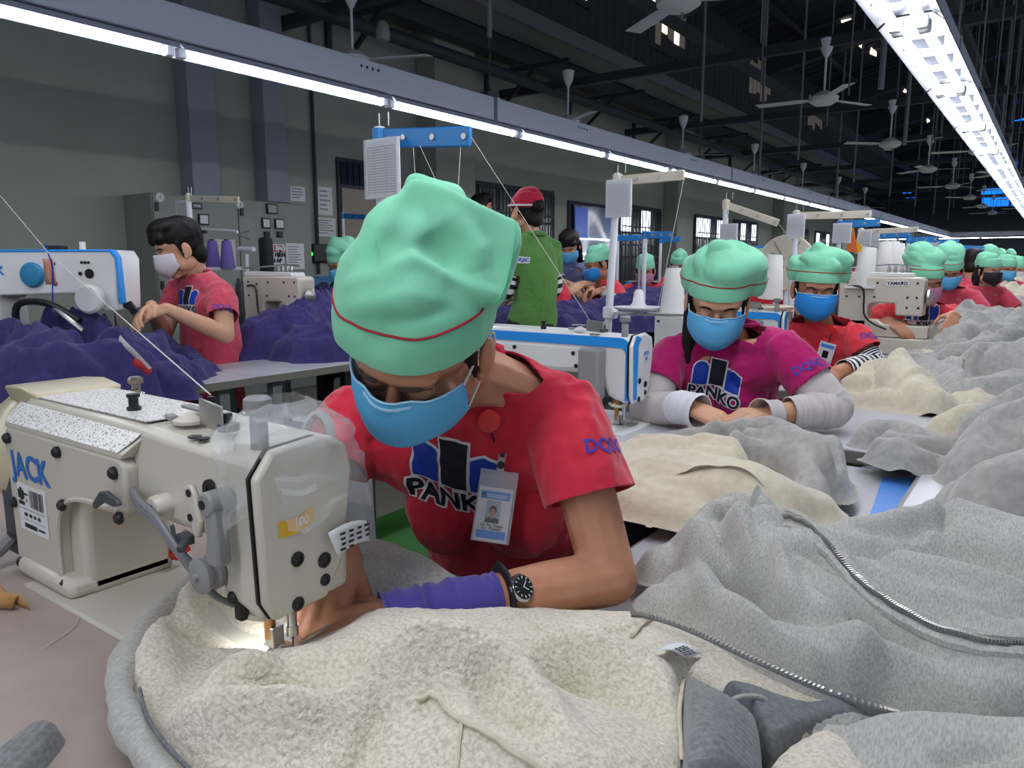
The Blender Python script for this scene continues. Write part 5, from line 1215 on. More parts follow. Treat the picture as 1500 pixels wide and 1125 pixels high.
# pink mask, fourth
H = HP(1352, 413, 3.95)
J = pose(H, .55, .35, .18, dict(L=HP(1396, 462, 3.7), R=HP(1300, 470, 3.8)), sw=.18)
W4 = person('woman in red shirt with pink mask raising a hand, fourth of the right line', J, 'tee_coral', 'skin', 2, .62, .5, 13, 'mask_pink', True, 2, hair='bun', sc=1.04, wr=.004)
front_logo(W4, 1352, 468, .17, (1, 0), .02)
q = on_front(W4, 1358, 445)
if q: tag(MB().lathe([(0, 0), (.022, 0), (.022, .006), (0, .01)], q[0], frame(q[1]), 16).build('badge_reel', 'print_royal'), 'round dark badge reel on the red shirt of the pink mask worker', 'badge')
H = HP(1390, 397, 5.1); J = pose(H, .2, .5, .2)
person('woman in rose shirt with pale blue mask, fifth of the right line', J, 'tee_rose', 'skin', 2, .62, .5, 14, 'mask_blue', True, 2, hair='bun', sc=.98)
H = HP(1448, 397, 6.0); J = pose(H, .75, .2, .2)
W = person('woman in rose shirt with black mask and grey sleeve, sixth of the right line', J, 'tee_rose', 'skin_light', 2, .62, .5, 15, 'mask_black', True, 1, hair='shoulder', sc=.98, piping=False)
el, wr_, sh = V3(J['elL']), V3(J['wrL']), V3(J['shL']); arm_sleeve(W['t'], 'arm_sleeve', [sh.lerp(el, .6), el, el.lerp(wr_, .8)], [.056, .052, .042], 'sleeve_grey')
H = HP(1424, 388, 6.6); person('person with bare dark hair seen between the black mask and the blue mask workers', pose(H, 3.0, .3, .2), 'tee_rose', 'skin', 2, hair='short', seed=16, eyes=False)
H = HP(1474, 394, 7.6); person('woman in rose shirt with violet-grey mask behind the black mask worker', pose(H, .5, .3, .2), 'tee_rose', 'skin', 2, mask='mask_blue', cap=True, capstyle=1, seed=17, piping=False)
H = HP(1491, 395, 8.6); person('small distant woman with white mask and mint scarf at the right edge', pose(H, .5, .3, .2), 'tee_red', 'skin_light', 2, mask='mask_white', cap=True, capstyle=1, seed=18, piping=False)
H = HP(1448, 384, 8.6); person('distant worker whose mint scarf shows just above the black mask worker', pose(H, .3, .4, .2), 'tee_red', 'skin', 2, mask='mask_blue', cap=True, capstyle=2, seed=19, piping=False)
# ---- left line: the man at the bartack machine
H = HP(264, 366, 3.42)
J = pose(H, -.05, .35, .15, dict(L=HP(243, 452, 3.16), R=HP(222, 448, 3.2)), sw=.19)
J['shL'] = HP(325, 430, 3.35); J['shR'] = HP(262, 425, 3.62); J['neck'] = HP(290, 408, 3.5); J['elL'] = HP(330, 490, 3.25); J['elR'] = HP(240, 490, 3.5)
J['hf'] = camv(-.78, -.42, -.5); J['hu'] = (0, 0, 1); J['pr'] = V3(J['shL'])-V3(J['shR']); J['pelvis'] = HP(312, 600, 3.6)
Wm = person('young man in faded red shirt with white mask at the left blue-white machine', J, 'tee_rose', 'skin_light', 1, .6, 0, 21, 'mask_white', None, hair='short', sc=1.03, wr=.004, loops=False)
front_logo(Wm, 273, 445, .15, (1, 0), .014); sleeve_word(Wm, 326, 449, .032, (1, .03))
H = HP(503, 386, 5.0); person('woman in mint scarf half hidden behind the big pointed headscarf', pose(H, -.1, .5, .2), 'trousers', 'skin', 2, mask='mask_blue', cap=True, capstyle=0, seed=22, piping=False)
# ---- standing supervisor in green seen from behind
H = HP(770, 312, 4.25)
f = camv(-.62, 0, .78); f = Vector((f.x, f.y, 0)).normalized(); z = Vector((0, 0, 1)); r = Vector((-f.y, f.x, 0))
nk = HP(782, 350, 4.25); pel = HP(778, 480, 4.28)
J = dict(head=H, hf=f-z*.15, neck=nk, pelvis=pel, shL=nk+r*.14-z*.045, shR=nk-r*.14-z*.045)
for s, k in (('L', 1), ('R', -1)):
    J['el'+s] = J['sh'+s]+r*k*.04-z*.25+f*.04; J['wr'+s] = J['el'+s]+f*.2-z*.05-r*k*.05; J['hd'+s] = f-r*k*.3; J['hn'+s] = -z
Wg = person('woman in green polo shirt and red headscarf standing in the aisle, seen from behind', J, 'tee_green', 'skin_light', 1, .62, .3, 31, None, True, 1, hair='bun', seated=False, wr=.003, wide=.88, sc=.95, capmat='scarf_red', piping=False, eyes=False)
for s in 'LR':
    el, wr_, sh = V3(J['el'+s]), V3(J['wr'+s]), V3(J['sh'+s])
    arm_sleeve(Wg['t'], 'striped_sleeve', [sh.lerp(el, .6), el, el.lerp(wr_, .85)], [.053, .05, .04], 'black', .002, 3, 'print_white', 16)
T_ = Wg['T']; MB().tube([T_ @ Vector((.094*math.cos(a), -.008+.112*math.sin(a), .038+.2*math.sin(a)*.1)) for a in np.linspace(0, 2*PI, 28, endpoint=False)], .005, 6, closed=True).build('white_band', 'print_white', Wg['t'])
q = on_front(Wg, 766, 381)
if q: 
    o, n_ = q; X_ = camv(1, -.08, 0); X_ = (X_-n_*X_.dot(n_)).normalized(); Y_ = n_.cross(X_); pt = decal(rects2([(-.04, -.018, .04, .018)]), o, X_, Y_, 'sleeve_patch', 'print_white', Wg['shirt'], Wg['bv'], .002, .02); decal(text_mesh('DQSC', .026, .0012), o, X_, Y_, 'sleeve_lettering', 'print_royal', Wg['shirt'], Wg['bv'], .0035, .012)
mb = MB(); mb.tube([nk+r*.06*math.cos(a)+f*.058*math.sin(a)+z*(.018+.01*math.sin(-a)) for a in np.linspace(0, 2*PI, 20, endpoint=False)], .012, 8, closed=True, flat=1.4); mb.build('collar', 'tee_green', Wg['t'])
# ---- woman in blue-grey blouse bending over
H = HP(834, 362, 6.5)
J = pose(H, .35, .55, .32, dict(R=HP(838, 418, 6.2), L=HP(852, 416, 6.15)), seated=False, pz=.85)
Wb = person('woman in blue-grey blouse with blue mask bending over the left line', J, 'shirt_blue', 'skin_light', 2, .98, .4, 32, 'mask_blue', None, hair='shoulder', seated=False, sc=1.08)
H = HP(876, 388, 6.25); J = pose(H, -.55, .4, .2, dict(R=HP(866, 424, 5.95), L=HP(884, 424, 5.9)))
W = person('woman in red shirt with bright blue mask and white wrist bandage in the left line', J, 'tee_coral', 'skin', 2, .62, .5, 33, 'mask_deep', True, 1, hair='bun', piping=False, sc=1.1)
el, wr_ = V3(J['elL']), V3(J['wrL']); arm_sleeve(W['t'], 'wrist_cuff', [el.lerp(wr_, .3), wr_], [.045, .038], 'print_white')
H = HP(945, 398, 7.2); J = pose(H, .35, .3, .2); person('woman in red shirt with dark pink mask facing the camera in the left line', J, 'tee_coral', 'skin', 2, .62, .5, 34, 'mask_pink', True, 3, piping=False, sc=1.08)
H = HP(790, 392, 6.0); J = pose(H, .2, .5, .2); person('worker in red and grey sleeves mostly hidden behind the green polo shirt', J, 'tee_red', 'skin', 2, .62, .5, 35, 'mask_blue', True, 1, piping=False)
H = HP(995, 388, 7.6); person('worker whose mint scarf peeks out left of the woman in magenta', pose(H, .2, .5, .2), 'tee_red', 'skin', 2, .62, .5, 36, 'mask_blue', True, 1, piping=False)
H = HP(1119, 392, 6.3); person('distant worker in red with blue mask right of the magenta woman', pose(H, .9, .2, .2), 'tee_red', 'skin', 2, .62, .5, 37, 'mask_deep', True, 1, piping=False)
H = HP(706, 305, 7.4); J = pose(H, 2.6, -.1, .1, seated=False); person('dark-haired person at the barred window left of the red headscarf', J, 'shirt_blue', 'skin', 2, .62, .3, 38, None, None, hair='short', seated=False, eyes=False)
for i, (x, y, tt) in enumerate(((1292, 383, 13), (1265, 384, 12), (1400, 378, 13), (1462, 378, 14), (1480, 376, 15), (1330, 380, 14))):
    H = HP(x, y, tt); person('tiny far-off worker in mint scarf, %s of the far row' % ['second from left', 'leftmost', 'fourth from left', 'fifth from left', 'rightmost', 'third from left'][i], pose(H, .2*i, .4, .2), 'tee_red', 'skin', 2, .62, .5, 40+i, 'mask_blue', True, i % 3, piping=False, eyes=False, legs=True)

for l_, x_, y_ in SEATS: stool('stool under the '+' '.join(l_.split()[:9]), x_, y_)
# ================================================================ cloth: garments lying on the tables
SURF = []
def ground(x, y, default=TZ):
    g = np.full(x.shape, default)
    for x0, y0, c, Z_ in SURF:
        i = np.rint((x-x0)/c).astype(int); j = np.rint((y-y0)/c).astype(int); ok = (i >= 0) & (j >= 0) & (i < Z_.shape[0]) & (j < Z_.shape[1])
        v = np.full(x.shape, -1.); v[ok] = Z_[i[ok], j[ok]]; g = np.maximum(g, v)
    return g
def pxl(line): return [on_z(q[0], q[1], q[2]) for q in line]
def inpoly(x, y, poly):
    r = np.zeros(x.shape, bool); n = len(poly)
    for i in range(n):
        (x0, y0), (x1, y1) = poly[i][:2], poly[(i+1) % n][:2]
        c = ((y0 > y) != (y1 > y)) & (x < (x1-x0)*(y-y0)/((y1-y0) if abs(y1-y0) > 1e-12 else 1e-12)+x0); r ^= c
    return r
def tps(pts, X, Y, lam=1e-4):
    p = np.array(pts, float); n = len(p)
    def U(r2): return r2*np.log(r2+1e-12)*.5
    K = U(((p[:, None, :2]-p[None, :, :2])**2).sum(-1))+lam*np.eye(n); A = np.zeros((n+3, n+3)); A[:n, :n] = K; A[:n, n:] = np.c_[np.ones(n), p[:, :2]]; A[n:, :n] = A[:n, n:].T
    wv = np.linalg.solve(A, np.r_[p[:, 2], 0, 0, 0]); out = wv[n]+wv[n+1]*X+wv[n+2]*Y
    for k in range(n): out += wv[k]*U((X-p[k, 0])**2+(Y-p[k, 1])**2)
    return out
def segdist(X, Y, L, full=False):
    best = np.full(X.shape, 1e9); zz = np.zeros(X.shape); tt = np.zeros(X.shape); sg = np.zeros(X.shape); ss = np.zeros(X.shape); acc = 0.; n = len(L)
    for i in range(n-1):
        a, b = L[i], L[i+1]; dx, dy = b[0]-a[0], b[1]-a[1]; t = np.clip(((X-a[0])*dx+(Y-a[1])*dy)/max(dx*dx+dy*dy, 1e-12), 0, 1)
        d = np.hypot(X-a[0]-t*dx, Y-a[1]-t*dy); m = d < best; best[m] = d[m]; zz[m] = (a[2]+t*(b[2]-a[2]))[m]; tt[m] = ((i+t)/(n-1))[m]
        if full: sg[m] = np.sign(dx*(Y-a[1])-dy*(X-a[0]))[m]; ss[m] = (acc+t*math.hypot(dx, dy))[m]; acc += math.hypot(dx, dy)
    return (best, zz, tt, sg, ss) if full else (best, zz, tt)
def cloth_mesh(X, Y, Z_, mask, cell):
    idx = -np.ones(X.shape, int); f = mask[:-1, :-1] & mask[1:, :-1] & mask[:-1, 1:] & mask[1:, 1:]
    ii, jj = np.nonzero(f); use = np.zeros(X.shape, bool)
    for a, b in ((0, 0), (1, 0), (0, 1), (1, 1)): use[ii+a, jj+b] = True
    idx[use] = np.arange(use.sum())
    v = np.c_[X[use], Y[use], Z_[use]]; q = np.c_[idx[ii, jj], idx[ii+1, jj], idx[ii+1, jj+1], idx[ii, jj+1]]
    me = bpy.data.meshes.new('cloth'); me.vertices.add(len(v)); me.vertices.foreach_set('co', v.ravel()); me.loops.add(len(q)*4); me.loops.foreach_set('vertex_index', q.ravel()); me.polygons.add(len(q)); me.polygons.foreach_set('loop_start', np.arange(0, len(q)*4, 4)); me.update(); me.validate()
    return me
def add_arcs(X, Y, H, mask, seed, n=40, amp=.02, r=.03, ln=.25, ang=0., turn=1.2, edge=.05):
    # drapery folds: curved ridges, steep on one side and easy on the other, following one flow
    rs = np.random.RandomState(seed+77); c = X[1, 0]-X[0, 0]; x0, y0 = X[0, 0], Y[0, 0]; pts = np.argwhere(mask); A = np.zeros(X.shape)
    for _ in range(n):
        i, j = pts[rs.randint(len(pts))]; x, y = X[i, j], Y[i, j]; q = vnoise(np.array([[x, y, seed]]), 3.2, seed)[0]
        th = ang+turn*q+rs.normal(0, .25); bend = rs.normal(0, 2.2); L_ = []; l_ = ln*rs.uniform(.6, 1.4); st = l_/8
        for k in range(9): L_.append((x, y, 0)); x += st*math.cos(th); y += st*math.sin(th); th += bend*st+.9*turn*(vnoise(np.array([[x, y, seed]]), 5., seed+1)[0])*st*4
        rr = r*rs.uniform(.6, 1.4); am = amp*rs.uniform(.5, 1.3)*rr/r; w_ = 3*rr; L2 = np.array(L_)
        a0 = max(int((L2[:, 0].min()-w_-x0)/c), 0); a1 = int((L2[:, 0].max()+w_-x0)/c)+2; b0 = max(int((L2[:, 1].min()-w_-y0)/c), 0); b1 = int((L2[:, 1].max()+w_-y0)/c)+2
        xs, ys = X[a0:a1, b0:b1], Y[a0:a1, b0:b1]
        if xs.size == 0: continue
        d, zz, tt, sg, ss = segdist(xs, ys, L_, True); flip = 1 if rs.rand() < .5 else -1; sd = d*sg*flip
        pf = np.where(sd < 0, np.sqrt(np.clip(1-(sd/rr)**2, 0, 1)), np.clip(1-sd/(2.6*rr), 0, 1)**1.5)*np.sin(np.clip(tt, .02, .98)*PI)**.5*(np.where((tt <= .001) | (tt >= .999), np.clip(1-d/rr, 0, 1), 1))
        h = am*pf; Aw = A[a0:a1, b0:b1]; k = amp*.12
        A[a0:a1, b0:b1] = np.maximum(Aw, h)+k*np.exp(-np.abs(Aw-h)/k)*.5-k*.5*np.exp(-np.maximum(Aw, h)/k)
    return H+np.minimum(np.maximum(A, 0)*np.clip(H/edge, 0, 1)**.7, H*.75)
def cloth(name, m, parent, rolls=(), outline=None, ctrl=(), ridges=(), cell=.006, k=.006, edge=.02, warp=(.012, 9), wr=((.002, 25),), seed=1, base=None, fold_noise=0, gain=1.7, folds=.1, fscale=24, sink=0, rib=None, register=True, mind=.003, blur=4, arcs=None, label=None, cat=None):
    # rolls: ([(px,py,z)..], radius or radii); outline + ctrl: a sheet; ridges: ([(px,py,z)..], width, amplitude)
    W = [np.array(pxl(l)) for l, r in rolls]
    allp = np.concatenate(W+([np.array(pxl(outline))] if outline else []))
    mr = max([np.max(r) for l, r in rolls]+[.02])
    x0, y0 = allp[:, 0].min()-mr, allp[:, 1].min()-mr; x1, y1 = allp[:, 0].max()+mr, allp[:, 1].max()+mr
    X, Y = np.meshgrid(np.arange(x0, x1, cell), np.arange(y0, y1, cell), indexing='ij')
    g = ground(X, Y) if base is None else np.full(X.shape, base)
    p3 = np.stack([X, Y, np.full(X.shape, seed*3.7)], -1)
    Xw = X+warp[0]*fbm(p3, warp[1], seed, 2); Yw = Y+warp[0]*fbm(p3, warp[1], seed+11, 2)
    acc = np.zeros(X.shape); mx = np.zeros(X.shape)
    for (l, r), L_ in zip(rolls, W):
        if len(L_) > 2: L_ = np.array([tuple(q) for q in spline(L_, 4)])
        d, zz, tt, sg, ss = segdist(Xw, Yw, L_, True); rr = np.interp(tt, np.linspace(0, 1, len(r)), r) if hasattr(r, '__len__') else r
        h = np.maximum(zz-g, 0)*np.sqrt(np.clip(1-(d/rr)**2, 0, 1))
        if folds: nf = vnoise(np.stack([sg*d*fscale+1.2*vnoise(p3, 6, seed+31), ss*fscale*.2, np.full(X.shape, seed+.5*len(L_))], -1)); nf2 = vnoise(np.stack([sg*d*fscale*2.1, ss*fscale*.5, np.full(X.shape, seed+7.)], -1)); h = h*(1+folds*(2*np.abs(nf)-.55)+folds*.35*(2*np.abs(nf2)-.5))
        acc += np.exp(np.minimum(h/k, 60))-1; mx = np.maximum(mx, h)
    H = k*np.log1p(acc) if len(rolls) else np.zeros(X.shape)
    mask = mx > mind
    cl = mask.copy()
    for _ in range(6): cl = cl | np.roll(cl, 1, 0) | np.roll(cl, -1, 0) | np.roll(cl, 1, 1) | np.roll(cl, -1, 1)
    for _ in range(6): cl = cl & np.roll(cl, 1, 0) & np.roll(cl, -1, 0) & np.roll(cl, 1, 1) & np.roll(cl, -1, 1)
    mask |= cl
    if outline:
        o = pxl(outline); poly = [(q[0], q[1]) for q in spline(o+[o[0]], 4)[:-1]]; ins = inpoly(X, Y, poly)
        zs = tps(pxl(ctrl) if ctrl else o, Xw*.6+X*.4, Yw*.6+Y*.4); P_ = [(q[0], q[1], 0) for q in poly]; d, _, _ = segdist(X, Y, P_+[P_[0]])
        e = np.clip(d/edge, 0, 1); hs = np.maximum(zs-g, .004)*np.sqrt(1-(1-e)**2); H = np.where(ins, np.maximum(H, hs), H); mask |= ins
    H0 = H.copy()
    for l, w_, am in ridges:
        L_ = np.array(pxl(l)); L_ = np.array([tuple(q) for q in spline(L_, 5)]) if len(L_) > 2 else L_
        d, zz, tt = segdist(Xw, Yw, L_); H = H+am*gain*np.exp(-(d/w_)**2)*np.sqrt(np.sin(np.clip(tt, .02, .98)*PI))*np.minimum(1, H/.02)
    H = np.maximum(H, H0*.14)
    fade = np.clip(H/.03, 0, 1)
    if fold_noise:
        q = p3+.35*np.stack([vnoise(p3, 5, seed+2), vnoise(p3, 5, seed+3), 0*X], -1)*.3
        n1 = np.abs(vnoise(q, 13, seed+5))*2-.5; n2 = np.abs(vnoise(q*np.array((1.5, .7, 1)), 28, seed+6))*2-.5; H = H+fade*fold_noise*(n1+n2*.5)
    for am, sc in wr: H = H+fade*am*fbm(p3, sc, seed+7, 2)
    if rib: H = H+rib[0]*np.sin(2*PI*(X*rib[1][0]+Y*rib[1][1])/rib[2])*np.clip(H/.006, 0, 1)
    H = np.where(mask, np.maximum(H, 0), 0)
    if arcs: H = add_arcs(X, Y, H, mask, seed, **arcs)
    for _ in range(blur):
        Hb = (H+.5*(np.roll(H, 1, 0)+np.roll(H, -1, 0)+np.roll(H, 1, 1)+np.roll(H, -1, 1)))/3; w_b = np.clip(1-Hb/.035, .12, 1); H = H*(1-w_b)+Hb*w_b
    m2 = mask.copy()
    for _ in range(blur): m2 = m2 | np.roll(m2, 1, 0) | np.roll(m2, -1, 0) | np.roll(m2, 1, 1) | np.roll(m2, -1, 1)
    mask = m2 & (H > 1e-5)
    Z_ = g+H-sink-np.clip(1-H/.004, 0, 1)*.004
    if register: SURF.append((x0, y0, cell, np.where(mask, Z_, -1)))
    me = cloth_mesh(X, Y, Z_, mask, cell)
    if parent is not None: to_local(me, parent)
    o = link(name, me, m, parent)
    sm = o.modifiers.new('smooth', 'SMOOTH'); sm.iterations = 1 if not rib else 0; sm.factor = .5
    if label: tag(o, label, cat)
    return o
def garment(name, label, cat, at, group=None): return thing(name, label, cat, on_z(at[0], at[1], TZ), 0, group)

# ---- the fleece jacket being sewn
FJ = garment('fleece_jacket', 'cream fleece jacket turned inside out, under the needle of the nearest machine', 'jacket', (620, 1000))
outl = [(350, 815, .768), (280, 858, .768), (228, 903, .768), (192, 945, .768), (176, 1000, .768), (190, 1060, .768), (235, 1125, .768), (300, 1215, .768), (640, 1330, .768), (980, 1290, .768), (1010, 1130, .775), (1003, 1050, .775), (1008, 1000, .775), (1120, 1020, .77), (1230, 1040, .768), (1318, 1047, .765), (1205, 1012, .765), (1100, 966, .765), (1010, 924, .765), (955, 905, .765), (890, 900, .765), (800, 895, .765), (770, 880, .765), (700, 868, .765), (600, 866, .765), (520, 862, .765), (450, 850, .765), (400, 828, .765)]
ctl = [(350, 815, .77), (280, 858, .772), (228, 903, .775), (192, 945, .78), (176, 1000, .785), (190, 1060, .785), (235, 1125, .785), (300, 1215, .785), (300, 900, .776), (350, 935, .770), (430, 955, .7665), (400, 955, .767), (380, 900, .767), (440, 900, .766), (520, 880, .766), (250, 970, .778), (310, 965, .776), (370, 958, .772), (600, 880, .766), (700, 880, .766),
       (285, 1040, .795), (345, 990, .803), (400, 974, .808), (455, 968, .808), (490, 932, .812), (560, 902, .818), (640, 903, .82), (735, 906, .816), (768, 927, .808), (560, 893, .80), (640, 892, .80), (735, 894, .795), (800, 925, .795), (860, 908, .79), (930, 908, .786), (1010, 930, .778), (1100, 972, .772), (1200, 1017, .768),
       (520, 960, .81), (600, 945, .815), (680, 935, .822), (760, 950, .822), (850, 945, .812), (940, 950, .812), (985, 985, .81), (900, 990, .80), (830, 985, .80),
       (565, 972, .835), (610, 960, .842), (667, 955, .845), (717, 968, .842), (767, 992, .835), (833, 1052, .83), (900, 1110, .82), (500, 1015, .82), (960, 1060, .805), (1000, 1110, .80),
       (425, 1028, .775), (380, 1020, .80), (470, 1035, .80), (560, 1032, .785), (600, 1035, .785), (235, 1070, .80), (270, 1046, .815), (335, 1046, .828), (433, 1046, .83), (500, 1050, .825), (300, 1110, .80), (420, 1110, .81), (520, 1110, .81), (620, 1050, .825), (650, 1050, .835), (700, 1085, .835), (760, 1120, .83), (620, 1120, .815), (700, 1200, .80), (900, 1200, .80), (500, 1200, .79), (1060, 1000, .774), (1150, 1020, .772), (1250, 1040, .767)]
rdg = [([(345, 870, .78), (300, 840, .78), (262, 880, .785), (236, 950, .79), (232, 1000, .79)], .022, .014), ([(305, 850, .78), (318, 890, .78), (350, 925, .775), (400, 945, .77)], .013, -.012), ([(345, 845, .78), (352, 885, .78), (385, 918, .775)], .011, .009), ([(245, 885, .78), (262, 925, .78), (310, 945, .78), (375, 950, .772)], .014, -.010), ([(270, 950, .78), (320, 962, .78), (390, 965, .772)], .013, .006),
       ([(285, 1042, .8), (345, 990, .81), (400, 974, .815), (470, 970, .82)], .014, .010), ([(385, 1030, .80), (420, 1024, .79), (448, 1032, .79)], .016, -.03), ([(515, 1042, .79), (560, 1028, .79), (606, 1030, .79)], .012, -.035), ([(500, 1013, .83), (567, 971, .84), (610, 958, .85), (667, 954, .85), (717, 967, .845), (767, 990, .84), (833, 1050, .835)], .022, .012), ([(520, 985, .82), (570, 950, .82), (650, 930, .825), (740, 945, .825)], .016, -.010),
       ([(770, 975, .81), (820, 985, .805), (877, 997, .80)], .02, -.016), ([(880, 1000, .805), (930, 1010, .805), (970, 1060, .80)], .02, -.008), ([(770, 925, .82), (850, 935, .815), (960, 958, .815)], .018, .008), ([(770, 905, .80), (830, 920, .80), (900, 918, .80), (925, 925, .80)], .010, -.010), ([(233, 1068, .81), (267, 1044, .82), (333, 1045, .83), (433, 1043, .83), (500, 1034, .83)], .016, .010), ([(700, 1000, .83), (730, 1040, .83), (800, 1100, .82)], .02, -.012), ([(560, 1060, .81), (540, 1090, .81), (520, 1125, .81)], .012, -.008)]
cloth('fleece_lining', 'fleece', FJ, outline=outl, ctrl=ctl, ridges=rdg, cell=.0038, edge=.022, warp=(.008, 12), wr=((.003, 16), (.0014, 130)), seed=5, base=TZ+.001, gain=2.8)
def lay(line, up=.004):   # lift a pixel line onto the cloth surfaces: first hit along the view
    out = []; T_ = np.arange(.35, 6, .002)
    for q in line:
        d = ray(q[0], q[1]); pts = CAM+d*T_[:, None]; g = ground(pts[:, 0], pts[:, 1]); k = np.argmax(pts[:, 2] <= g); p = pts[k].copy(); p[2] = g[k]+up; out.append(V3(p))
    return out
# grey front edge rolled at the left, with its zip tape
pl = spline([on_z(*q) for q in ((352, 806, .78), (285, 852, .782), (232, 898, .785), (194, 945, .79), (176, 1000, .793), (188, 1058, .793), (228, 1122, .793), (290, 1210, .79))], 8)
MB().tube([q+Vector((.0015*math.sin(i*.9), .001*math.cos(i*1.7), 0)) for i, q in enumerate(pl)], [.014+.002*math.sin(i*.5) for i in range(len(pl))], 16, up=(0, 0, 1)).build('front_edge', 'heather', FJ)
zl = spline([on_z(*q) for q in ((205, 1010, .803), (216, 1050, .808), (242, 1090, .81), (285, 1135, .81), (330, 1190, .81))], 8)
MB().tube(zl, .003, 6, flat=.6).build('zip_tape', 'heather_dark', FJ)
# grey outer shell hanging over the table edge before the woman
cloth('shell_flap', 'heather', FJ, outline=[(468, 812, .775), (520, 811, .775), (580, 824, .775), (650, 848, .775), (690, 868, .77), (640, 885, .77), (560, 878, .77), (490, 870, .77), (460, 845, .77)], ctrl=[(468, 812, .79), (520, 811, .80), (580, 824, .80), (650, 848, .79), (690, 868, .775), (560, 860, .785), (480, 860, .78), (600, 880, .772)], ridges=[([(470, 830, .79), (540, 835, .79), (640, 862, .785)], .012, .008)], cell=.005, edge=.012, warp=(.004, 12), seed=8, base=TZ)
# ribbed waistband, grey pocket facing, loose cream corner
RV = (float(cF[0]/math.hypot(cF[0], cF[1])), float(cF[1]/math.hypot(cF[0], cF[1])))
cloth('rib_waistband', 'rib', FJ, outline=[(1000, 998, .80), (1045, 1020, .80), (1088, 1048, .80), (1112, 1082, .79), (1120, 1130, .79), (1110, 1190, .78), (1003, 1190, .79), (1000, 1100, .80)], ctrl=[(1000, 998, .822), (1045, 1020, .83), (1088, 1048, .825), (1112, 1082, .81), (1120, 1130, .80), (1110, 1190, .80), (1003, 1190, .82), (1000, 1100, .83), (1050, 1080, .84)], cell=.0017, edge=.008, warp=(.003, 15), wr=(), seed=9, rib=(.0011, RV, .0062), base=TZ)
cloth('pocket_facing', 'heather_dark', FJ, outline=[(1048, 1020, .785), (1095, 1024, .785), (1180, 1036, .78), (1232, 1018, .775), (1290, 1040, .77), (1322, 1047, .77), (1210, 1076, .77), (1140, 1115, .775), (1112, 1090, .78), (1085, 1048, .785)], ctrl=[(1048, 1020, .81), (1095, 1024, .81), (1180, 1036, .79), (1232, 1018, .785), (1290, 1040, .775), (1210, 1076, .79), (1140, 1115, .80), (1112, 1090, .80), (1140, 1060, .80)], cell=.003, edge=.008, warp=(.003, 14), seed=10, base=TZ)
MB().tube(spline([on_z(*q) for q in ((1062, 1036, .808), (1072, 1026, .812), (1090, 1020, .812), (1112, 1021, .808), (1122, 1026, .804))], 5), .0025, 8).build('pocket_seam', 'heather', FJ)
cloth('fleece_corner', 'fleece', FJ, outline=[(1120, 1130, .775), (1160, 1098, .775), (1205, 1072, .775), (1236, 1082, .775), (1290, 1130, .77), (1330, 1200, .77), (1130, 1200, .77)], ctrl=[(1120, 1130, .79), (1205, 1072, .79), (1236, 1082, .79), (1290, 1130, .78), (1210, 1120, .80), (1330, 1200, .78), (1130, 1200, .79)], cell=.005, edge=.015, wr=((.0016, 120),), seed=12, base=TZ)
# seams, zip teeth, care label
def seam(name, line, r, m, parent, teeth=None, up=.003):
    if up is None: L_ = spline([on_z(*q) for q in line], 8)
    else: ln_ = spline([(q[0], q[1], 0) for q in line], 8); L_ = lay([(q[0], q[1]) for q in ln_], up); L_ = [L_[0]]+[(L_[i-1]+L_[i]*2+L_[i+1])/4 for i in range(1, len(L_)-1)]+[L_[-1]]; L_ = spline(L_, 2)
    o = MB().tube(L_, r, 6).build(name, m, parent)
    if teeth:
        mb = MB(); acc = 0
        for i in range(len(L_)-1):
            a, b = L_[i], L_[i+1]; n_ = max(1, int((b-a).length/teeth)); d = (b-a).normalized(); s_ = Vector((-d.y, d.x, 0))
            for k in range(n_):
                q = a.lerp(b, k/n_); mb.box(q+Vector((0, 0, r*.9)), (teeth*.55, r*1.9, r*.9), frame(Vector((0, 0, 1)), d))
        t_ = mb.build('zip_teeth', 'steel' if m == 'heather_dark' else 'elastic', o, smooth=False); t_['kind'] = 'stuff'
    return o
seam('zip', [(925, 901, .800), (955, 905, .797), (1010, 924, .794), (1100, 966, .79), (1205, 1012, .788), (1290, 1040, .784), (1318, 1047, .78)], .0028, 'heather_dark', FJ, .004, None)
seam('seam', [(611, 1030), (640, 1026), (660, 1050), (705, 1076), (750, 1105), (800, 1140)], .0028, 'fleece_far', FJ, None, .003); seam('seam', [(676, 1065), (672, 1095), (668, 1140)], .002, 'fleece_far', FJ, None, .002)
seam('seam', [(1001, 1000), (995, 1050), (999, 1120)], .002, 'fleece_far', FJ, None, .002); seam('seam', [(925, 935), (945, 915), (960, 906)], .0025, 'fleece_far', FJ, None, .003)
L_ = lay(((958, 962), (978, 948), (1028, 962), (1002, 988)), .004); a, b, c, d = L_; d = d+Vector((0, 0, .012))
rows = [[a.lerp(b, v).lerp(d.lerp(c, v), u)+Vector((0, 0, .006*math.sin(PI*u))) for v in np.linspace(0, 1, 6)] for u in np.linspace(0, 1, 6)]
mb = MB(); mb.grid(rows); lb = mb.build('care_label', 'paper', FJ, solid=.0006)
mb = MB()
for i in range(5):
    for j in range(3): 
        u, v = .62+.08*i, .1+.22*j+.04*(i % 2); e1 = a.lerp(b, v).lerp(d.lerp(c, v), u)+Vector((0, 0, .006*math.sin(PI*u)+.0012)); e2 = a.lerp(b, v+.14).lerp(d.lerp(c, v+.14), u)+Vector((0, 0, .006*math.sin(PI*u)+.0012)); mb.bar(e1, e2, .0012, .0004)
mb.build('label_print', 'print_black', lb, smooth=False)
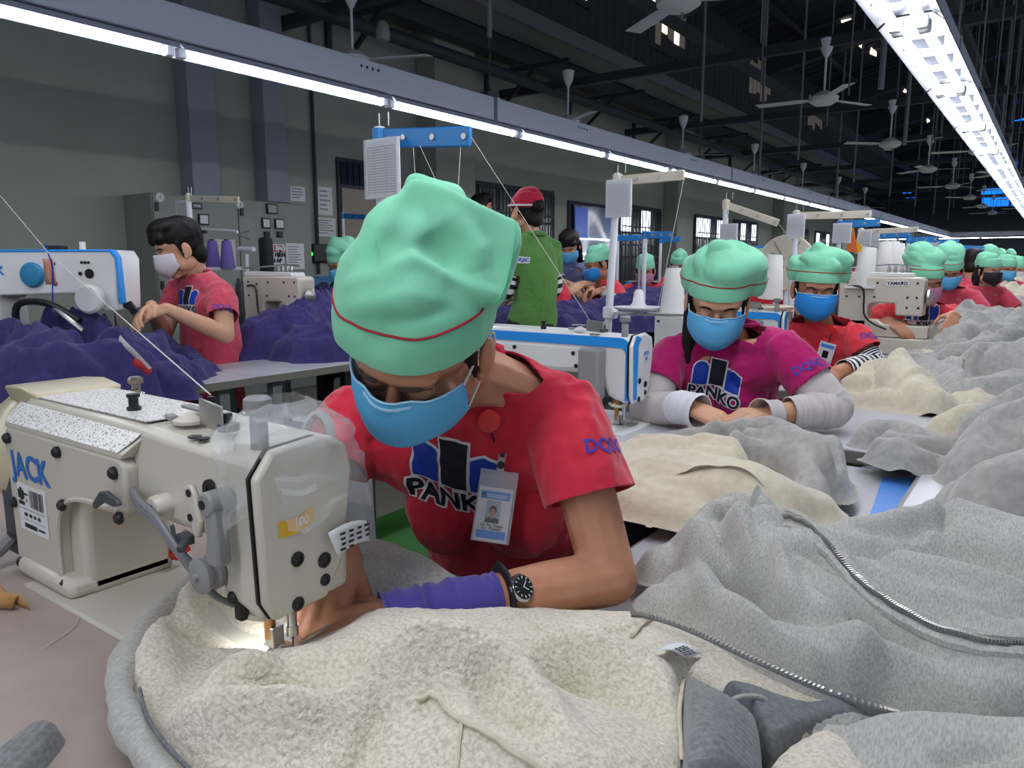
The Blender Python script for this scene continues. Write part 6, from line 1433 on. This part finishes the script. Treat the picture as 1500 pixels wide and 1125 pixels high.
# ---- grey zipped jacket heaped on the middle table
GJ = garment('grey_jacket', 'light grey heather jacket with long zip, heaped in the right foreground', 'jacket', (1240, 930))
_a, _b = on_z(1100, 800, .82), on_z(1320, 930, .82); DIAG = math.atan2(_b[1]-_a[1], _b[0]-_a[0])
cloth('jacket_body', 'heather', GJ, rolls=[([(985, 800, .80), (1020, 775, .83), (1075, 775, .845), (1140, 795, .845), (1220, 845, .832), (1320, 900, .815), (1420, 945, .80), (1540, 968, .80)], [.045, .065, .08, .08, .07, .065, .055, .05]), ([(1085, 768, .853), (1150, 762, .862), (1205, 790, .858), (1265, 850, .845), (1340, 905, .825), (1430, 942, .812), (1560, 958, .805)], .04),
      ([(1200, 785, .85), (1290, 815, .85), (1400, 850, .838), (1560, 885, .83)], [.06, .11, .12, .12]), ([(968, 858, .785), (1040, 884, .79), (1130, 926, .79), (1220, 960, .788), (1330, 990, .785), (1560, 1015, .785)], .028), ([(1000, 835, .80), (1060, 880, .81), (1150, 920, .81), (1205, 945, .805)], .034), ([(1130, 800, .85), (1180, 870, .84), (1250, 930, .82), (1315, 952, .81)], .032),
      ([(1205, 955, .803), (1290, 955, .812), (1400, 985, .803), (1560, 1003, .80)], .028), ([(1035, 740, .835), (1075, 722, .855), (1115, 735, .86)], [.03, .04, .045]), ([(1010, 790, .825), (1030, 750, .84), (1060, 730, .85)], .026), ([(1320, 985, .795), (1420, 1000, .80), (1560, 1012, .80)], .032), ([(1390, 940, .82), (1470, 975, .81), (1580, 988, .81)], .034)],
      ridges=[([(1035, 760, .84), (1060, 790, .84), (1075, 850, .825)], .009, -.009), ([(1055, 745, .85), (1058, 770, .85), (1070, 800, .845)], .007, -.009), ([(1098, 756, .86), (1085, 776, .86), (1080, 800, .85)], .010, .005), ([(1020, 800, .825), (1100, 870, .825), (1200, 915, .82), (1280, 930, .82)], .012, -.012), ([(1260, 935, .815), (1300, 940, .815), (1340, 955, .81)], .010, -.012), ([(1400, 870, .835), (1460, 900, .83), (1530, 910, .83)], .014, -.008), ([(1150, 800, .85), (1200, 880, .84), (1270, 925, .82)], .010, -.010), ([(1250, 800, .86), (1340, 850, .85), (1450, 880, .84)], .012, .006)],
      cell=.0045, k=.004, warp=(.008, 10), wr=((.002, 14),), seed=21, folds=.05, arcs=dict(n=50, amp=.024, r=.019, ln=.3, ang=DIAG, turn=.6, edge=.03))
seam('zip', [(1148, 759), (1180, 770), (1215, 802), (1255, 850), (1300, 885), (1360, 918), (1430, 940), (1500, 945)], .0032, 'heather_dark', GJ, .0042, .001)
for o_ in (-11, 12): seam('zip_placket', [(x, y+o_) for x, y in ((1150, 760), (1180, 772), (1215, 803), (1255, 851), (1300, 886), (1360, 919), (1430, 941), (1500, 947))], .0058, 'heather', GJ, None, -.001)
cloth('jacket_sleeve', 'heather', GJ, rolls=[([(1160, 775, .868), (1240, 770, .872), (1330, 758, .878), (1390, 748, .885)], [.035, .045, .05, .055]), ([(1390, 750, .888), (1450, 752, .895), (1560, 772, .90)], [.06, .075, .085])], ridges=[([(1385, 728, .885), (1392, 760, .885), (1375, 800, .87)], .006, -.010), ([(1250, 785, .86), (1330, 790, .86), (1380, 780, .865)], .01, -.01)], cell=.006, warp=(.006, 10), wr=((.003, 18),), seed=23, folds=.05, arcs=dict(n=12, amp=.014, r=.02, ln=.2, ang=DIAG+.4))
GK = garment('grey_jacket', 'pale grey jacket sleeve rolled at the bottom right corner', 'jacket', (1400, 1090))
cloth('jacket_body', 'heather', GK, rolls=[([(1245, 1085, .79), (1310, 1065, .80), (1400, 1060, .81), (1540, 1075, .82)], [.035, .05, .06, .07]), ([(1300, 1115, .79), (1400, 1120, .80), (1540, 1130, .81)], .05)], ridges=[([(1350, 1112, .8), (1420, 1110, .8), (1500, 1116, .8)], .006, -.008)], cell=.006, warp=(.006, 10), seed=25, wr=((.003, 18),))
# knitted cuff at the bottom left corner
CF = garment('ribbed_cuff', 'grey ribbed cuff lying at the bottom left corner of the pinkish table', 'cuff', (20, 1090))
_a, _b = on_z(52, 1062, .785), on_z(-40, 1150, .785); _d = (_b-_a)/np.linalg.norm((_b-_a)[:2]); CUFD = (float(-_d[1]), float(_d[0]))
cloth('cuff', 'rib', CF, rolls=[([(52, 1062, .785), (20, 1090, .785), (-40, 1150, .785)], [.02, .024, .026])], cell=.0018, warp=(.001, 10), wr=(), seed=26, rib=(.0014, CUFD, .0066))
# ---- magenta woman's jacket and the heaps behind
J2 = garment('fleece_jacket', 'cream-lined grey jacket held by the woman in magenta', 'jacket', (1060, 690))
cloth('fleece_lining', 'fleece_far', J2, rolls=[([(905, 652, .80), (960, 660, .83), (1030, 672, .84), (1100, 690, .835), (1165, 715, .80)], [.06, .09, .10, .10, .07]), ([(915, 690, .80), (960, 715, .80), (1040, 735, .79), (1120, 745, .785)], .07), ([(930, 642, .83), (1000, 640, .845), (1060, 650, .85)], .05)], cell=.006, warp=(.012, 8), wr=((.003, 12),), seed=131, arcs=dict(n=14, amp=.015, r=.03, ln=.25, ang=.3))
cloth('jacket_shell', 'heather_far', J2, rolls=[([(1035, 628, .845), (1090, 612, .865), (1150, 622, .86), (1200, 645, .84), (1224, 680, .81), (1212, 710, .785)], [.03, .045, .05, .045, .035, .03]), ([(1080, 640, .85), (1150, 648, .845), (1190, 690, .82), (1195, 730, .79), (1180, 752, .775)], [.03, .03, .026, .022, .02]), ([(950, 640, .82), (1000, 628, .845), (1040, 626, .85)], .02), ([(1100, 628, .86), (1160, 640, .855), (1205, 675, .83)], .025)], ridges=[([(1060, 640, .85), (1120, 652, .85), (1150, 655, .845)], .006, -.012)], cell=.006, warp=(.008, 10), seed=33, mind=.012, arcs=dict(n=16, amp=.03, r=.022, ln=.22, ang=-.4))
def jacket2(label, grey, cream, seed, at, cell=.008, group=None, narc=26, amp=.034):
    t = garment('fleece_jacket', label, 'jacket', at, group)
    if cream: cloth('fleece_lining', 'fleece_far', t, rolls=cream, cell=cell, warp=(.014, 8), wr=((.003, 12),), seed=seed, arcs=dict(n=12, amp=.03, r=.03, ln=.2, ang=seed*.7))
    if grey: cloth('jacket_shell', 'heather_far', t, rolls=grey, cell=cell, warp=(.014, 8), wr=((.003, 12),), seed=seed+1, arcs=dict(n=narc, amp=amp, r=.03, ln=.26, ang=seed*.9, turn=1.6), mind=.012)
    return t
jacket2('jacket with bare cream lining folded over beside the woman in coral with striped cuffs', [([(1250, 588, .775), (1300, 592, .775), (1360, 590, .775), (1405, 578, .775)], .035), ([(1335, 520, .87), (1370, 530, .87), (1405, 555, .84), (1412, 580, .8)], [.04, .06, .06, .05])], [([(1250, 555, .80), (1280, 535, .84), (1320, 530, .87), (1360, 560, .85), (1395, 585, .80)], [.05, .07, .09, .08, .05]), ([(1260, 580, .79), (1310, 575, .81), (1370, 585, .79)], .06)], 41, (1320, 570), .007, None, 16, .02)
jacket2('small grey jacket roll with sleeve mouth towards the camera, beside the blue panel', [([(1270, 632, .80), (1300, 618, .81), (1340, 625, .81), (1400, 645, .81)], [.035, .04, .045, .05]), ([(1300, 650, .80), (1330, 660, .80), (1380, 668, .79)], [.035, .04, .035]), ([(1310, 632, .81), (1350, 640, .815), (1420, 640, .82)], .03)], [([(1380, 615, .80), (1420, 605, .82), (1450, 600, .83)], .04)], 45, (1330, 650), .006, None, 14, .014)
jacket2('big grey jacket heap at the right edge behind the zipped jacket', [([(1440, 640, .86), (1470, 610, .90), (1530, 590, .93)], [.07, .10, .13]), ([(1425, 700, .82), (1460, 680, .87), (1520, 660, .90)], [.06, .09, .12]), ([(1440, 600, .87), (1480, 580, .90), (1540, 570, .92)], .06)], None, 48, (1470, 670), .007, None, 22, .026)
jacket2('grey jacket heap with beige lining in the middle of the right edge', [([(1405, 530, .87), (1440, 515, .91), (1520, 505, .94)], [.08, .13, .15]), ([(1400, 555, .82), (1450, 550, .86), (1520, 540, .88)], .08), ([(1400, 500, .9), (1440, 490, .93), (1500, 480, .95)], .09)], [([(1400, 575, .80), (1430, 570, .82), (1480, 560, .83)], .06), ([(1415, 590, .79), (1450, 585, .80), (1500, 580, .8)], .05)], 51, (1450, 545))
jacket2('tall pale grey jacket heap behind, right of the cream flat-bed machine', [([(1375, 500, .84), (1395, 475, .92), (1425, 452, .98), (1455, 455, .96), (1495, 462, .93)], [.08, .13, .16, .16, .16]), ([(1350, 512, .80), (1375, 507, .82), (1405, 502, .84)], .06), ([(1455, 475, .92), (1490, 462, .95), (1530, 458, .96)], .13)], [([(1352, 516, .79), (1390, 514, .82), (1425, 508, .84)], [.05, .08, .08]), ([(1370, 518, .80), (1400, 518, .81), (1440, 512, .82)], .08)], 54, (1420, 490), .011)
jacket2('grey jackets strewn along the middle table before the pink mask worker', [([(1320, 512, .80), (1350, 520, .80), (1385, 515, .81)], .06), ([(1370, 528, .80), (1400, 515, .83), (1430, 505, .84)], .07)], None, 57, (1370, 520), .01)
jacket2('beige jacket heap far down the middle table by the black mask worker', [([(1465, 445, .88), (1490, 440, .90), (1530, 436, .92)], .16)], [([(1455, 432, .92), (1475, 424, .98), (1510, 420, 1.0)], [.15, .2, .24]), ([(1460, 420, .95), (1480, 410, 1.04), (1500, 412, 1.02)], .16), ([(1470, 428, .96), (1478, 418, 1.0), (1482, 410, 1.0)], .18)], 60, (1480, 440), .014)
jacket2('beige and grey jackets at the farthest visible stretch of the middle table', None, [([(1490, 415, .95), (1505, 408, 1.0), (1540, 404, 1.0)], .3), ([(1470, 412, .95), (1485, 405, 1.0)], .3)], 63, (1490, 425), .02)

# ---- purple knitwear on the left line
def purple(label, rolls, seed, at, cell=.009, fn=.014, n=70):
    t = garment('purple_garments', label, 'garment', at)
    cloth('knit_cloth', 'purple_knit', t, rolls=rolls, cell=cell, k=.008, warp=(.04, 7), wr=((.004, 14),), seed=seed, folds=.15, arcs=dict(n=n, amp=.05, r=.033, ln=.38, ang=.6, turn=2.0))
    return t
purple('big heap of crumpled purple garments at the left edge, before the blue-white machine', [([(-40, 545, .82), (40, 520, .90), (110, 510, .95), (180, 520, .90), (240, 545, .84)], [.16, .2, .22, .2, .12]), ([(20, 555, .80), (100, 560, .84), (190, 560, .82)], .12), ([(75, 475, .95), (100, 462, .97), (150, 480, .95)], [.08, .1, .1]), ([(180, 510, .92), (240, 500, .88), (285, 530, .80)], [.1, .1, .06]), ([(-30, 490, .92), (40, 480, .95), (80, 490, .95)], .1), ([(200, 540, .84), (255, 535, .83), (295, 535, .79)], .06)], 71, (120, 550), .007, .016, 80)
purple('second heap of purple garments on the chute table, right of the seated man', [([(290, 500, .82), (340, 490, .86), (400, 470, .93), (450, 445, 1.0), (480, 440, 1.0)], [.08, .12, .18, .2, .2]), ([(280, 505, .80), (330, 508, .81), (380, 500, .84)], .08), ([(400, 495, .84), (450, 490, .88), (520, 485, .88)], [.1, .14, .16]), ([(440, 430, 1.02), (470, 425, 1.03), (500, 440, 1.0)], .1)], 74, (400, 500), .008, .016)
purple('purple garments on the chute table right of the green polo shirt', [([(715, 470, .86), (770, 465, .88), (820, 455, .9)], .22), ([(800, 460, .88), (830, 450, .92), (850, 465, .86)], .18)], 77, (800, 475), .011, .02)
purple('purple garments piled beside the bandaged woman of the left line', [([(850, 455, .88), (890, 440, .95), (930, 445, .92), (960, 440, .92)], [.18, .25, .25, .22]), ([(870, 465, .84), (910, 462, .86), (950, 460, .86)], .18)], 80, (900, 470), .012, .02)
purple('purple garments farther along behind the thread stand tray', [([(930, 430, .95), (960, 425, .98), (1000, 425, .96)], .3)], 83, (965, 445), .014, .02)
purple('small dark purple heap left of the green polo shirt', [([(690, 470, .85), (720, 455, .9), (745, 460, .88)], .2)], 85, (715, 475), .012, .02)
# white strip and red scrap lying on the first purple heap
o = MB().tube(spline(lay(((176, 500), (185, 515), (200, 525), (218, 545)), .006), 6), .014, 6, flat=.25).build('white_strip', 'elastic'); tag(o, 'white cloth strip lying on the left purple heap', 'strip')
o = MB().tube(spline(lay(((195, 537), (208, 542), (220, 550)), .004), 5), .012, 6, flat=.3).build('red_scrap', 'sign_red'); tag(o, 'dark red cloth scrap under the left purple heap', 'scrap')
# ================================================================ thread stands, cones, tray, threads
def thread_stand(label, px, py_top, Y, arm_m, arm_px, card=True, tray=None, zb=TZ, lean=0, group=None, arm_drop=.0, pole_m='white_enamel'):
    top = V3(on_Y(px, py_top, Y))
    if zb == TZ and not (-1.74 < top.x+lean < -.22 and (Y-1.45) % 1.3 < .6 and top.x+lean < -.58): zb = 0.0
    base = Vector((top.x+lean, Y, zb)); t = thing('thread_stand', label, 'thread stand', base, 0, group)
    MB().cyl(base, top, .0165, .015, n=12).build('pole', pole_m, t); MB().lathe([(.035, 0), (.035, .012), (.02, .03)], base, None, 16).build('foot', pole_m, t)
    MB().cyl(top-Vector((0, 0, .055)), top-Vector((0, 0, .005)), .021, n=12).build('collar', arm_m, t)
    e = V3(on_Y(arm_px[0], arm_px[1], Y)); a = top-Vector((0, 0, .03))
    ar = MB(); ar.bar(a, e, .012, .05 if arm_m == 'blue_paint' else .04); aro = ar.build('arm', arm_m, t, bevel=.004)
    for f in (.3, .62, .95): q = a.lerp(e, f); MB().lathe([(.008, 0), (.008, .004)], q+Vector((0, -.007, 0)), frame((0, -1, 0)), 10).build('eyelet', 'steel', aro)
    for d in (.0, .035): MB().tube([top+Vector((d, 0, 0)), top+Vector((d, 0, .035))], .002, 5).build('hook', 'steel', t)
    if card:
        x0, y0, x1, y1 = card; c0 = V3(on_Y(x0, y0, Y-.03)); c1 = V3(on_Y(x1, y1, Y-.03)); w_ = abs(c1.x-c0.x); h_ = abs(c0.z-c1.z); cx = (c0.x+c1.x)/2; cz = (c0.z+c1.z)/2
        c = thing('card_sleeve', ' '.join(('clear card sleeve on the '+label.replace('thread ', '')).split()[:16]), 'card', (cx, Y-.03, cz))
        MB().box((cx, Y-.03, cz), (w_, .004, h_)).build('sleeve_rim', 'print_white', c, bevel=.001); p_ = MB().box((cx, Y-.0335, cz), (w_*.92, .003, h_*.94)).build('printed_list', 'paper', c)
        n = 18 if h_ > .15 else 11; rs = [(-w_*.4, h_*(.36-.8*k/n)-h_*(.008 if n > 12 else .014), w_*.4, h_*(.36-.8*k/n)+h_*(.008 if n > 12 else .014)) for k in range(n)]+[(-w_*.4+w_*.8*f-.0008, -h_*.44, -w_*.4+w_*.8*f+.0008, h_*.36) for f in (0, .25, .68, 1)]
        decal(rects2(rs), (cx, Y-.0352, cz), (1, 0, 0), (0, 0, 1), 'list_rules', 'plastic_dark', p_); MB().box((cx, Y-.0375, cz), (w_, .0012, h_)).build('film_front', 'sleeve_film', c)
        MB().tube([(cx, Y-.03, cz+h_/2), a], .002, 5).build('string', 'black', c)
    return t, a, e
def thread(label, pts, sag=0):
    pts = [V3(p) for p in pts]; o = MB().tube(spline(pts, 6) if sag else pts, .0009, 5).build('sewing_thread', 'thread'); tag(o, label, 'thread'); return o
def cone(label, base, m, h=.16, r=.045, tilt=0, name='thread_cone'):
    base = V3(base); t = thing(name, label, 'thread cone', base); R_ = Matrix.Rotation(tilt, 3, 'Y')
    MB().lathe([(r, .0), (r*1.02, .01), (r*.62, h), (r*.55, h+.004)], base, R_, 24).build('yarn', m, t); MB().lathe([(r*.35, h), (r*.35, h+.012), (r*.2, h+.013)], base, R_, 14).build('tube', 'plastic_grey' if m == 'thread_white' else 'black', t); return t
Y1, Y2 = 1.52, 2.82
s1, a1, e1 = thread_stand('blue-armed thread stand behind the pointed headscarf', 556, 186, Y1, 'blue_paint', (690, 200), (535, 206, 587, 289))
s2, a2, e2 = thread_stand('white thread stand with grey arm and tray left of the woman in magenta', 905, 254, Y2, 'cream_metal', (1003, 256), (889, 264, 925, 318), lean=-.04)
m = MB(); q = V3(on_Y(894, 458, Y2)); MB().box(q, (.05, .05, .05)).build('clamp', 'white_enamel', s2, bevel=.006)
tr = MB(); c1, c2 = V3(on_Y(935, 455, Y2-.05)), V3(on_Y(985, 462, Y2-.05))
for c in (c1, c2): tr.lathe([(.005, 0), (.085, .002), (.1, .012), (.1, .016), (.08, .008), (.005, .006)], c, None, 24)
tr.bar(q, c2, .03, .01); tr.build('tray', 'white_enamel', s2)
MB().cyl(c1, c1+Vector((0, 0, .22)), .005).build('spindle', 'chrome', s2); MB().lathe([(.045, .01), (.025, .03), (.018, .075), (.01, .085)], c1, None, 16).build('cone_holder', 'print_white', s2)
cone('white thread cone on the tray just left of the magenta scarf', c2+Vector((0, 0, .01)), 'thread_white', .17, .05)
thread_stand('white thread stand with bare upright pole right of the magenta scarf', 1064, 292, 4.1, 'cream_metal', (1140, 327), (1056, 328, 1080, 352), arm_drop=.1)
thread_stand('white thread stand with large clear card left of the second mint scarf', 1167, 308, 4.3, 'cream_metal', (1277, 314), (1154, 314, 1178, 349))
thread_stand('blue-armed thread stand above the orange pennant', 1231, 322, 5.6, 'blue_paint', (1290, 326), (1221, 327, 1246, 356))
thread_stand('white-armed thread stand right of the orange pennant', 1262, 334, 6.3, 'cream_metal', (1345, 336), (1257, 337, 1275, 362)); thread_stand('blue-armed thread stand over the cream flat-bed machine', 1280, 340, 6.9, 'blue_paint', (1335, 343), (1274, 343, 1287, 362))
thread_stand('blue-armed thread stand left of the pink mask worker scarf', 1331, 347, 7.6, 'blue_paint', (1372, 351), None); thread_stand('blue-armed thread stand above the pale blue mask worker', 1365, 351, 8.6, 'blue_paint', (1405, 354), (1362, 355, 1373, 372)); thread_stand('blue-armed thread stand above the bare dark hair', 1398, 358, 10, 'blue_paint', (1442, 364), (1396, 362, 1406, 376))
for i, (x, y, Y, ax, ay, who) in enumerate(((502, 312, 5.3, 536, 318, 'by the beige blind'), (945, 338, 4.9, 985, 344, 'behind the bandaged woman'), (905, 344, 6.0, 940, 348, 'before the barred window with bright panes'), (968, 348, 7.2, 997, 350, 'right of the bandaged woman stand'), (1085, 362, 8.6, 1124, 362, 'behind the magenta scarf'))):
    thread_stand('small blue-armed thread stand of the left line %s' % who, x, y, Y, 'blue_paint', (ax, ay), None, zb=0.0)
t_, a_, e_ = thread_stand('cream thread stand with hooked arm in front of the electrical cabinet', 276, 283, 2.75, 'cream_metal', (350, 293), (258, 294, 277, 330))
MB().tube(spline([on_Y(276, 335, 2.75), on_Y(342, 338, 2.75), on_Y(346, 343, 2.75)], 4), .006, 6).build('thread_rod', 'white_enamel', t_); 
for dy in (-5, 8): MB().tube([on_Y(346, 343, 2.75), on_Y(366, 343+dy, 2.75)], .003, 5).build('prong', 'steel', t_)
trp = V3(on_Y(325, 396, 2.7)); MB().lathe([(.005, 0), (.14, .003), (.15, .02), (.14, .012)], trp, None, 24).build('tray', 'white_enamel', t_)
cone('left purple thread cone beside the cabinet sheet', V3(on_Y(313, 392, 2.65)), 'thread_purple', .155, .042); cone('right purple thread cone beside the cabinet sheet', V3(on_Y(334, 393, 2.65)), 'thread_purple', .155, .042)
f = MB().box(on_Y(390, 374, 2.95), (.09, .06, .22)).build('black_cloth', 'trousers', bevel=.02); tag(f, 'black cloth hung on the post left of the danger sign', 'cloth')
mb = MB(); mb.cyl(on_Y(362, 372, 2.9), on_Y(362, 420, 2.9), .012); mb.cyl(on_Y(350, 364, 2.9), on_Y(372, 365, 2.9), .014); tag(mb.build('machine_post', 'white_enamel'), 'white post with dark crossbar on the cylinder-arm machine', 'post')
# cones and reels on the right line
cone('large white thread cone left of the second mint scarf, on a pale tray', V3(on_Y(1128, 438, 3.55)), 'thread_white', .2, .055, .06)
q = V3(on_Y(1125, 446, 3.55)); t = thing('cone_tray', 'pale stack of round trays under the large white cone', 'tray', q)
for k in range(3): MB().lathe([(.005, 0), (.11, .0), (.115, .012), (.1, .016)], q-Vector((0, 0, .02+.018*k)), None, 24).build('disc', 'cream_metal', t)
for i, (x, y, Y, tilt, lab) in enumerate(((1263, 418, 4.2, .12, 'leaning white thread cone left of the cream flat-bed machine'), (1293, 403, 4.9, 0, 'first white thread cone behind the flat-bed machine'), (1305, 402, 5.0, 0, 'second white thread cone behind the flat-bed machine'), (1313, 404, 5.1, 0, 'third white thread cone behind the flat-bed machine'))): cone(lab, V3(on_Y(x, y, Y)), 'thread_white', .19, .055, tilt)
q = V3(on_Y(1152, 385, 4.5)); t = thing('tape_reel', 'big cream spoked reel between the magenta and the coral workers', 'reel', q)
MB().lathe([(.02, -.02), (.155, -.015), (.16, 0), (.155, .012), (.02, .02)], q, frame((.2, -1, 0)), 32).build('disc', 'cream_metal', t)
MB().cyl((q.x, q.y+.03, 0), (q.x, q.y+.03, q.z), .014).build('post', 'white_enamel', t)
for k in range(6): a = k*PI/3; R_ = frame((.2, -1, 0)); MB().bar(q+R_ @ Vector((.02*math.cos(a), .02*math.sin(a), .017)), q+R_ @ Vector((.14*math.cos(a), .14*math.sin(a), .017)), .006, .006).build('spoke', 'plastic_grey', t)
c = [on_Y(x, y, 5.9) for x, y in ((1249, 330), (1240, 368), (1257, 370))]; mb = MB(); mb.add(c+[q+np.array([0, .01, 0]) for q in c], [(0, 1, 2), (5, 4, 3), (0, 3, 4, 1), (1, 4, 5, 2), (2, 5, 3, 0)]); mb.cyl(c[0], on_Y(1249, 322, 5.9), .002).cyl(on_Y(1231, 324, 5.6), on_Y(1249, 322, 5.9), .002); tag(mb.build('pennant', 'orange', smooth=False), 'orange pennant hanging among the card sleeves', 'flag')
c = [on_Y(x, y, 6.0) for x, y in ((1254, 352), (1252, 372), (1268, 366))]; mb = MB(); mb.add(c+[q+np.array([0, .01, 0]) for q in c], [(0, 1, 2), (5, 4, 3), (0, 3, 4, 1), (1, 4, 5, 2), (2, 5, 3, 0)]); mb.cyl(c[0], on_Y(1262, 338, 6.2), .002); tag(mb.build('pennant', 'yellow', smooth=False), 'small yellow pennant beside the orange one', 'flag')
rk = thing('cone_rack', 'white rack on a post carrying the cones behind the flat-bed machine', 'rack', (float(on_Y(1300, 403, 5.0)[0]), 5.0, 0))
ra, rb = V3(on_Y(1255, 404, 4.95)), V3(on_Y(1325, 406, 5.05)); MB().bar(ra-Vector((0, 0, .008)), rb-Vector((0, 0, .008)), .14, .012).build('shelf', 'white_enamel', rk); MB().cyl((rk.location.x, 5.02, 0), (rk.location.x, 5.02, rb.z-.01), .016).build('post', 'white_enamel', rk)
rk = thing('cone_rack', 'short white bracket under the leaning white cone', 'rack', (float(on_Y(1263, 418, 4.2)[0]), 4.2, TZ))
ra = V3(on_Y(1263, 418, 4.2)); MB().box(ra-Vector((0, 0, .008)), (.14, .14, .012)).build('shelf', 'white_enamel', rk); MB().cyl((ra.x, 4.2, TZ), (ra.x, 4.2, ra.z-.01), .014).build('post', 'white_enamel', rk)
# threads running from the arms
jx = Vector(NEEDLE)
off = V3(P(-60, 215, 1.9))
thread('white thread slanting from the upper left corner down to the nearest machine', [off, V3(P(75, 375, 1.5)), jx+Vector((-.105, -.02, .297))])
m2p = Vector((-.95, 1.86, TZ))
thread('long thread from the blue arm tip down to the white and blue machine', [e1, m2p+Vector((-.105, -.02, .295))]); thread('short thread hanging from the middle of the blue arm', [a1.lerp(e1, .38), V3(on_Y(610, 280, Y1-.02))]); thread('thread slanting from the middle of the blue arm behind the headscarf', [a1.lerp(e1, .42), V3(on_Y(655, 300, Y1-.05))]); thread('thread hanging from the end of the blue arm behind the headscarf', [a1.lerp(e1, .9), V3(on_Y(668, 330, Y1-.02))])
thread('thread from the grey arm tip down behind the magenta scarf', [e2, V3(on_Y(960, 470, Y2-.1))]); thread('thread slanting from the bare pole arm to the big cream reel', [V3(on_Y(1140, 327, 4.1)), V3(on_Y(1165, 360, 4.3))])
# ---- small things on the near table
q = on_z(25, 880, TZ); t = thing('tape_roll', 'torn piece of brown tape curled on the table under the nearest machine', 'tape', q)
mb = MB(); mb.grid([[V3(on_z(x, y, TZ+.004))+Vector((0, 0, .02*math.sin(PI*v))) for x, y in ((-25+28*v, 875-12*v), (-5+28*v, 890-4*v), (18+26*v, 892+2*v))] for v in np.linspace(0, 1, 8)]); mb.build('strip', 'tape_tan', t, solid=.001)
def rag(label, pts, r, m, name='fabric_strip'): o = MB().tube(spline([V3(p) for p in pts], 6), r, 8, flat=.35).build(name, m); tag(o, label, 'strip'); return o
rag('beige cloth strip looped behind the arm of the nearest machine', [P(255, 760, 1.16), P(246, 800, 1.14), P(212, 838, 1.12), P(226, 852, 1.1), P(246, 850, 1.1)], .0075, 'paper_cream')
rag('knotted beige band tied on top of the nearest machine by the spring', [V3(P(196, 585, 1.24)), V3(P(212, 596, 1.22)), V3(P(232, 604, 1.21))], .008, 'paper_cream', 'tied_band')
q = P(200, 578, 1.24); t = thing('spring_post', 'small chrome spring post behind the nearest machine', 'post', q)
MB().cyl(V3(q)-Vector((0, 0, .05)), V3(q)+Vector((0, 0, .02)), .007).build('pin', 'steel', t); MB().tube([V3(q)+Vector((.011*math.cos(a), .011*math.sin(a), -.035+.0018*a)) for a in np.linspace(0, 25, 90)], .0016, 5).build('spring', 'chrome', t); MB().box(V3(q)+Vector((-.02, 0, -.042)), (.035, .02, .012)).build('bracket', 'black', t, bevel=.002); MB().lathe([(.01, .018), (.012, .02), (.012, .026), (.008, .03)], q, None, 14).build('cap', 'steel', t)
q = on_z(258, 838, TZ); t = thing('thread_snips', 'red plastic clip tool lying behind the nearest machine', 'tool', q)
MB().tube(spline([V3(P(240, 806, 1.12)), V3(P(252, 798, 1.12)), V3(P(262, 806, 1.11)), V3(P(256, 818, 1.1))], 5), .006, 8).build('ring', 'red_plastic', t); MB().bar(P(250, 815, 1.11), P(278, 800, 1.12), .02, .008).build('body', 'red_plastic', t, bevel=.002); MB().bar(P(258, 800, 1.115), P(252, 770, 1.13), .006, .004).build('tip', 'black', t); MB().bar(P(262, 790, 1.13), P(276, 778, 1.14), .01, .008).build('blade', 'chrome', t)
o = MB().tube(spline(lay(((117, 905), (105, 925), (75, 945), (63, 955)), .002), 6), .0006, 5).build('loose_thread', 'thread'); tag(o, 'single loose thread lying on the pinkish table', 'thread')
hl = MB(); hl.tube(spline([P(440, 660, 1.16), P(450, 622, 1.16), P(466, 606, 1.16), P(482, 622, 1.15), P(490, 670, 1.15), P(490, 700, 1.15)], 6), .011, 10, flat=.55, up=cF); tag(hl.build('lamp_arm', 'plastic_grey'), 'grey curved plastic arm rising behind the head of the nearest machine', 'arm')
bq = on_z(515, 720, .62); bx = MB(); bx.lathe([(.06, -.62), (.07, -.5), (.055, .0), (.05, .12), (.035, .14)], bq, None, 16)
o = bx.build('cloth_sack', 'sleeve_grey'); tag(o, 'tall pale grey cloth sack standing on the floor behind the nearest machine', 'sack')
